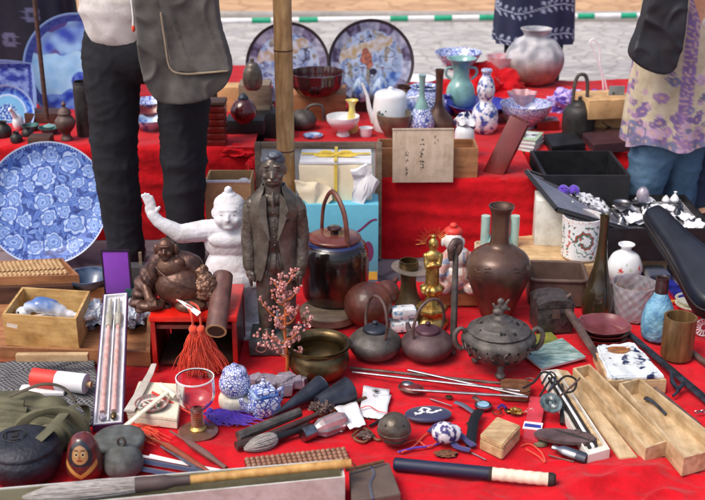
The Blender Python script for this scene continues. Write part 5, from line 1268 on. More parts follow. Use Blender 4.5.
pr = [BP(P,(3,-6,21),(25,16,19)), BP(P,(-5,-2,39),(17,13,14)), BP(P,(-9,-5,46),(8,6,6)), BP(P,(3,-6,45),(7,6,6)), BP(P,(-26,-12,4),(15,11,6)), BP(P,(14,-14,4),(16,11,7)),
      BP(P,(-9,-3,60),(8.8,9,9.8)), BP(P,(-9,-7,55),(7,6,5.6)), BP(P,(-13.5,-10.2,56.5),(2.8,2.2,2.2)), BP(P,(-4.5,-10.2,56.5),(2.8,2.2,2.2)), CP(P,(-9,-12.2,60),(-9,-13.6,57.8),1.1,2), BP(P,(-19,-2,57),(2.2,3,6.6)), BP(P,(1,-2,57),(2.2,3,6.6)), BP(P,(-9,-11.4,63.8),(6,2,1.1)), BP(P,(-9,-11,51),(4,2.4,1.8)),
      CP(P,(-30,-10,22),(-25,-20,13),5,4.5), BP(P,(-23,-21,12),(4.4,4,4))]
for k in range(4): pr.append(CP(P,(-26+k*2.4,-23,12),(-25+k*2.4,-26,8),1.5,1.2))
pr.append(CP(P,(-20,-20,13),(-18,-23,10),1.5,1.2))
BZ = mat('brown_bronze_skin', (108,76,60), .38, .4, c2=(84,56,48), vs=14, bump=.15, bs=90)
o = blob('body', pr, .0022, BZ, t, sm=2, disp=(.0006, 50))
o = blob('robe', [CP(P,(-17,2,44),(-31,-3,20),11,12), CP(P,(-31,-3,20),(-41,-6,3),11,7), CP(P,(4,3,46),(18,2,38),10,9), CP(P,(16,2,38),(30,-2,20),9,9), BP(P,(-6,8,30),(28,12,26)), CP(P,(-38,-8,4),(-12,-10,-1),6,5), BP(P,(-34,-8,-2),(10,7,4))], .0024, M['bronze2'], t, sm=1)
for v, nn in zip(o.data.vertices, normals(o)):
    q = v.co*1.0; f = sin(atan2(q.z-.02, q.x+.05)*16+3*noise.noise(q*14)); v.co += nn*(.0035*f+.0025*noise.noise(q*45))
o = blob('treasure_sack', [BP(P,(27,-6,20),(13,13,16)), BP(P,(24,-2,34),(8,8,8))], .0024, mat('sack_bronze',(156,120,98),.4,.4,c2=(96,64,50),vs=55,bump=.5,bs=120), t, sm=1, disp=(.006,60))
mb = MB(); mb.tube(TP(P,[(-13,-12.4,54.5),(-11,-13.0,52.6),(-9,-13.3,52.0),(-7,-13.0,52.6),(-5,-12.4,54.5)],3),.0014,5); mb.out('smile_line', M['ink'], t)
for s in (-1,1): mb = MB(); mb.tube(TP(P,[(-9+s*6,-11.2,60.6),(-9+s*3.8,-12.5,61.8),(-9+s*1.8,-12.4,60.9)],2),.0012,5); mb.out('eye_line', M['ink'], t)
mb = MB(); mb.ball(pv(P,3,-23,22),(.0032,.002,.0032)); mb.out('navel', M['ink'], t)
for k in range(11): pass
mb = MB(); mb.tube(TP(P,[(-20,-8,44),(-13,-15,38),(2,-22.5,30),(16,-19,24),(24,-14,20)],4), .0022, 6); mb.out('robe_edge', M['bronze2'], t)
# tube leaning on it
a, b = V(216,331,Pf.y-.045), V(223,276,Pf.y+.13); c = (a+b)/2; t = thing('bamboo_tube', 'open reddish brown tube leaning against the front edge of the red stand', 'tube', a)
L = (b-a).length; mb = MB(); mb.lathe([(.024,0),(.030,0),(.0305,L*.5),(.030,L),(.0,L+.001)][:4]+[(.0,L)], 32, M=frame_to(b-a)); mb.lathe([(.0305,.0),(.0305,.004),(.0245,.004),(.0245,-.0005)],32,M=frame_to(b-a))
o = mb.out('tube_body', mat('brown_tube',(122,86,76),.42,c2=(92,60,58),vs=18,st=(3,3,1),coat=.2), t)
mb = MB(); mb.lathe([(.0,-.0012),(.0248,-.0012),(.0248,.0008),(0,.0008)],32,M=frame_to(b-a)); mb.out('hollow_shade_disc', mat('hollow_shade',(58,44,34),.9), t)  # dark disc over the closed end paints the shade inside the tube
mb = MB(); mb.lathe([(.0245,-.0016),(.0304,-.0016),(.0304,-.0004),(.0245,-.0004),(.0245,-.0016)],32,M=frame_to(b-a)); mb.out('cut_rim', mat('pale_rim',(188,160,112),.7), t)
# tassel
def tassel(label, start, end_c, spread, n, m, knot_r, wob=.006, sag=.0, seed=0, cords=(), r=.0011):
    t = thing('tassel', label, 'tassel', start); rr = random.Random(seed); mb = MB(); E = Vector(end_c)-Vector(start)
    for i in range(n):
        e = E+Vector((rr.gauss(0,1)*spread[0], rr.gauss(0,1)*spread[1], rr.random()*spread[2])); m1 = e*.35+Vector((rr.gauss(0,1)*wob*1.5,rr.gauss(0,1)*wob,sag)); m2 = e*.7+Vector((rr.gauss(0,1)*wob,rr.gauss(0,1)*wob,sag*.6))
        for v in (m1,m2,e): v.z = max(v.z, .004-start.z+ZC)
        mb.tube(cr([(rr.gauss(0,1)*knot_r*.3,rr.gauss(0,1)*knot_r*.3,0), m1, m2, e],3), r, 4)
    mb.out('fringe', m, t); 
    mb = MB(); mb.ball((0,0,0), knot_r); mb.out('knot', m, t)
    for c_ in cords: mb = MB(); mb.tube(cr([Vector(p)-Vector(start) for p in c_],6), .0035, 7); mb.out('cord', m, t)
    return t
yv = Pf.y-.02
tassel('big orange silk tassel spilling down in front of the red stand', V(193,329,yv), G(199,374,ZC), (.024,.014,.035), 900, M['orange'], .013, wob=.004, seed=1, cords=[[V(172,299,Pf.y+.05),V(184,303,Pf.y+.02),V(191,313,yv),V(193,325,yv)]], r=.0009)
tassel('second orange tassel knot beside the brown tube mouth', V(201,329,yv-.004), G(208,371,ZC), (.024,.014,.03), 600, M['orange'], .012, wob=.004, seed=2, cords=[[V(186,301,Pf.y+.05),V(197,306,Pf.y+.02),V(200,316,yv),V(201,325,yv)]], r=.0012)
mb = MB(); q = [V(176,299,Pf.y+.02),V(183,301,Pf.y+.01),V(201,312,yv-.01),V(197,316,yv-.012)]; c_ = sum(q,Vector())/4
mb.slab([p-c_ for p in q], .001); t = thing('paper_tag', 'small white paper tag with red marks tied to the tassel cords', 'tag', c_); mb.out('tag_sheet', M['paper'], t)
mb = MB(); mb.tube([(q[0]*.35+q[2]*.65)-c_+Vector((0,-.003,.001)),(q[0]*.6+q[2]*.4)-c_+Vector((0,-.003,.001))], .0018, 5); mb.out('red_mark', M['redpaint'], t)
t = None
# --- coral blossom spray
P = Pl(287, 379, ZC, 0); t = thing('blossom_spray', 'pink shell blossom spray on an orange stem before the brass bowl', 'ornament', P.loc); rr = random.Random(21); mb = MB(); mb2 = MB(); rr.random()
tips = []
mb.tube(TP(P,[(0,0,0),(1,0,20),(-1,1,45),(0,2,70),(-4,2,92)],4), [.006,.0045,.0035,.002], 8)
for i in range(17):
    h = 16+i*4.6; a = i*2.4; s = cos(a); l = (17-8*abs(h-48)/48)*(.7+.5*rr.random()); x1 = s*l*1.25; y1 = sin(a)*l*.8; h1 = h+10+6*rr.random()
    if x1 < 0: x1 *= 1.25
    mb.tube(TP(P,[(0,1,h),(x1*.5,y1*.5,h+3),(x1,y1,h1)],3), [.0028,.0012], 6); tips += [((0,1,h),(x1,y1,h1))]
for (a, b) in tips+[((0,1,60),(-4,2,98))]*3+[((0,0,22),(22,-2,66)),((0,0,22),(24,-2,58)),((0,0,30),(-26,0,44)),((0,0,30),(-24,-3,36))]:
    for k in range(15):
        q = rr.uniform(.30,1.08); x, y, h = [a[j]+(b[j]-a[j])*q+rr.gauss(0,1.9) for j in range(3)]
        c = pv(P,x,y,h)
        for m_ in range(4):
            d = Vector((rr.gauss(0,1),rr.gauss(0,1),rr.gauss(0,1))).normalized(); s = rr.uniform(.0026,.0042)
            mb2.ball(c+d*s*.8, (s, s, s*.35), rot=frame_to(d), sub=1)
mb.out('stem', M['branch'], t); mb2.out('blossom', M['pinkbloom'], t)
# ================================================================ right: planter, bottles, boxes
zw = .08
y0_, y1_ = 3.458, 3.86; xl, xr = V(527,250,3.35).x, V(606,250,3.35).x
t = thing('wooden_box', 'wide light wooden box carrying dragon mug and black display case', 'box', ((xl+xr)/2,(y0_+y1_)/2,0))
mb = MB(); mb.box((0,0,zw/2),(xr-xl,y1_-y0_,zw),bev=.003); mb.out('box_body', M['wood_l'], t)
lbox('white_box', 'white cardboard box beneath the high corner of the glass lid', 'box', 552, 246, zw, 36, 44, .12, mat('white_board',(226,228,222),.7,var=.04), rz=radians(-6))
# dragon mug
mugP = Pl(580, 263, zw, 19)
rd = random.Random(15); path = [(-.75+.016*i, .5+.20*sin(i*.085)+.06*sin(i*.2)) for i in range(90)]
def mugfn(x, y, z):
    a = atan2(x, -y); h = z/41.
    if h > .93 or h < .05: return C(214,190,186) if n2(a,h,20) > .1 else C(236,238,240)
    X_, Y_ = a*1.0, (h-.5)*2.0
    for k in (-1,0,1):
        xx = X_-k*1.9; r_ = hypot(xx, Y_); th = atan2(Y_, xx)
        if r_ < .72:
            sp = (r_-.16-.055*(th+pi)) ; wig = .03*sin(th*9)
            if abs(sp+wig) < .060: return C(176,74,64) if (sp+wig) > 0 else C(72,122,104)
            if abs(sp+wig) < .085: return C(70,70,78)
            if abs(sp-.34+wig*2) < .03 and r_ > .5: return C(90,130,120)
    if noise.noise(Vector((x,y,z))*.30) > .42: return C(90,130,120)
    if noise.noise(Vector((x,y,z))*.30+Vector((9,9,9))) > .45: return C(196,104,100)
    return C(234,237,241)
pot('dragon_mug', 'white porcelain cup painted with a dragon standing on the wide wooden box', 'cup', 580, 263, [(16,0),(18.5,2)]+[(19.3+.0125*i,3+i*.475) for i in range(80)]+[(20.2,41)], M['attr'], z=zw, t=1.4, sm=0, seg=300, paintfn=mugfn)
# display case
yf, yb = 3.50, 3.875; ztp = V(640,229,yf).z; xl, xr = V(608,229,yf).x, V(716,229,yf).x
t = thing('display_case', 'black display case filled with white papers and small silver pieces', 'display case', ((xl+xr)/2,(yf+yb)/2,zw)); hw, hd = (xr-xl)/2, (yb-yf)/2; hc = ztp-zw
mb = MB(); mb.tray([(-hw,-hd),(hw,-hd),(hw,hd),(-hw,hd)], 0, hc, .010, ft=.02); mb.out('case_body', M['blackcase'], t)
rr = random.Random(31)
cx_, cy_ = (xl+xr)/2, (yf+yb)/2
for k in range(12):
    x, y = cx_+rr.uniform(-hw+.05,hw-.05), cy_+rr.uniform(-hd+.05,hd-.06)
    mb = MB(); b = bmesh.new(); bmesh.ops.create_grid(b, x_segments=10, y_segments=10, size=.034); mb.merge(b); 
    for v in mb.bm.verts: v.co.z += (.007+noise.noise(v.co*42+Vector((k*3,0,0)))*.016)
    cols = ('nearest the case front','by the rear rim','beside the silver dish','touching the violin shaped case')
    mb.out('crumpled_tissue', M['paper'], loc=(x,y,zw+hc-.018+.004*(k%5)), rz=rr.uniform(0,3), label='crumpled white tissue in the black display case', cat='tissue', group='white tissues in the display case', ang=70)
for k in range(16):
    x, y = cx_+rr.uniform(-hw+.04,hw-.04), cy_+rr.uniform(-hd+.03,hd-.03); s = rr.uniform(.7,1.2); mb = MB()
    mb.lathe([(p.x*s, p.y*s) for p in cr([(.012,0,0),(.016,.008,0),(.010,.02,0),(.004,.028,0),(.006,.036,0)][:rr.choice((3,5))],3)]+[(0,.03*s)], 16)
    mb.out('silver_trinket', (M['steel'], M['china'], M['bluesteel'])[k%3], loc=(x,y,zw+hc-.018), label='tiny silvery or glass trinket among the tissues of the black display case', cat='trinket', group='small trinkets in the display case')
for k,(px,py,m_,lb) in enumerate(((622,208,'steel','silver dish lying on the papers of the display case'),(642,203,'frost','grey glass stopper on the papers of the display case'))):
    P = Pl(px,py,zw+.10); pot('small_silver', lb, 'silverware', px, py, [(5,0),(9,2),(10,4)] if k == 0 else [(4,0),(6,4),(6,10),(3,14)], M[m_], z=zw+hc+.004, t=.7 if k==0 else None)
pc = V(634,202,3.62); mb = MB(); mb.box((0,0,.03),(.012,.006,.085),bev=.001); mb.out('wooden_peg', M['wood_m'], loc=(pc.x,3.83,ztp-.05), label='brown wooden slat upright at the rear rim of the display case', cat='slat')
mb = MB(); mb.box((0,0,0),(hw*2-.022,hd*2-.022,hc-.045)); mb.out('case_stuffing', mat('paper_with_gap_shade',(150,150,158),.8,c2=(60,60,68),vs=22,thr=(.4,.5)), t, loc=(0,0,.02+(hc-.045)/2))  # dark blotches in its colour stand for shaded gaps between the papers
# leaning glass lid
A, Bq, Cq, D = V(527,170,3.80), V(597,196,3.86), V(630,229,3.52), V(558,208,3.55)
t = thing('display_cover', 'black framed glass lid leaning from the white box to the display case', 'lid', A)
q = [p-A for p in (A,Bq,Cq,D)]; nr = (q[1]-q[0]).cross(q[3]-q[0]).normalized(); nr = nr if nr.z > 0 else -nr
mb = MB()
for i in range(4): mb.tube([q[i]-nr*.008, q[(i+1)%4]-nr*.008], .0095, 4)
mb.out('lid_frame', M['black'], t)
mb = MB()
for i in range(4): mb.tube([q[i]+nr*.0025, q[(i+1)%4]+nr*.0025], .0022, 5)
mb.out('chrome_edge', M['steel'], t)
mb = MB(); mb.slab([p-nr*.004 for p in q], .003); mb.out('lid_glass', mat('grey_display_board',(122,120,132),.15,c2=(96,96,108),vs=14,coat=.6), t)
def onlid(s, r): return A+(Bq-A)*s+(D-A)*r
tz = onlid(.42,.36); fx = thing('purple_flower', 'violet felt flower lying on the leaning glass lid', 'flower', tz+nr*.004); rr = random.Random(2); mb = MB()
for k in range(46):
    d = Vector((rr.gauss(0,1),rr.gauss(0,1),abs(rr.gauss(0,.8)))).normalized(); mb.ball(Vector((rr.choice((-.02,.018)),0,.01))+d*.017, (.010,.010,.006), rot=frame_to(d), sub=1)
mb.out('petals', M['purple'], fx)
for k,(s,r,sz) in enumerate(((.62,.42,.05),(.75,.55,.045),(.80,.35,.04))):
    c = onlid(s,r)+nr*.004; mb = MB(); b = bmesh.new(); bmesh.ops.create_grid(b, x_segments=12, y_segments=12, size=sz); mb.merge(b)
    for v in mb.bm.verts: v.co.z = .006+abs(noise.noise(v.co*45+Vector((k*5,0,0))))*.022
    X = (Bq-A).normalized(); Yv = nr.cross(X); Mx = Matrix((X,Yv,nr)).transposed().to_4x4(); Mx.translation = c
    mb.out('silver_sprig', mat('silver_white_foil',(226,228,236),.25,c2=(70,70,86),vs=60,thr=(.40,.46)) if k == 0 else bpy.data.materials['silver_white_foil'], M=Mx, label=('silver white sprig right beside the violet felt flower','silver white sprig lowest on the leaning glass lid','silver white sprig near the rear edge of the glass lid')[k], cat='ornament', ang=80)
# violin shaped case
a, b = V(655,214,3.36), V(722,292,2.98)
X = (b-a); Ln = X.length*1.10; X.normalize(); up = Vector((-.35,-.25,1)); Yv = up.cross(X).normalized(); Z = X.cross(Yv)
Mx = Matrix((X,Yv,Z)).transposed().to_4x4(); Mx.translation = a-Z*.06
t = thing('instrument_case', 'long black violin shaped case with bluish domed lid leaning on the display case', 'instrument case', M=Mx)
prof = cr([(-.03,.0,0),(-.02,.032,0),(.03,.043,0),(Ln*.35,.052,0),(Ln*.62,.072,0),(Ln*.85,.088,0),(Ln*.98,.070,0),(Ln*1.03,.0,0),(Ln*.98,-.070,0),(Ln*.85,-.088,0),(Ln*.62,-.072,0),(Ln*.35,-.052,0),(.03,-.043,0),(-.02,-.032,0)],4,closed=True)
pp_ = [(p.x,p.y) for p in prof]
mb = MB(); mb.prism(pp_, 0, .048); bmesh.ops.bevel(mb.bm, geom=[e for e in mb.bm.edges if abs(e.verts[0].co.z-e.verts[1].co.z) < 1e-6], offset=.006, segments=3, affect='EDGES'); mb.out('case_shell', M['blackcase'], t, ang=50)
def dome(poly, z0, hgt, ins, n=7):
    mb = MB(); rings = []
    for k in range(n+1):
        a_ = pi/2*k/n; q = inset(poly, .002+ins*(1-cos(a_))); rings.append([(x, y, z0+hgt*sin(a_)) for x, y in q])
    vs = [p for r in rings for p in r]; m_ = len(poly); fs = [(k*m_+i, k*m_+(i+1)%m_, (k+1)*m_+(i+1)%m_, (k+1)*m_+i) for k in range(n) for i in range(m_)]; fs.append(tuple(range(n*m_, n*m_+m_))); fs.append(tuple(reversed(range(m_)))); mb.add(vs, fs); return mb
dome(pp_, .050, .036, .026).out('domed_lid', mat('blue_sheen_leatherette',(26,31,46),.34,c2=(18,22,34),vs=8,bump=.1,bs=200,bd=.001), t, ang=60)  # bluish sky sheen on the black lid is put into its base colour
mb = MB(); mb.tube([(x,y,.049) for x,y in pp_], .003, 6, closed=True); mb.out('seam', M['ink'], t)
mb = MB(); mb.box((Ln*.68,.080,.056),(.022,.006,.02),bev=.002); mb.box((Ln*.68,.083,.041),(.008,.004,.03),bev=.001); mb.out('latch', M['brass'], t)
# planter and dark box
Pp = Pl(559, 306, ZC, 0); w2, d2 = 28.5*Pp.u, 25*Pp.u
rrect = lambda w,d,r: [(sx*(w-r)+r*cos(q), sy*(d-r)+r*sin(q)) for sx,sy,q0 in ((1,1,0),(-1,1,pi/2),(-1,-1,pi),(1,-1,1.5*pi)) for q in [q0+i*pi/10 for i in range(6)]]
t = thing('planter', 'brown rounded rectangular pot behind the dark carved box', 'pot', Pp.loc+Vector((0,d2,0)), rz=radians(-4))
mb = MB(); mb.tray(rrect(w2,d2,.022), 0, 24*Pp.k, .008, ft=.012); mb.out('pot_body', mat('brown_clay',(98,76,68),.6,var=.14,vs=16,bump=.2,bs=90), t, ang=50)
mb = MB(); mb.tube([(x,y,24.6*Pp.k) for x,y in rrect(w2*1.0,d2*1.0,.024)], .007, 8, closed=True); mb.out('pot_rim', bpy.data.materials['brown_clay'], t, ang=50)
P = Pl(553, 334, ZC, 0); t = thing('carved_box', 'dark carved cube box with rounded lid beside the long brown bottle', 'box', P.loc+Vector((0,.05,0)), rz=radians(6))
cm = mat('carved_dark',(84,76,74),.45,.3,c2=(44,38,42),vs=50,bump=.9,bs=70,bd=.004)
mb = MB(); mb.box((0,0,12.5*P.k),(37*P.u,.10,25*P.k),bev=.005); mb.out('box_body', cm, t)
mb = MB(); mb.prism([(x*18.8*P.u,(h)*P.k) for x,h in ((-1,25.4),(1,25.4),(.98,29),(.6,32),(0,33),(-.6,32),(-.98,29))], -.052, .052, M=rotm(pi/2,0,0)); mb.out('lid', cm, t)
mb = MB(); mb.box((0,-.0515,20*P.k),(8*P.u,.004,9*P.k),bev=.001); mb.out('clasp', M['rust'], t)
P = Pl(536, 275, ZC+.0); 
lbox('paper_packet', 'thin yellow and white packet leaning behind the brown rounded pot', 'packet', 558, 268, ZC, 26, 5, .05, M['cream'], rz=radians(18))
# bottles and glass
lbox('low_block', 'small pale block under the round vase with red blossoms', 'block', 623, 300, ZC, 30, 9, .07, M['wood_l'])
c_ = V(640,262,3.5); lb_ = MB(); lb_.box((0,0,.03),(V(672,262,3.5).x-V(608,262,3.5).x,.26,.06)); lb_.out('support_board', M['wood_l'], loc=(c_.x,3.68,.019), label='pale wooden board carrying the black display case behind the round vase', cat='board')
pot('long_bottle', 'tall slender brown green glass bottle behind the stacked plates', 'bottle', 596, 321, [(11,0),(14.5,3),(15.5,12),(14,24),(10,38),(6.8,52),(5,66),(4.2,82),(4.6,95),(5.2,97)], mat('dark_bottle',(70,62,38),.12,c2=(48,34,28),vs=10,coat=.7,trans=.15), sm=5, seg=56, t=1)
def redflower(x, y, z):
    a = atan2(x,-y)
    for ca_, h_, r_, c_ in ((-.45,17,2.7,(206,60,50)),(.75,19,2.5,(214,80,70)),(.1,18,1.8,(190,206,180)),(-.1,22,1.2,(150,180,140)),(1.2,12,2.2,(210,70,60))):
        if hypot((a-ca_)*16, z-h_) < r_*(.8+.3*cos(5*atan2(z-h_,(a-ca_)*16))): return C(*c_)
    return C(228,232,236)
pot('round_vase', 'round white porcelain vase with red blossoms behind the cut glass bowl', 'vase', 623, 286, [(9,0),(12,2),(16.5,10),(17,18),(13,27),(6,31.5),(5,34),(8,37.5),(8,38)], M['attr'], z=.055, t=.9, sm=6, seg=120, paintfn=redflower)
pot('cut_glass_bowl', 'clear cut glass bowl between tall brown bottle and turquoise bottle', 'bowl', 631, 323, [(16,0),(18,2),(20.5,16),(21.5,27),(22,33)], M['cutglass'], t=2.2, sm=8, seg=192, fn=lambda a,z: 1+.028*(abs((a*13/pi+z*60) % 2-1)+abs((a*13/pi-z*60) % 2-1)), ang=12)
P = Pl(656, 343, ZC, 11); t = thing('turquoise_bottle', 'turquoise textured bottle with dark brown neck', 'bottle', P.loc)
part_pot('body', P, [(11,0),(14.5,3),(16,16),(13.5,30),(8,41),(6.2,45)], M['bluetex'], t, sm=10, seg=200, fn=lambda a,z: 1+.02*(abs((a*11/pi+z*75) % 2-1)+abs((a*11/pi-z*75) % 2-1)))
part_pot('neck', P, [(5.6,44),(6.6,46),(6.2,57),(7,59)], mat('brown_black_neck',(60,42,42),.3,coat=.5), t, t=1.2)
pot('bamboo_cup', 'brown bamboo cup beside the turquoise bottle', 'cup', 676, 363, [(15,0),(15.6,2),(15.8,20),(16,39)], M['bamboo_cup'], t=2.4, sm=0, seg=48)
# plates stack
P = Pl(603, 348, ZC, 18)
for k,lb in enumerate(('red brown lacquer plate at the bottom of the small stack','red brown lacquer plate in the middle of the small stack','purple brown lacquer plate on top of the small stack')):
    mb = MB(); mb.lathe(S(P, cup([(14,0),(17,1),(22,5),(25,8)],1.2)), 72, fn=lambda a,z: 1+.10*max(0,abs(cos(2*a))-.3)); o = mb.out('lacquer_plate', mat('plum_red_lacquer_'+'abc'[k],(104,44,46) if k < 2 else (112,54,58),.2,var=.2,coat=.6), loc=P.loc+Vector((0,0,k*4.2*P.k)), rz=pi/4+.1*k, label=lb, cat='plate')
# picture books
for quad, m_, lb in (([(519,336),(551,330),(566,345),(531,354)], mat('olive_cover',(150,140,60),.4,c2=(96,120,60),vs=26,coat=.4), 'small booklet with yellow green cover under the lake picture booklet'),
                     ([(522,353),(562,338),(586,357),(542,369)], mat('lake_cover',(176,196,190),.35,c2=(60,110,112),vs=24,st=(1,3,1),coat=.4), 'booklet with a blue green lake picture on its cover')):
    pts = [G(x,y,ZC+.012) for x,y in quad]; c = sum(pts,Vector())/4; t = thing('booklet', lb, 'booklet', (c.x,c.y,ZC+(.006 if 'lake' in lb[:30] else 0)))
    q = [(p.x-c.x,p.y-c.y) for p in pts]
    mb = MB(); mb.prism(inset(q,.002), 0, .006); mb.out('pages', M['paper'], t); mb = MB(); mb.prism(q, .0062, .0072); mb.out('cover', m_, t)
# wrapped block with hole
qd = [(594,345),(634,341),(667,377),(608,378)]; zb = .05
pts = [G(x,y,ZC+zb) for x,y in qd]; c = sum(pts,Vector())/4; q = [(p.x-c.x,p.y-c.y) for p in pts]
t = thing('wooden_block', 'wooden block topped with a marbled white and blue glazed slab', 'block', (c.x,c.y,ZC))
mb = MB(); mb.prism(q, 0, zb*.8); mb.out('block_body', M['wood_l'], t)
mb = MB(); mb.prism(inset(q,.004), zb*.805, zb); bmesh.ops.bevel(mb.bm, geom=mb.bm.edges[:], offset=.008, segments=3, affect='EDGES'); bmesh.ops.triangulate(mb.bm, faces=mb.bm.faces[:]); mb.sub(5); mb.jit(.006,45)
mb.out('glazed_slab', mat('marbled_glaze',(226,234,240),.15,c2=(38,52,96),vs=30,coat=.6,thr=(.36,.43),detail=5), t, ang=60)
hcx = G(619,351,ZC+zb); mb = MB(); mb.lathe([(0,.0035),(.030,.0035),(.033,.006),(.033,.0),(0,.0)], 40, sx=1, sy=.55, fn=lambda a,z: 1+.08*sin(3*a)); mb.out('amber_hollow', mat('amber_hollow',(176,112,50),.2,c2=(100,52,26),vs=40,coat=.5), t, loc=(hcx.x-c.x,hcx.y-c.y,zb+.001))
# ---- iron rods
def rod(name, label, cat, pts, r, m, z=None, seg=10, flat=1., ends=None, n=0, **k):
    """pts: pixel points with heights: (px,py[,z])"""
    W_ = [G(p[0],p[1],p[2] if len(p) > 2 else ZC+(r if isinstance(r,float) else max(r))) for p in pts]; o_ = W_[0].copy(); q = [p-o_ for p in W_]
    if n: q = cr(q, n)
    mb = MB(); mb.tube(q, r, seg, flat=flat); return mb.out(name, m, loc=o_, label=label, cat=cat, **k)
W0 = G(563,303,.10); t = thing('iron_rod', 'heavy rusty iron bar slanting beside the wrapped wooden block', 'iron bar', W0)
mb = MB(); e = G(609,374,ZC+.014)-W0; mb.tube([Vector(), e*.5, e], [.014,.0135,.012], 8, flat=.7); mb.out('shaft', M['rust'], t)
mb = MB(); mb.ball((0,.0,0),(.016,.02,.02)); mb.tube([(.0,.0,.01),(.022,0,.03),(.03,0,.012)],.006,8); mb.out('hook', M['rust'], t)
W0 = G(629,334,ZC+.03); t = thing('iron_rod', 'long blue grey iron bar with side prong pointing at the lower corner', 'iron bar', W0)
e = G(716,408,ZC+.012)-W0; mb = MB(); mb.tube([Vector(), e], [.011,.013], 8, flat=.7); mb.out('shaft', M['bluesteel'], t)
mb = MB(); f1, f2 = G(672,373,ZC+.02)-W0, G(683,384,ZC+.02)-W0; g1 = G(673,396,ZC+.008)-W0; mb.tube(cr([f1,f1+(g1-f1)*.4,f2*.5+g1*.5,g1],4), [.006,.007,.005,.004], 8); mb.tube([f2,f2*.5+g1*.5],[.006,.006],8); mb.out('prong', M['bluesteel'], t)
rod('thin_rod', 'thin rusty rod lying beside the nearer long wooden box', 'rod', [(655,388,ZC+.03),(700,425)], .005, M['rust'])
rod('rusty_bar', 'short rusty bar jutting in from the edge under the bamboo cup', 'iron bar', [(689,350),(722,376)], .009, M['rust'])
P0 = G(697,412,ZC+.01); t = thing('chain', 'little bright metal chain at the end of the thin rusty rod', 'chain', P0)
mb = MB()
for k in range(9): mb.tube([Vector((k*.009+.007*cos(q), .004*sin(k)+(.004*sin(q) if k%2 else 0), (0 if k%2 else .004*sin(q)))) for q in [2*pi*i/10 for i in range(10)]], .0016, 5, closed=True)
mb.out('links', M['steel'], t)
# ---- small goods at the right edge behind
cbox('ribbon_box', 'flat navy box with white ribbon behind the turquoise bottle', 'box', [(642,262),(660,262),(672,275),(650,276)], ZC, .03, M['navy'])
cbox('ribbon_box', 'narrow navy case lying under the violin shaped case', 'box', [(662,280),(672,278),(690,296),(676,297)], ZC, .015, M['cobalt'])
P = Pl(653,282,ZC+.0); heap('patterned_pouch', 'small maroon patterned pouch beside the neck of the turquoise bottle', mat('maroon_pattern',(196,186,182),.7,c2=(120,50,50),vs=80,thr=(.45,.52)), G(656,279,ZC), (.03,.02,.02), 3.3)
rod('pencil', 'yellow pencil behind the bamboo cup', 'pencil', [(668,302),(690,299)], .0045, M['yellow'])
for k,lb in enumerate(('white saucer at the bottom of the pair behind the bamboo cup','white saucer on top of the pair behind the bamboo cup')): pot('saucer', lb, 'saucer', 692, 312-k*5, [(8,0),(14,2),(17,5)], M['ivory'], t=1.2)
cbox('plum_book', 'plum red book jutting in at the edge behind the saucers', 'book', [(700,270),(730,272),(726,296),(692,286)], ZC+.02, .02, mat('plum_cover',(140,56,84),.6))
P = Pl(703,336); t = thing('spoked_ornament', 'white paper ring with red marks at the edge behind the rusty bar', 'ornament', P.loc)
mb = MB()
for i in range(16): a = 2*pi*i/16; mb.tube([(.010*cos(a),.0,.03+.010*sin(a)),(.028*cos(a),0,.03+.028*sin(a))], .0022, 5)
mb.out('spokes', M['white'], t); mb = MB(); mb.tube([(.029*cos(2*pi*i/30),0,.03+.029*sin(2*pi*i/30)) for i in range(30)], .0025, 6, closed=True); mb.out('ring', M['white'], t)
# ================================================================ left side: tray, boxes, bags
def quadw(qd, z): 
    pts = [G(x,y,z) for x,y in qd]; c = sum(pts,Vector())/len(pts); return c, [(p.x-c.x,p.y-c.y) for p in pts]
# big shallow tray
c, q = quadw([(-55,287),(152,287),(150,353),(-62,346)], .055)
t = thing('wooden_tray', 'big shallow wooden tray full of boxes and plastic bags beside the red stand', 'tray', (c.x,c.y,ZC-.004))
mb = MB(); mb.tray(q, 0, .047, .012); mb.out('tray_body', M['wood_m'], t)
fl = ZC+.01
# fish box
yq = G(40,345,fl).y; zt = V(40,314,yq).z
c, q = quadw([(22,287),(90,291),(76,319),(2,314)], zt)
t = thing('open_box', 'open yellow wooden box holding the blue glazed fish', 'box', (c.x,c.y,fl)); hh = zt-fl
mb = MB(); mb.tray(q, 0, hh, .008, ft=.012); mb.out('box_body', M['wood_y'], t)
mb = MB(); mb.prism([(-.095,-.001),(-.055,-.002),(-.056,.0),(-.094,.001)], 0, .001); 
mb = MB(); mb.box((0,0,0),(.032,.0012,.012),rz=0); f = G(12,322,zt); mb.out('paper_label', mat('pale_label',(226,214,200),.8), t, M=Matrix.Translation((q[3][0]*.86+.02, q[3][1]+.0 if False else min(p[1] for p in q)+.006, hh*.76)) @ rotm(0,radians(12),0) @ rotm(0,0,radians(-4)))
P = Pl(44,322,fl+.05)
t = thing('glazed_fish', 'blue and white glazed fish with curved tail lying in the yellow box', 'ceramic fish', (c.x-.012,c.y-.005,fl+.062))
fishpts = cr([(-.075,0,.0),(-.05,0,.026),(-.01,0,.036),(.03,0,.026),(.065,0,.008),(.10,0,.0),(.125,0,.006)],4)
mb = MB(); mb.tube(fishpts, [ (.010,.022,.031,.030,.024,.016,.010,.006)[min(7,int(i*8/len(fishpts)))] for i in range(len(fishpts))], 16, flat=.8); mb.ball((-.066,0,.008),(.024,.024,.022))
o = mb.out('fish_body', M['attr'], t, ang=80); paint(o, lambda c: mixc(C(232,236,242), C(84,118,178), max(0,min(1,(c.z-.018+.02*noise.noise(c*40))/.03))) if c.x < .07 else C(226,230,240))
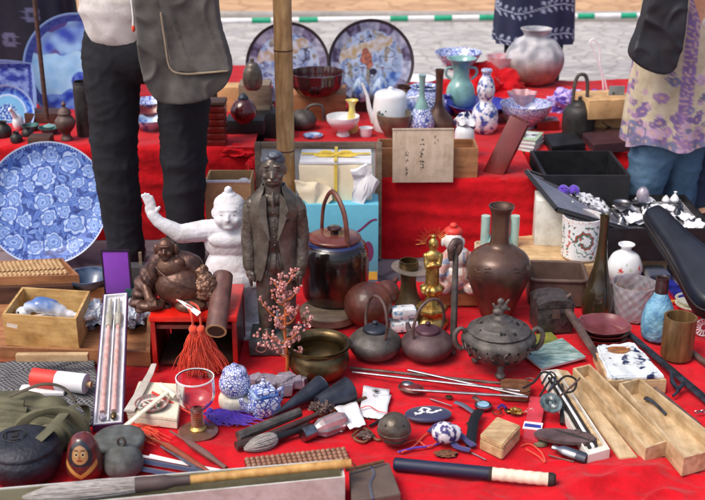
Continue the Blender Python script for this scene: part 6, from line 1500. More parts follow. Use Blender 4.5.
mb = MB(); mb.prism([(.10,-.006),(.135,-.03),(.15,-.012),(.134,.004),(.150,.026),(.128,.034),(.10,.008)], .0, .009, M=Matrix.Translation((0,0,-.004))); mb.out('tail_fin', M['china'], t)
mb = MB(); mb.ball((-.074,-.018,.018),(.004,.003,.004)); mb.out('eye', M['ink'], t)
crm = heap('tissue_padding', 'white tissue padding around the glazed fish', M['paper'], (c.x-.01,c.y-.0,fl+.030), (.10,.055,.022), 2.2, n=7, amp=.35)
# counting frame on box
zs = .11
c, q = quadw([(-60,264),(62,258),(79,275),(-60,279)], zs)
t = thing('counting_frame', 'wooden counting frame with pale beads lying in front of the peony plate', 'abacus', (c.x,c.y,zs-.03))
mb = MB(); mb.tray(q, 0, .03, .007, ft=.012); mb.out('frame', M['wood_m'], t)
ax = Vector((q[1][0]-q[0][0], q[1][1]-q[0][1],0)); ay = Vector((q[3][0]-q[0][0]+q[2][0]-q[1][0], q[3][1]-q[0][1]+q[2][1]-q[1][1],0))*.5; L = ax.length; ax.normalize(); org = Vector((q[0][0],q[0][1],.024)); ayn = ay.normalized(); Wd = ay.length
mb = MB(); nb = 26; mr = MB()
for i in range(nb):
    s = org+ax*(.018+(L-.02)*i/nb)
    skew = Vector((.012,0,0))*0
    mr.tube([s+ayn*.006, s+ayn*(Wd-.006)+skew], .0015, 5)
    for k in (0,1,2,3,4,5,6):
        p = s+ayn*(.012+(.0 if k < 5 else .012)+k*(Wd-.036)/6.6); mb.lathe([(.003,-.0055),(.0085,-.0008),(.0085,.0008),(.003,.0055)], 10, M=Matrix.Translation(p) @ frame_to(ayn))
mb.out('bead_row', mat('pale_beads',(214,180,134),.4,c2=(186,146,100),vs=60), t); mr.out('rod_row', M['wood_d'], t)
mb = MB(); p1 = org+ayn*(Wd*.70); mb.tube([p1+ax*.008, p1+ax*(L-.02)], .004, 6); mb.out('reckoning_bar', M['wood_m'], t)
c2_, q2 = quadw([(-60,268),(60,263),(72,277),(-60,282)], zs)
mb = MB(); mb.prism(q2, 0, zs-.031); mb.out('brown_box', M['wood_d'], loc=(c2_.x,c2_.y,0), label='plain dark box under the wooden counting frame', cat='box')
# blue dish, purple box
pot('blue_dish', 'dark blue glass dish behind the purple lined box lid', 'dish', 90, 297, [(7,0),(11,4),(20,14),(22,19)], mat('dark_blue_glaze',(84,104,136),.2,c2=(48,62,92),vs=20,coat=.6), z=ZC, t=1.2)
zc_ = .075; P = Pl(118, 296, zc_); hz_ = V(118,251,P.loc.y+.006).z-zc_
t = thing('jewel_box', 'small dark box with bright purple velvet in its upright lid', 'box', P.loc)
mb = MB(); mb.tray([(-.046,-.035),(.046,-.035),(.046,.02),(-.046,.02)], -.05, 0, .005); mb.out('box_body', M['black'], t)
mb = MB(); w_ = 28*P.u/2; mb.tray([(-w_,0),(w_,0),(w_,hz_),(-w_,hz_)], 0, .014, .004, M=Matrix.Translation((0,.022,0)) @ rotm(pi/2,0,0)); mb.out('lid', mat('plum_black',(44,26,52),.45), t)
mb = MB(); mb.box((0,.0195-.0065,hz_/2),(2*w_-.009,.008,hz_-.009),bev=.002); mb.out('velvet_lining', M['velvet'], t)
lbox('grey_case', 'dark grey upright case behind the jewel box with purple velvet', 'case', 138, 302, .0, 34, 34, .05, mat('grey_case',(74,72,76),.6))
mb = MB(); P = Pl(143,292,fl); mb.box((0,0,.07),(.010,.010,.15)); mb.out('wooden_post', M['wood_g'], loc=P.loc, label='thin grey wooden slat upright between purple lid and laughing monk', cat='slat')
# pen case sloping down on the cloth
A = G(108,427,ZC+.012); top = V(116,296,2.99); X = Vector((1,0,0)); D = top-A; Ln = D.length; D.normalize(); X = (X-D*X.dot(D)).normalized(); Z = X.cross(D)
Mx = Matrix((X,D,Z)).transposed().to_4x4(); Mx.translation = A
wa, wb = 15.0*dep(A)/F, 12.0*dep(top)/F
t = thing('pen_case', 'long white lined case with two pink glass pens sloping onto the red cloth', 'case', M=Mx)
mb = MB(); mb.tray([(-wa,0),(wa,0),(wb,Ln),(-wb,Ln)], -.012, .010, .0028, ft=.004); mb.out('case_shell', mat('purple_grey_case',(88,64,110),.6), t)
mb = MB(); mb.tray([(-wa+.003,.003),(wa-.003,.003),(wb-.003,Ln-.003),(-wb+.003,Ln-.003)], -.0075, .0115, .005, ft=.0095); mb.out('silk_lining', mat('white_silk',(220,220,226),.5,var=.05,sheen=.4), t)
for s in (-1,1):
    mb = MB(); mb.tube(cr([(s*.015,.045,.012),(s*.015,.09,.012),(s*.0145,Ln*.5,.012),(s*.0135,Ln*.72,.012)],4), [.0075,.0065,.007,.0055], 10); mb.out('pen_shaft', M['pinkpen'], t)
    mb = MB(); mb.tube(cr([(s*.0135,Ln*.72,.012),(s*.0135,Ln*.78,.012),(s*.0125,Ln*.86,.011),(s*.012,Ln*.95,.011)],4), [.009,.011,.005,.003], 10); mb.out('pen_nib', mat('pale_grey_glass',(176,172,160),.15,coat=.6) if s < 0 else bpy.data.materials['pale_grey_glass'], t)
    mb = MB(); mb.ball((s*.015,.028,.012),(.009,.014,.007)); mb.out('pen_end', M['frost'] if s < 0 else M['brass'], t)
mb = MB(); mb.box((0,Ln/2,.0075),(.0035,Ln*.94,.006)); mb.out('divider', M['paper'], t)
# plastic bags in the tray
heap('plastic_bag', 'clear plastic bag bunched between the fish box and the pen case', M['plastic'], G(92,318,.05), (.05,.07,.05), 4.4, n=8, amp=.5)
heap('plastic_bag', 'clear plastic bag bunched between the pen case and the red stand', M['plastic'], G(134,318,.05), (.045,.08,.055), 6.4, n=8, amp=.5)
pot('tiny_blue_jar', 'tiny blue and white jar poking out of the plastic beside the fish box', 'jar', 91, 330, [(5,0),(7,4),(6,11),(3,14)], M['blueprint'], z=fl, t=.6)
pot('green_cup', 'small green glazed cup behind the pen case in the tray', 'cup', 132, 300, [(6,0),(8,4),(9,12)], M['teal'], z=fl+.03, t=.8)
lbox('rough_block', 'split piece of pale wood on the front rim of the tray', 'wood', 52, 362, .062, 72, 7, .02, M['wood_l'], rz=radians(1))
# checkered cloth, roll
def softsheet(name, label, px, z0, m, cat, seed, amp=.012, sc=9, th=.004, N_=40):
    (a,b,c_,d) = [G(x,y,z0) for x,y in px]; cc = (a+b+c_+d)/4; mb = MB(); vs, fs = [], []
    for j in range(N_+1):
        for i in range(N_+1):
            s, r = i/N_, j/N_; p = (a*(1-s)+b*s)*(1-r)+(d*(1-s)+c_*s)*r
            p = p+Vector((noise.noise(Vector((p.x*5,p.y*5,seed)))*.012, noise.noise(Vector((p.x*5,p.y*5,seed+5)))*.012, 0)); r_ = 1-abs(noise.noise(Vector((p.x*sc,p.y*sc,seed+2))))*2
            vs.append((p.x-cc.x, p.y-cc.y, abs(noise.noise(Vector((p.x*sc,p.y*sc,seed))))*amp*1.5+max(0,r_)**3*amp+th))
    for j in range(N_):
        for i in range(N_): k = j*(N_+1)+i; fs.append((k,k+1,k+N_+2,k+N_+1))
    mb.add(vs, fs); o = mb.out(name, m, loc=cc, label=label, cat=cat, ang=80); bake(o, [('SOLIDIFY', dict(thickness=th))]); o.data.materials.clear(); o.data.materials.append(m); return o
m_, nt_, b_ = mk('small_check'); N = nt_.nodes; tc = N.new('ShaderNodeTexCoord'); ck = N.new('ShaderNodeTexChecker'); ck.inputs['Scale'].default_value = 130; ck.inputs[1].default_value = C(122,122,124)+(1,); ck.inputs[2].default_value = C(56,56,60)+(1,); nt_.links.new(tc.outputs['Object'], ck.inputs[0]); nt_.links.new(ck.outputs[0], b_.inputs['Base Color']); b_.inputs['Roughness'].default_value = .9
softsheet('checked_cloth', 'small grey checked cloth under the red and white roll', [(-40,366),(96,362),(100,425),(-40,440)], ZC, m_, 'cloth', 2.)
a, b = G(33,377,.06), G(86,384,.055)
t = thing('paper_roll', 'red and white rolled banner lying on the grey checked cloth', 'roll', a); d = b-a
mb = MB(); mb.tube([d*0, d*.46], .027, 20); mb.out('red_end', M['redpaint'], t); mb = MB(); mb.tube([d*.462, d*1.0], [.0272,.0285], 20); mb.out('white_end', M['paper'], t)
mb = MB(); mb.tube([d*1.0, d*1.10], [.006,.009], 10); mb.out('rod_tip', M['wood_l'], t)
mb = MB(); mb.box((.03,-.022,-.030),(.13,.05,.012),bev=.004); mb.out('loose_flap', M['paper'], t)
# olive canvas bundle
t = thing('canvas_bundle', 'rolled olive canvas bundle with a strap behind the black iron pot', 'canvas bag', G(35,432,ZC)); B0 = G(35,432,ZC)
def gp(px,py,z): return G(px,py,z)-B0
pr = [('c',gp(-30,418,.05),gp(30,410,.055),.06,.062),('c',gp(25,425,.045),gp(66,432,.05),.055,.05),('c',gp(-20,440,.04),gp(40,445,.04),.05,.045),('b',gp(50,415,.05),(.07,.06,.055))]
o = blob('roll_body', pr, .006, M['olive'], t, sm=3)
for v, nn in zip(o.data.vertices, normals(o)):
    a_ = atan2(v.co.z-.05, v.co.y); rr_ = sin(a_*3+v.co.x*14+3*noise.noise(v.co*7)); v.co += nn*(max(0,rr_)**4*-.012+.006*noise.noise(v.co*16))
for k in range(7):
    mb = MB(); R_ = .016+.0095*k; cc_ = gp(53,431,.058)+Vector((-.012+.002*k,-.045+.006*k,0)); ph = .35*sin(k*2.1)
    mb.tube([cc_+Vector((R_*cos(q)*1.15,-.012*sin(q*.5+k),R_*sin(q)*.92+.006*sin(q*2+k))) for q in [(-.5+ph+i*.22) for i in range(18)]], [.004+.0045*abs(sin(i*.35+k)) for i in range(18)], 8, flat=2.2, up=(1,0,0)); mb.out('rolled_fold', M['olive'], t)
for k in range(5):
    mb = MB(); a0, a1 = gp(-34,402+k*8,.10-.010*k), gp(24+3*k,404+k*7,.112-.011*k); mb.tube(cr([a0, a0.lerp(a1,.35)+Vector((0,.01*sin(k*2),.014)), a0.lerp(a1,.7)+Vector((0,-.012*cos(k),.010)), a1],5), [.010,.014,.016,.012], 8, flat=.8); mb.out('canvas_fold', M['olive'], t)
mb = MB(); mb.tube(cr([gp(38,440,.12),gp(52,427,.13),gp(70,408,.11),gp(84,406,.075),gp(88,420,.045),gp(80,440,.03),gp(74,456,.02)],5), .014, 8, flat=.22, up=(0,0,1)); mb.out('strap', M['olive'], t)
mb = MB(); mb.tube(cr([gp(-8,404,.12),gp(20,392,.13),gp(44,384,.14),gp(64,388,.12),gp(76,402,.095)],5), .006, 8, flat=.5); mb.out('binding_cord', mat('dark_olive_binding',(92,84,70),.9), t)
# black iron pot
P = Pl(26, 489, ZC, 27); t = thing('iron_pot', 'round black iron pot with a cut out coin mark on its lid', 'pot', P.loc)
bi = mat('black_iron_dimple',(52,54,66),.5,.3,c2=(34,36,44),vs=40,bump=.9,bs=110,bd=.003)
part_pot('body', P, [(26,0),(33,5),(37.5,14),(37,22),(33,28)], bi, t, sm=4, seg=64)
part_pot('lid', P, [(35,28),(34,30.5),(26,35),(14,37),(0,37.5)], bi, t, sm=3, seg=64)
mb = MB(); zl = 38.0*P.k
for i in range(4):
    a = i*pi/2+.25; c = Vector((-6*P.u,0,zl)); r_ = 10*P.u
    arc = [c+Vector((r_*cos(a+q),r_*sin(a+q),.0005)) for q in [-.62+.155*k for k in range(9)]]
    mb.slab(arc, .002)
mb.lathe([(0,.0008),(4.2*P.u,.0008),(4.2*P.u,-.001)], 4, M=Matrix.Translation((-6*P.u,0,zl)) @ rotm(0,0,.25+pi/4))
mb.out('coin_mark', M['ink'], t)
mb = MB(); mb.tube([Vector((-6*P.u+11.5*P.u*cos(2*pi*i/36), 11.5*P.u*sin(2*pi*i/36), zl-.002)) for i in range(36)], .0016, 6, closed=True); mb.out('coin_ring', bi, t)
# wooden doll
P = Pl(86, 482, ZC, 15)
def doll(x, y, z):
    a = atan2(x,-y); 
    if y < 0 or abs(a) < 2:
        fx, fz = a*14, z
        d = hypot(fx/7.6, (fz-27.5)/7.6)
        if d < 1 and z < 36.5:
            if hypot(abs(fx)-3.2, fz-28) < 1.2: return C(30,24,22)
            if hypot(abs(fx)-3.2, fz-28) < 1.8: return C(220,200,160)
            if abs(abs(fx)-3.4) < 2.2 and abs(fz-31.2) < .5: return C(70,44,30)
            if abs(fx) < 2.2 and abs(fz-23) < .6: return C(130,60,40)
            if abs(fx) < 1 and abs(fz-25) < 1.6: return C(150,96,60)
            return C(176,132,86)
        if d < 1.55 and z > 18: return C(44,44,50)
        w_ = abs(abs(fx)*.80-(z-8.5)*1.05)
        if w_ < 2.3 and z < 21 and abs(fx) < 15: return C(190,144,78)
    return mixc(C(112,46,42), C(84,34,34), .5+n2(x,z,.2))
pot('wooden_doll', 'small round wooden doll with dark hood and folded yellow sleeves', 'doll', 86, 483, [(13,0),(17,4),(19,11),(17.5,19),(15.5,26),(13,33),(8,39),(0,41)], M['attr'], sm=20, seg=240, paintfn=doll)
# grey kettle bell and flat stone dish
P = Pl(124, 479, ZC, 15); t = thing('bell_shaped_pot', 'little grey green bell shaped pot with ring on top beside the wooden doll', 'pot', P.loc)
part_pot('body', P, [(15,0),(19,3),(20,10),(17,17),(11,22),(5,24),(0,24.5)], M['stone'], t, sm=4)
mb = MB(); mb.tube([pv(P,3.6*cos(2*pi*i/24),0,28.5+3.9*sin(2*pi*i/24)) for i in range(24)], .0035, 8, closed=True); mb.out('ring', M['iron'], t)
P = Pl(120, 463, ZC, 22); t = thing('stone_ink_dish', 'flat oval grey stone dish behind the bell shaped pot', 'dish', P.loc, rz=.2)
part_pot('dish_body', P, [(20,0),(24,3),(25,10)], M['leather'], t, sm=0); part_pot('dish_top', P, [(25.6,10),(26,12),(22,15),(0,16)], M['stone'], t)
# white sticks etc below
for k,(a,b,lb) in enumerate((((88,446),(224,471),'long white stick with dark end running behind the bell shaped pot'),((140,462),(222,476),'short white stick nearest the long brush box'),((150,455),(222,472),'white stick between the dark strips'))): rod('white_stick', lb, 'stick', [a,b], .0045, M['white'], seg=8, flat=.6)
for k,(a,b,lb) in enumerate((((138,468),(205,480),'dark navy strip nearest the brush box'),((128,458),(216,474),'dark navy strip under the white sticks'))): rod('navy_strip', lb, 'strip', [a,b], .010, M['navy'], seg=8, flat=.25)
rod('green_peg', 'small bright green handle between olive canvas and wooden doll', 'handle', [(58,437,.05),(78,444,.04)], .008, M['green'])
rod('brown_stick', 'long red brown pointed stick beside the orange stemmed goblet', 'stick', [(142,434,.03),(175,450,.03),(210,474,.02)], [.0035,.008,.008], mat('redbrown_wood',(140,66,40),.35,var=.2,vs=20,coat=.3), n=5)
rod('brown_stick', 'shorter grey brown pointed stick beside the first red brown one', 'stick', [(170,431,.03),(196,447,.03),(226,468,.02)], [.003,.009,.006], mat('greybrown_wood',(112,78,72),.45,var=.2), n=5)
rod('silver_tool', 'silver grey flat blade under the two pointed sticks', 'blade', [(163,445),(184,458),(205,472)], .011, M['steel'], flat=.25)
tassel('small orange tassel squashed behind the flat stone dish', G(132,424,.03), G(142,440,ZC), (.028,.02,.02), 120, M['orange'], .008, seed=9)
# ivory box, dish, sticks
c, q = quadw([(139,381),(182,384),(177,418),(127,412)], ZC+.034)
t = thing('ivory_box', 'cream rectangular box carrying a small round floral dish', 'box', (c.x,c.y,ZC)); mb = MB(); mb.prism(q,0,.022); bmesh.ops.bevel(mb.bm, geom=mb.bm.edges[:], offset=.002, segments=2, affect='EDGES'); mb.out('box_body', M['ivory'], t)
mb = MB(); mb.prism(inset(q,-.001),.0225,.034); bmesh.ops.bevel(mb.bm, geom=mb.bm.edges[:], offset=.002, segments=2, affect='EDGES'); mb.out('lid', M['ivory'], t)
def rdish(x,y,z):
    d = hypot(x,y)
    if d > 14: return C(190,120,120) if int(atan2(y,x)*9)%2 else C(110,130,120)
    if d > 12: return C(226,222,214)
    return mixc(C(80,120,96), C(176,90,96), .5+2*n2(x,y,.22)) if n2(x,y,.3,3) > -.12 else C(224,220,210)
pot('floral_dish', 'small round pink and green floral dish on the cream box', 'dish', 152, 412, [(11,0),(15,1.5),(17,4.5),(16,4.5),(14.5,2)]+[(13.5-.75*i,1.4) for i in range(18)]+[(0,1.4)], M['attr'], z=ZC+.034, sm=0, seg=90, paintfn=rdish)
rod('white_stick', 'broad white stick slanting across the cream box down to the doll', 'stick', [(167,392,.072),(97,449,.045)], [.0075,.0085], M['ivory'], seg=8, flat=.5)
o = rod('cream_peg', 'short cream peg lying across the round floral dish', 'peg', [(160,385,.07),(176,397,.066)], .0085, M['ivory'])
rod('white_knife', 'translucent pale paper knife resting on the rear edge of the cream box', 'knife', [(154,364,.06),(150,374,.062),(129,411,.055)], [.008,.010,.015,.015], mat('pale_blade',(206,200,190),.3,coat=.4), flat=.25)
rod('red_stick', 'thin red lacquer stick leaning on the cream box', 'stick', [(152,392,.07),(196,416,.02)], .0035, M['redpaint'])
# goblet
P = Pl(198, 441, ZC, 19); t = thing('glass_goblet', 'clear glass goblet with ribbed amber stem', 'goblet', P.loc)
pr = [(4,22),(12,25),(18,32),(19,40),(18.5,52)]
mb = MB(); mb.lathe(S(P, cup([(p.x,p.y) for p in cr([(a,b,0) for a,b in pr],4)], 1.0, 24)), 48); mb.out('bowl', M['glass'], t)
mb = MB(); mb.lathe(S(P, [(3,3)]+[(5.6+.8*cos(k*pi),3+k*.95) for k in range(20)]+[(3,22),(0,22)]), 24); mb.out('stem', mat('amber_stem',(220,130,84),.12,trans=.6,coat=.5), t)
part_pot('foot', P, [(20,0),(20,.8),(8,2.4),(0,2.6)], mat('pale_amber_foot',(246,186,160),.06,trans=.85,coat=.5,var=.03,grime=0), t, sm=0, seg=48); part_pot('collar', P, [(8.5,1.8),(9,4),(6.5,6.2)], M['gold'], t, sm=0)
mb = MB(); mb.lathe(S(P,[(18.0,51.3),(18.9,51.3),(18.9,52.5),(18.0,52.5),(18.0,51.3)]),48); mb.out('rim', M['white'], t)
# small porcelain group
P = Pl(236, 412, ZC, 14); t = thing('porcelain_box', 'white porcelain base carrying a round blue scrolled lidded pot', 'porcelain pot', P.loc, rz=.15)
part_pot('base', P, [(15,0),(17,2),(17,9),(14,12)], M['ivory'], t, sm=2); part_pot('pot_body', P, [(11,12),(15,16),(16,23),(13,30),(12,31)], M['blueprint'], t); part_pot('lid', P, [(12.5,31),(11,35),(4,37.5),(3,40),(0,41)], M['blueprint'], t)
P = Pl(263, 418, ZC, 0); t = thing('square_teapot', 'square blue and white teapot beside the round scrolled pot', 'teapot', P.loc+Vector((0,.035,0)), rz=radians(26))
mb = MB(); mb.box((0,0,9*P.k),(28*P.u,28*P.u,18*P.k),bev=.012); mb.out('body', M['blueprint_c'], t)
mb = MB(); mb.box((0,0,18.6*P.k),(25*P.u,25*P.u,3*P.k),bev=.004); mb.out('blue_band', M['bluechina'], t); mb = MB(); mb.box((0,0,21.5*P.k),(21*P.u,21*P.u,5*P.k),bev=.006); mb.out('lid', M['blueprint_c'], t); mb = MB(); mb.ball((0,0,27*P.k),(3.6*P.u,)*3); mb.ball((0,0,31*P.k),(2*P.u,)*3); mb.out('knob', M['blueprint'], t)
mb = MB(); mb.tube(TP(P,[(-14,0,6),(-21,0,9),(-24,0,17)],4), [.014,.010,.007], 10); mb.out('spout', M['blueprint'], t)
mb = MB(); mb.tube(TP(P,[(13,0,15),(20,0,19),(19,0,8),(13,0,6)],4), .005, 8); mb.out('handle', M['blueprint'], t)
rr = random.Random(14)
for k,(px,py,s,lb) in enumerate(((262,388,.9,'milky crystal lump behind the square teapot'),(280,392,1.1,'milky crystal lump between the square teapot and the blossom spray'),(292,388,1.,'milky crystal lump at the foot of the blossom spray'))):
    P = Pl(px,py); mb = MB()
    for i in range(9): mb.box((rr.uniform(-.028,.028)*s,rr.uniform(-.016,.016),.014+rr.random()*.014*s),(.03*s,.028*s,.03*s),bev=.003,rz=rr.random()*3)
    mb.jit(.006,50,k); mb.out('crystal_chunk', M['frost'], loc=P.loc, label=lb, cat='crystal', ang=20)
tassel('violet silk tassel lying at the foot of the goblet', G(210,411,.03), G(236,421,ZC), (.030,.017,.006), 260, M['purple'], .010, wob=.008, seed=5, r=.0012)
# cones
def cone(label, a, b, r0, r1, za=.012):
    A_ = G(a[0],a[1],za+ZC); B_ = G(b[0],b[1],ZC+r1); t = thing('metal_cone', label, 'cone', A_); d = B_-A_; mb = MB()
    mb.lathe([(r0,0),(r0+(r1-r0)*.5,d.length*.5),(r1,d.length*.97),(r1,d.length),(r1*.93,d.length),(r1*.8,d.length*.9),(0,d.length*.88)], 40, M=frame_to(d)); mb.out('cone_body', M['darkblue'], t)
    mb = MB(); mb.lathe([(r1*.985,d.length*.985),(r1*1.02,d.length*.992),(r1*.985,d.length)],40,M=frame_to(d)); mb.out('rim', M['bluesteel'], t)
cone('long dark blue metal cone with its mouth towards the brass bowl', (272,416), (322,386), .002, .032)
cone('short stubby dark blue metal cone beside the longer cone', (318,404), (350,389), .022, .036, .022)
# tools
rod('carving_tool', 'thick dark brown tool handle lying across the front of the cones', 'tool', [(238,437,.035),(300,412,.045)], [.0145,.013,.008], M['iron'])
rod('carving_tool', 'dark brown tool handle just below the thickest one', 'tool', [(236,446,.03),(268,436,.03),(318,414,.03)], [.012,.011,.006], mat('dark_tool',(72,50,48),.5,var=.2))
rod('carving_tool', 'slim rust coloured tool under the other handles', 'tool', [(262,446,.02),(305,424,.02),(322,408,.03)], [.006,.005,.004], M['rust'])
A_ = G(244,449,.026); B_ = G(276,438,.03); d = B_-A_; t = thing('hair_brush', 'thick brush with pale grey hair tip in front of the dark tools', 'brush', A_)
bristle(t, d, [(0,.004),(.25,.016),(.6,.022),(.85,.019),(1.02,.011)], 420, M['blond'], 3, .0014)
mb = MB(); mb.tube([d, d*1.25, d*2.1], [.0135,.011,.007], 12); mb.out('handle', M['black'], t)
P = Pl(325,402); heap('rusty_clump', 'small rusty metal clump between the stubby cone and the white papers', M['rust'], G(322,408,ZC+.012), (.03,.03,.026), 7.7, n=9, amp=.5)
A_ = G(308,433,ZC+.018); B_ = G(343,420,ZC+.018); d = B_-A_; t = thing('perfume_bottle', 'small cut glass bottle with silver cap lying on its side', 'bottle', A_)
mb = MB(); mb.lathe([(0,-.018),(.019,-.018),(.020,-.012),(.019,.018),(.014,.021),(0,.021)], 24, M=frame_to(d)); mb.out('cap', M['steel'], t)
mb = MB(); mb.lathe([(.012,.022),(.018,.03),(.026,.045),(.028,d.length*.9),(.020,d.length*1.05),(0,d.length*1.08)], 8, M=frame_to(d)); mb.out('glass_body', M['cutglass'], t, ang=10)
rod('brown_stick', 'light brown stick under the white papers beside the glass bottle', 'stick', [(312,418),(366,398)], .006, M['leather'])
def sheet(name, label, qd, m, cat='paper', z=ZC, th=.0012, curl=.008, seed=0, parent=None, sub=8):
    c, q = quadw(qd, z+.003); N_ = sub; vs, fs = [], []; a,b,c2,d2 = [Vector((x,y,0)) for x,y in q]
    for j in range(N_+1):
        for i in range(N_+1):
            s, r = i/N_, j/N_; p = (a*(1-s)+b*s)*(1-r)+(d2*(1-s)+c2*s)*r; vs.append((p.x,p.y,.003+curl*abs(noise.noise(Vector((s*2.2,r*2.2,seed))))*1.6+curl*.4*(2*s-1)**2))
    for j in range(N_):
        for i in range(N_): k = j*(N_+1)+i; fs.append((k,k+1,k+N_+2,k+N_+1))
    mb = MB(); mb.add(vs, fs); o = mb.out(name, m, parent, loc=Vector((c.x,c.y,z)) if parent is None else Vector((c.x,c.y,z))-parent.location, label=label, cat=cat, ang=80); bake(o, [('SOLIDIFY', dict(thickness=th,offset=1))]); o.data.materials.clear(); o.data.materials.append(m); return o
sheet('paper_slip', 'plain white paper scrap between glass bottle and printed envelope', [(334,409),(356,402),(366,426),(350,431)], M['paper'], z=ZC+.008, seed=3)
c0 = G(375,404,ZC); t = thing('envelope', 'white slip with a small ink sprig and a curved red line', 'envelope', (c0.x,c0.y,ZC))
sheet('upper_slip', None, [(365,378),(391,382),(388,412),(362,408)], M['paper'], None, z=ZC+.006, parent=t, seed=1, curl=.003); sheet('lower_slip', None, [(361,409),(390,413),(384,432),(357,430)], M['paper'], None, z=ZC, parent=t, seed=2, curl=.003)
mb = MB(); mb.tube(cr([G(361,408,ZC+.0145)-t.location,G(369,406,ZC+.0145)-t.location,G(378,411,ZC+.0145)-t.location,G(388,413,ZC+.0145)-t.location],4), .0022, 5, flat=.3, up=(0,0,1)); mb.out('red_line', M['redpaint'], t)
rr = random.Random(6); mb = MB(); cc_ = G(376,392,ZC+.0135)-t.location
for k in range(6): a = .4+k*.45; mb.tube(cr([cc_, cc_+Vector((cos(a)*.008,sin(a)*.012,0)), cc_+Vector((cos(a)*.014,sin(a)*.022,0))],3), [.0010,.0014,.0005], 4)
mb.tube(cr([cc_+Vector((-.004,-.012,0)), cc_+Vector((-.008,-.02,0)), cc_+Vector((.006,-.022,0))],3), .0010, 4); mb.out('ink_sprig', M['ink'], t)
mb = MB(); cc_ = G(372,420,ZC+.0085)-t.location
for k in range(7): p = cc_+Vector((rr.uniform(-.018,.018),rr.uniform(-.016,.016),0)); mb.tube([p, p+Vector((rr.uniform(-.012,.012),rr.uniform(-.008,.008),0))], .0013, 4)
mb.out('ink_writing', M['ink'], t)
# bell
P = Pl(394, 447, ZC, 6); t = thing('round_bell', 'dull brown round bell with a slit beside the white slip', 'bell', P.loc)
part_pot('body', P, [(3,0),(10,2.5),(15,8.5),(16.6,14),(15.4,20),(10.5,26),(4,28.6),(0,28.8)], M['graybronze'], t, sm=4, seg=48)
mb = MB(); mb.tube([pv(P,16.5*cos(q),16.5*sin(q),13.6) for q in [2*pi*i/48 for i in range(48)]], .0022, 6, closed=True); mb.out('seam', M['graybronze'], t)
for a in (-2.3,-.9): mb = MB(); mb.ball(pv(P,12.6*cos(a),12.6*sin(a),22.6),(.0045,.0045,.0045)); mb.out('bell_hole', M['ink'], t)
mb = MB(); mb.tube([pv(P,15.2*cos(q),15.2*sin(q),8.2+1.*abs(q+pi/2)) for q in [-2.3+i*.12 for i in range(14)]], .0025, 6); mb.out('slit', M['ink'], t)
# cords and keys beside
def cord(name, label, px, m, r=.0022, cat='cord', z=ZC, n=5): return rod(name, label, cat, [(x,y,z+r+(R(0,.004))) for x,y in px], r, m, n=n, seg=6)
cord('orange_string', 'thin orange cord looping in front of the round bell', [(398,446),(416,440),(428,447),(440,438),(428,433),(414,446),(402,452)], M['orange'])
cord('violet_string', 'dark violet cord trailing from the spotted charm towards the bell', [(398,452),(414,448),(430,446),(442,442)], M['purple'], .003)
cord('brown_string', 'knotted brown leather cord left of the round bell', [(352,436),(362,428),(372,434),(364,442),(354,438),(366,434),(378,440),(386,436)], M['leather'], .0035)
heap('metal_charm', 'small rusty metal charm in the knotted brown cord', M['rust'], G(366,436,ZC+.008), (.022,.018,.014), 5.7)
rod('black_pin', 'short black pin pointing from the white slip to the bell', 'pin', [(370,426),(384,418)], .004, M['black'])
heap('dry_leaf', 'small brown crinkled leaf shaped ornament above the navy rolled sheath', M['leather'], G(446,454,ZC+.004), (.028,.016,.008), 2.9)
P = Pl(444,449,ZC,8)
o = blob('spotted_charm', [BP(P,(0,0,12),(13,12,11)), BP(P,(9,3,10),(9,9,9))], .002, mat('spotted_fabric',(226,222,230),.6,c2=(64,56,120),vs=50,thr=(.46,.52)), loc=P.loc, label='round blue and white patterned ball charm below the navy oval purse', cat='charm')
for k,(pts,lb) in enumerate(((((452,430),(462,436),(474,446)),'indigo ribbon end running from the ball charm to the strap'),(((450,436),(456,446),(470,450)),'indigo ribbon end lying nearest the navy rolled sheath'),(((430,432),(440,424),(452,430)),'indigo ribbon looped over the ball charm'))):
    rod('indigo_ribbon', lb, 'ribbon', [(x,y,ZC+.012) for x,y in pts], .010, mat('indigo_ribbon_'+'abc'[k],(58,50,110),.7,sheen=.3), n=4, flat=.25)
# oval navy purse
P = Pl(428, 426, ZC, 0); t = thing('oval_purse', 'navy oval purse embroidered with a white dragon', 'purse', G(428,418,ZC), rz=radians(4))
mb = MB(); mb.ball((0,0,.012),(24*P.u,.040,.012),sub=4); mb.out('purse_body', mat('navy_silk',(44,46,84),.5,sheen=.3,var=.1), t)
mb = MB(); top = lambda x,y: .012+.0118*math.sqrt(max(0,1-(x/(24*P.u))**2-(y/.040)**2))+.0004
pth = cr([(-.038,-.006,0),(-.028,-.014,0),(-.016,-.006,0),(-.020,.008,0),(-.006,.016,0),(.004,.004,0),(-.004,-.008,0),(.010,-.012,0),(.024,-.004,0),(.036,.002,0)],6)
mb.tube([(p.x,p.y,top(p.x,p.y)) for p in pth], [.0022+.0022*abs(sin(i*.5)) for i in range(len(pth))], 6, flat=.4, up=(0,0,1))
for i in range(4,len(pth)-4,4): p = pth[i]; a = i; q_ = (p.x+.008*cos(a),p.y+.007*sin(a)); mb.tube([(p.x,p.y,top(p.x,p.y)),(q_[0],q_[1],top(*q_))],.0014,5)
mb.out('dragon_embroidery', M['white'], t)
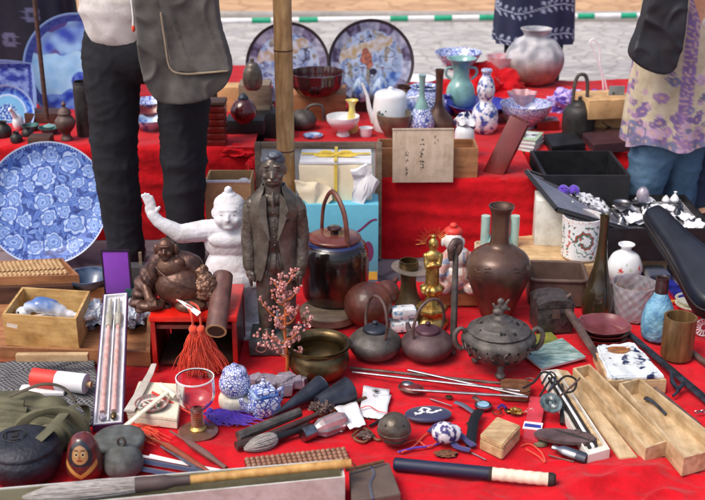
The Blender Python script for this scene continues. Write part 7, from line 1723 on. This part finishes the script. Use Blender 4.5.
# spoon shaped thing, watch, purse, rods
P = G(411,391,ZC); t = thing('silver_shell', 'silver and dark red shell shaped clasp near the thin silver rods', 'clasp', P, rz=radians(-24))
mb = MB(); mb.ball((0,0,.010),(.035,.024,.012),sub=3); mb.out('red_shell', M['cherry'], t); mb = MB(); mb.ball((-.012,.004,.017),(.020,.015,.009),sub=3); mb.out('silver_shell_top', M['steel'], t)
mb = MB(); mb.tube([(.036*cos(q),.025*sin(q),.010) for q in [2*pi*i/32 for i in range(32)]], .0028, 6, closed=True); mb.out('metal_rim', M['rust'], t)
P = G(483,407,ZC); t = thing('watch_case', 'small silver watch case with a pale blue face', 'watch', P)
mb = MB(); mb.lathe([(0,0),(.020,0),(.0235,.003),(.0235,.008),(.020,.010),(0,.0095)], 40, fn=lambda a,z: 1+.03*cos(a*12)); mb.out('watch_case_body', M['steel'], t)
mb = MB(); mb.lathe([(0,.0105),(.0165,.0102),(.0165,.0100)], 32); mb.out('watch_face', mat('pale_blue_face',(150,196,226),.15,coat=.6), t)
rod('silver_strip', 'short dull silver blade pointing at the watch case', 'blade', [(455,402),(463,405),(475,413)], .009, mat('dull_silver',(150,152,166),.35,.8), n=3, flat=.3)
rod('bronze_stub', 'tiny bronze stub above the watch case', 'stub', [(474,397),(481,402)], .008, M['rust'], flat=.6)
rod('leather_strap', 'black curled leather strap between ball charm and pale wooden block', 'strap', [(479,411,.03),(474,420,.035),(472,432,.03),(470,446,.02)], .014, M['black'], n=4, flat=.35)
P = Pl(515, 406, ZC, 0); t = thing('leather_purse', 'small brown leather purse under the ends of the silver rods', 'purse', G(515,395,ZC), rz=radians(-8))
mb = MB(); mb.prism([(x,y) for x,y in rrect(15*P.u,.035,.012)], 0, .032); bmesh.ops.bevel(mb.bm, geom=mb.bm.edges[:], offset=.004, segments=2, affect='EDGES'); mb.jit(.003,40); mb.out('purse_body', M['leather'], t)
mb = MB(); mb.box((0,-.037,.018),(.05,.004,.003)); mb.out('purse_mouth', M['ink'], t)
for k,(a,b,r,m_,lb) in enumerate((((350,368),(508,384),.0045,'rust','dark thin iron rod, hindmost of the crossed rods'),((352,372),(520,391),.004,'steel','long bright silver rod, middle of the crossed rods'),((408,370),(526,396),.0042,'steel','silver rod starting near the small iron kettle and ending on the leather purse'),((412,390),(528,397),.0042,'steel','silver rod starting at the red silver clasp'))):
    rod('metal_rod', lb, 'rod', [(a[0],a[1],ZC+.006+.004*k),(b[0],b[1],.045 if k else .03)], r, M[m_])
P0 = G(521,384,.04); t = thing('wire_scissors', 'rusty scissor handles above the leather purse', 'scissors', P0)
mb = MB()
for s in (0,1): mb.tube([Vector((.012+.016*s+.014*cos(q), .004+.010*s+.012*sin(q), .004*s)) for q in [2*pi*i/20 for i in range(20)]], .0028, 6, closed=True)
mb.tube([(0,0,0),(-.05,.008,0),(-.11,.012,-.004)], [.003,.003,.001], 6); mb.out('scissor_frame', M['rust'], t)
# wooden block
c, q = quadw([(497,416),(521,425),(503,445),(480,434)], ZC+.045)
mb = MB(); mb.prism(q, 0, .030); bmesh.ops.bevel(mb.bm, geom=mb.bm.edges[:], offset=.003, segments=2, affect='EDGES'); t = thing('little_wooden_box', 'little pale cube shaped wooden box between strap and red stick', 'box', (c.x,c.y,ZC)); mb.out('box_body', M['wood_l'], t)
mb = MB(); mb.prism(q, .0305, .045); bmesh.ops.bevel(mb.bm, geom=mb.bm.edges[:], offset=.003, segments=2, affect='EDGES'); mb.out('lid', M['wood_l'], t)
heap('gold_beads', 'tiny gold bead cluster behind the little wooden box', M['gold'], G(516,412,ZC+.006), (.018,.014,.010), 9.9, n=9, amp=.7)
rod('blue_ring', 'tiny blue ring behind the little wooden box', 'ring', [(498,408),(502,405),(506,408)], .0035, M['cobalt'], n=3)
c, q = quadw([(530,396),(546,398),(538,441),(523,437)], ZC+.014)
t = thing('red_fan_case', 'flat red case wrapped with a blue and white band', 'case', (c.x,c.y,ZC)); mb = MB(); mb.prism(q,0,.014); mb.out('case_body', mat('coral_red',(206,62,76),.5), t)
b1 = [G(x,y,ZC+.016)-Vector((c.x,c.y,ZC)) for x,y in ((524.5,421),(543,423),(541.5,430),(522.5,428))]; mb = MB(); mb.slab(b1, .003); mb.out('white_band', M['white'], t)
b1 = [G(x,y,ZC+.0172)-Vector((c.x,c.y,ZC)) for x,y in ((525,423),(541,425),(541,428),(524,426))]; mb = MB(); mb.slab(b1, .001); mb.out('blue_band', M['cobalt'], t)
rod('orange_string', 'thin orange cord ring at the corner of the little wooden box', 'cord', [(x,y,ZC+.003) for x,y in ((521,446),(530,444),(541,452),(545,462),(538,456),(526,449))], .002, M['orange'], n=5)
# long flat items at right
c, q = quadw([(541,371),(557,369),(610,449),(588,455)], ZC+.026)
t = thing('brush_case', 'white paper lined case with black striped writing brushes', 'case', (c.x,c.y,ZC)); mb = MB(); mb.tray(q, 0, .026, .003, ft=.016); mb.out('case_body', mat('white_case',(226,222,214),.7,var=.05), t)
a1, a2, b1, b2 = [Vector((x,y,.021)) for x,y in (q[0],q[1],q[3],q[2])]
for k,(s,m_) in enumerate(((.28,'ink'),(.58,'ink'),(.43,'white'),(.78,'wood_l'))):
    p, e = a1.lerp(a2,s), b1.lerp(b2,s); mb = MB(); mb.tube([p.lerp(e,.08), p.lerp(e,.6), p.lerp(e,.92)], [.0035,.0056,.005], 8); mb.out('brush', M[m_], t)
c, q = quadw([(556,368),(568,370),(638,456),(620,457)], ZC+.012)
mb = MB(); mb.prism(q,0,.010); bmesh.ops.bevel(mb.bm, geom=mb.bm.edges[:], offset=.0015, segments=2, affect='EDGES'); mb.out('box_lid', M['wood_ly'], loc=(c.x,c.y,ZC), rz=0, label='narrow wooden sliding lid between the brush case and the open long boxes', cat='lid')
def longbox(label, qd, zt_):
    c, q = quadw(qd, zt_); mb = MB(); mb.tray(q, 0, zt_-ZC, .0065, ft=.008); t = thing('long_box', label, 'box', (c.x,c.y,ZC)); mb.out('box_body', M['wood_ly'], t); return t, c
longbox('empty long open wooden box next to the narrow sliding lid', [(573,368),(590,364),(668,441),(646,448)], ZC+.042)
tb, cb = longbox('long open wooden box with a small dark buckle inside, at the edge of the picture', [(619,383),(640,378),(728,446),(684,458)], ZC+.052)
cb2 = G(655,401,ZC+.02)
rod('dark_buckle', 'small dark buckle lying in the nearer long wooden box', 'buckle', [(646,398,.03),(655,402,.034),(668,414,.028)], .010, M['bluesteel'], n=3, flat=.5)
# gear disc and wires
P = G(551,403,.065); t = thing('toothed_dial', 'grey toothed metal dial with curly wires on the brush case', 'dial', M=Matrix.Translation(P) @ rotm(radians(30),radians(8),0))
mb = MB(); u_ = dep(P)/F; mb.lathe([(0,-.003),(11*u_,-.003),(11.5*u_,0),(11*u_,.004),(8*u_,.003),(7*u_,.006),(2.5*u_,.004),(0,.006)], 96, fn=lambda a,z: 1+.03*(1 if sin(a*26) > 0 else -1)); mb.out('dial_body', mat('dial_metal',(150,168,166),.3,.7,c2=(96,112,114),vs=60,bump=.3), t, ang=25)
mb = MB()
for i in range(18): a = i*2*pi/18; mb.tube([(3*u_*cos(a),3*u_*sin(a),.0058),(6.5*u_*cos(a+.25),6.5*u_*sin(a+.25),.0066)], .0011, 5)
mb.out('radial_ridge', M['steel'], t)
P0 = G(548,386,.06); t = thing('curly_wire', 'black and silver curly wire frames above the toothed dial', 'wire', P0)
for k,(pts,m_,r) in enumerate(((((523,388),(534,382),(543,372),(552,376),(546,386),(540,396)),'ink',.0032),(((548,392),(556,384),(566,376),(576,380),(574,390),(565,392),(562,384)),'ink',.0032),(((542,384),(550,372),(556,378),(548,392)),'steel',.0028),(((560,396),(572,386),(580,378)),'rust',.003))):
    mb = MB(); mb.tube(cr([G(x,y,.062+.008*sin(x))-P0 for x,y in pts],5), r, 6); mb.out('wire_loop', M[m_], t)
P0 = G(572,424,ZC); rod('dark_peg', 'small dark upright peg between red case and brush case', 'peg', [(562,402,.05),(562,424,.02)], .006, M['black'])
# dark oval comb and silver knife
t = thing('oval_comb', 'flat dark brown oval plate with slots over the silver knife', 'comb', G(565,438,.035), rz=radians(-10)); u_ = dep(G(565,438,.03))/F
mb = MB(); out_ = [(31*u_*cos(q)*(1 if cos(q) < 0 else 1.0), .032*sin(q)) for q in [2*pi*i/48 for i in range(48)]]; mb.prism(out_, 0, .009); bmesh.ops.bevel(mb.bm, geom=[e for e in mb.bm.edges if abs(e.verts[0].co.z-e.verts[1].co.z) < 1e-6], offset=.003, segments=2, affect='EDGES'); mb.out('comb_body', mat('plum_brown_iron',(112,90,90),.5,.2,c2=(84,66,66),vs=30,bump=.2), t)
for k in range(4): mb = MB(); a = -.1-.15*k; mb.ball((-.002+.016*k,-.006*k+.010,.0094),(.030,.0034,.0016),rot=rotm(0,0,-.45)); mb.out('slot', M['ink'], t)
t = thing('silver_knife', 'stubby silver folding knife under the dark oval plate', 'knife', G(553,447,ZC+.014)); e = G(587,459,ZC+.014)-G(553,447,ZC+.014)
mb = MB(); mb.tube(cr([(0,0,0),tuple(e*.4),tuple(e*.98)],4), [.009,.016,.0165,.013], 12, flat=.8); mb.out('grip', M['steel'], t); mb = MB(); mb.tube([e*.72,e*1.0],[.0172,.0155],12,flat=.84); mb.out('end_cap', M['darkblue'], t)
# makimono style sheath
A_ = G(396,464,ZC+.017); B_ = G(556,480,ZC+.017); d = B_-A_; t = thing('rolled_sheath', 'long round case, navy half and cream wrapped half, nearest the picture edge', 'rolled case', A_)
mb = MB(); mb.lathe([(0,-.006),(.013,-.006),(.0165,-.002),(.0165,d.length*.60),(0,d.length*.60)], 28, M=frame_to(d)); mb.out('navy_tube', mat('navy_cloth_tube',(28,34,62),.45,var=.15), t)
mb = MB(); pr=[(.0,d.length*.6005)]+[(.0158+.0006*sin(i*1.3),d.length*(.601+.35*i/30)) for i in range(31)]+[(0,d.length*.952)]; mb.lathe(pr, 28, M=frame_to(d)); mb.out('cream_wrap', mat('cream_wrap',(226,216,196),.7,var=.05,bump=.3,bs=120), t)
mb = MB(); mb.lathe([(0,d.length*.953),(.0172,d.length*.953),(.0172,d.length*.985),(.012,d.length*1.0),(0,d.length*1.0)], 28, M=frame_to(d)); mb.out('end_ring', M['ink'], t); mb = MB(); mb.lathe([(.0164,d.length*.585),(.0176,d.length*.59),(.0176,d.length*.603),(.0164,d.length*.606)], 28, M=frame_to(d)); mb.out('joint_ring', M['ink'], t)
mb = MB(); mb.tube(cr([tuple(d*.97+Vector((0,0,-.01))),tuple(d*.99+Vector((.004,-.03,-.012))),tuple(d*1.0+Vector((.002,-.05,-.013)))],4), .0022, 6); mb.out('cord_end', M['purple'], t)
# small cord box
c, q = quadw([(349,466),(389,462),(401,494),(352,503)], ZC+.045)
t = thing('cord_tied_box', 'small brown box tied with a dark cord at the end of the brush box', 'box', (c.x,c.y,ZC)); mb = MB(); mb.prism(q,0,.045); bmesh.ops.bevel(mb.bm, geom=mb.bm.edges[:], offset=.002, segments=2, affect='EDGES'); mb.out('box_body', mat('taupe_box',(98,82,74),.6,var=.1), t)
mb = MB(); pts = [G(x,y,ZC+.0465)-Vector((c.x,c.y,ZC)) for x,y in ((370,464),(374,474),(370,484),(373,499))]; mb.tube(cr(pts,4), .0028, 6); mb.out('cord', M['navy'], t)
rod('brown_stick', 'short brown stick resting on the cord tied box', 'stick', [(346,470,.075),(384,461,.07)], .004, M['leather'])
# bead strip
c, q = quadw([(244,457),(345,446),(350,459),(248,470)], ZC+.014)
t = thing('bead_strip', 'flat strip of brown wooden beads behind the bamboo brush', 'abacus', (c.x,c.y,ZC)); mb = MB(); mb.prism(q,0,.004); mb.out('backing', M['black'], t)
mb = MB(); a_, b_, c_, d_ = [Vector((x,y,.010)) for x,y in q]
for i in range(20):
    for k in range(4):
        s = (i+.5)/20; p0 = a_.lerp(b_,s); p1 = d_.lerp(c_,s); u0, u1 = p0.lerp(p1,k/4+.03), p0.lerp(p1,(k+1)/4-.03); dd = u1-u0
        mb.lathe([(0,0),(.0035,0),(.0068,dd.length*.3),(.0068,dd.length*.7),(.0035,dd.length),(0,dd.length)], 10, M=Matrix.Translation(u0) @ frame_to(dd))
mb.out('bead_row', mat('brown_beads',(172,128,104),.4,c2=(134,92,72),vs=60), t)
# long front box with the writing brush
c, q = quadw([(-40,491),(342,459),(345,477),(-40,515)], ZC+.085)
t = thing('brush_box', 'long white open box holding a giant writing brush at the bottom edge', 'box', (c.x,c.y,ZC)); mb = MB(); mb.tray(q, 0, .085, .005, ft=.035); mb.out('box_body', mat('white_box_board',(196,196,192),.7,var=.05), t)
qi = inset(q,.0055); mb = MB(); mb.tray(qi, .036, .083, .0015, ft=.001); mb.out('lining', mat('olive_grey_lining',(150,144,120),.8,var=.06), t)
A_ = G(22,497,ZC+.085); B_ = G(351,463,ZC+.100); d = B_-A_; t = thing('writing_brush', 'giant writing brush with bamboo handle, dark ferrule and pale grey bristles', 'brush', A_)
bristle(t, d, [(0,.003),(.06,.015),(.16,.021),(.26,.021),(.345,.016)], 520, M['blond'], 4, .0016)
mb = MB(); mb.tube(cr([tuple(d*.335),tuple(d*.40),tuple(d*.50)],4), [.0185,.0175,.012], 18); mb.out('ferrule', mat('dark_ferrule',(84,68,68),.5,var=.2), t)
mb = MB(); n_ = 60; rr = []
for i in range(n_): s = .5+.5*i/(n_-1); rr.append(.0105+.0013*sum(math.exp(-((s-k)/.006)**2) for k in (.57,.64,.72,.83,.95)))
mb.tube([d*(.5+.5*i/(n_-1)) for i in range(n_)], rr, 16); mb.out('bamboo_handle', M['bamboo'], t)
mb = MB(); e_ = d*1.0; mb.tube([e_+Vector((.010*cos(2*pi*i/20),-.004,.010*sin(2*pi*i/20)-.008)) for i in range(20)], .002, 6, closed=True); mb.out('hanging_loop', M['leather'], t)

# further small metal things between the larger goods
def ringlet(label, px, py, r, m, th=.0018, z=ZC+.002, name='metal_ring'):
    c = G(px,py,z); mb = MB(); mb.tube([(r*cos(2*pi*i/28), r*sin(2*pi*i/28), 0) for i in range(28)], th, 6, closed=True); mb.out(name, m, loc=c, label=label, cat='ring')
ringlet('thin brass ring between the blue watch case and the little wooden box', 497, 412, .012, M['brass'])
ringlet('dark iron ring just behind the red case with blue band', 522, 397, .014, M['rust'])
for k,(px,py,lb) in enumerate(((508,411,'dull copper coin nearest the gold bead cluster'),(470,424,'dull copper coin beside the black curled strap'),(449,397,'dull copper coin under the silver rods'))):
    c = G(px,py,ZC); mb = MB(); mb.lathe([(0,0),(.010,0),(.0105,.0015),(.009,.0022),(0,.0018)], 28); mb.out('old_coin', M['brass'], loc=c, label=lb, cat='coin')
P0 = G(540,443,ZC); t = thing('round_stopper', 'dark olive round stopper in the shadow of the dark oval plate', 'stopper', P0); mb = MB(); mb.lathe([(0,.012),(.014,.011),(.019,.006),(.020,0)], 28); mb.out('cap_body', M['olive'], t)
P0 = G(575,430,ZC+.03); t = thing('small_key', 'small rusty key lying on the white brush case', 'key', P0, rz=-1.0)
mb = MB(); mb.tube([(.009+.009*cos(2*pi*i/18),.009*sin(2*pi*i/18),0) for i in range(18)], .0018, 6, closed=True); mb.tube([(.018,0,0),(.05,0,0)],.0018,6); mb.box((.047,.004,0),(.003,.007,.002)); mb.box((.041,.004,0),(.003,.006,.002)); mb.out('key_body', M['rust'], t)
for k,(a,b,m_,lb) in enumerate((((430,399),(452,406),'steel','short thin needle below the silver rods'),((548,455),(574,462),'rust','thin rusty nail in front of the silver knife'),((612,470),(640,476),'rust','bent rusty wire piece in front of the open long boxes'),((470,452),(486,460),'steel','tiny silver pin in front of the black curled strap'))):
    rod('metal_pin', lb, 'pin', [a,b], .0022, M[m_], seg=6)
heap('bead_charm', 'tiny red and white bead charm behind the little wooden box', mat('bead_red_white',(222,214,206),.3,c2=(176,40,40),vs=90,thr=(.45,.5)), G(530,412,ZC+.006), (.014,.012,.009), 4.1, n=9, amp=.6)
bpy.data.scenes.remove(TMP)
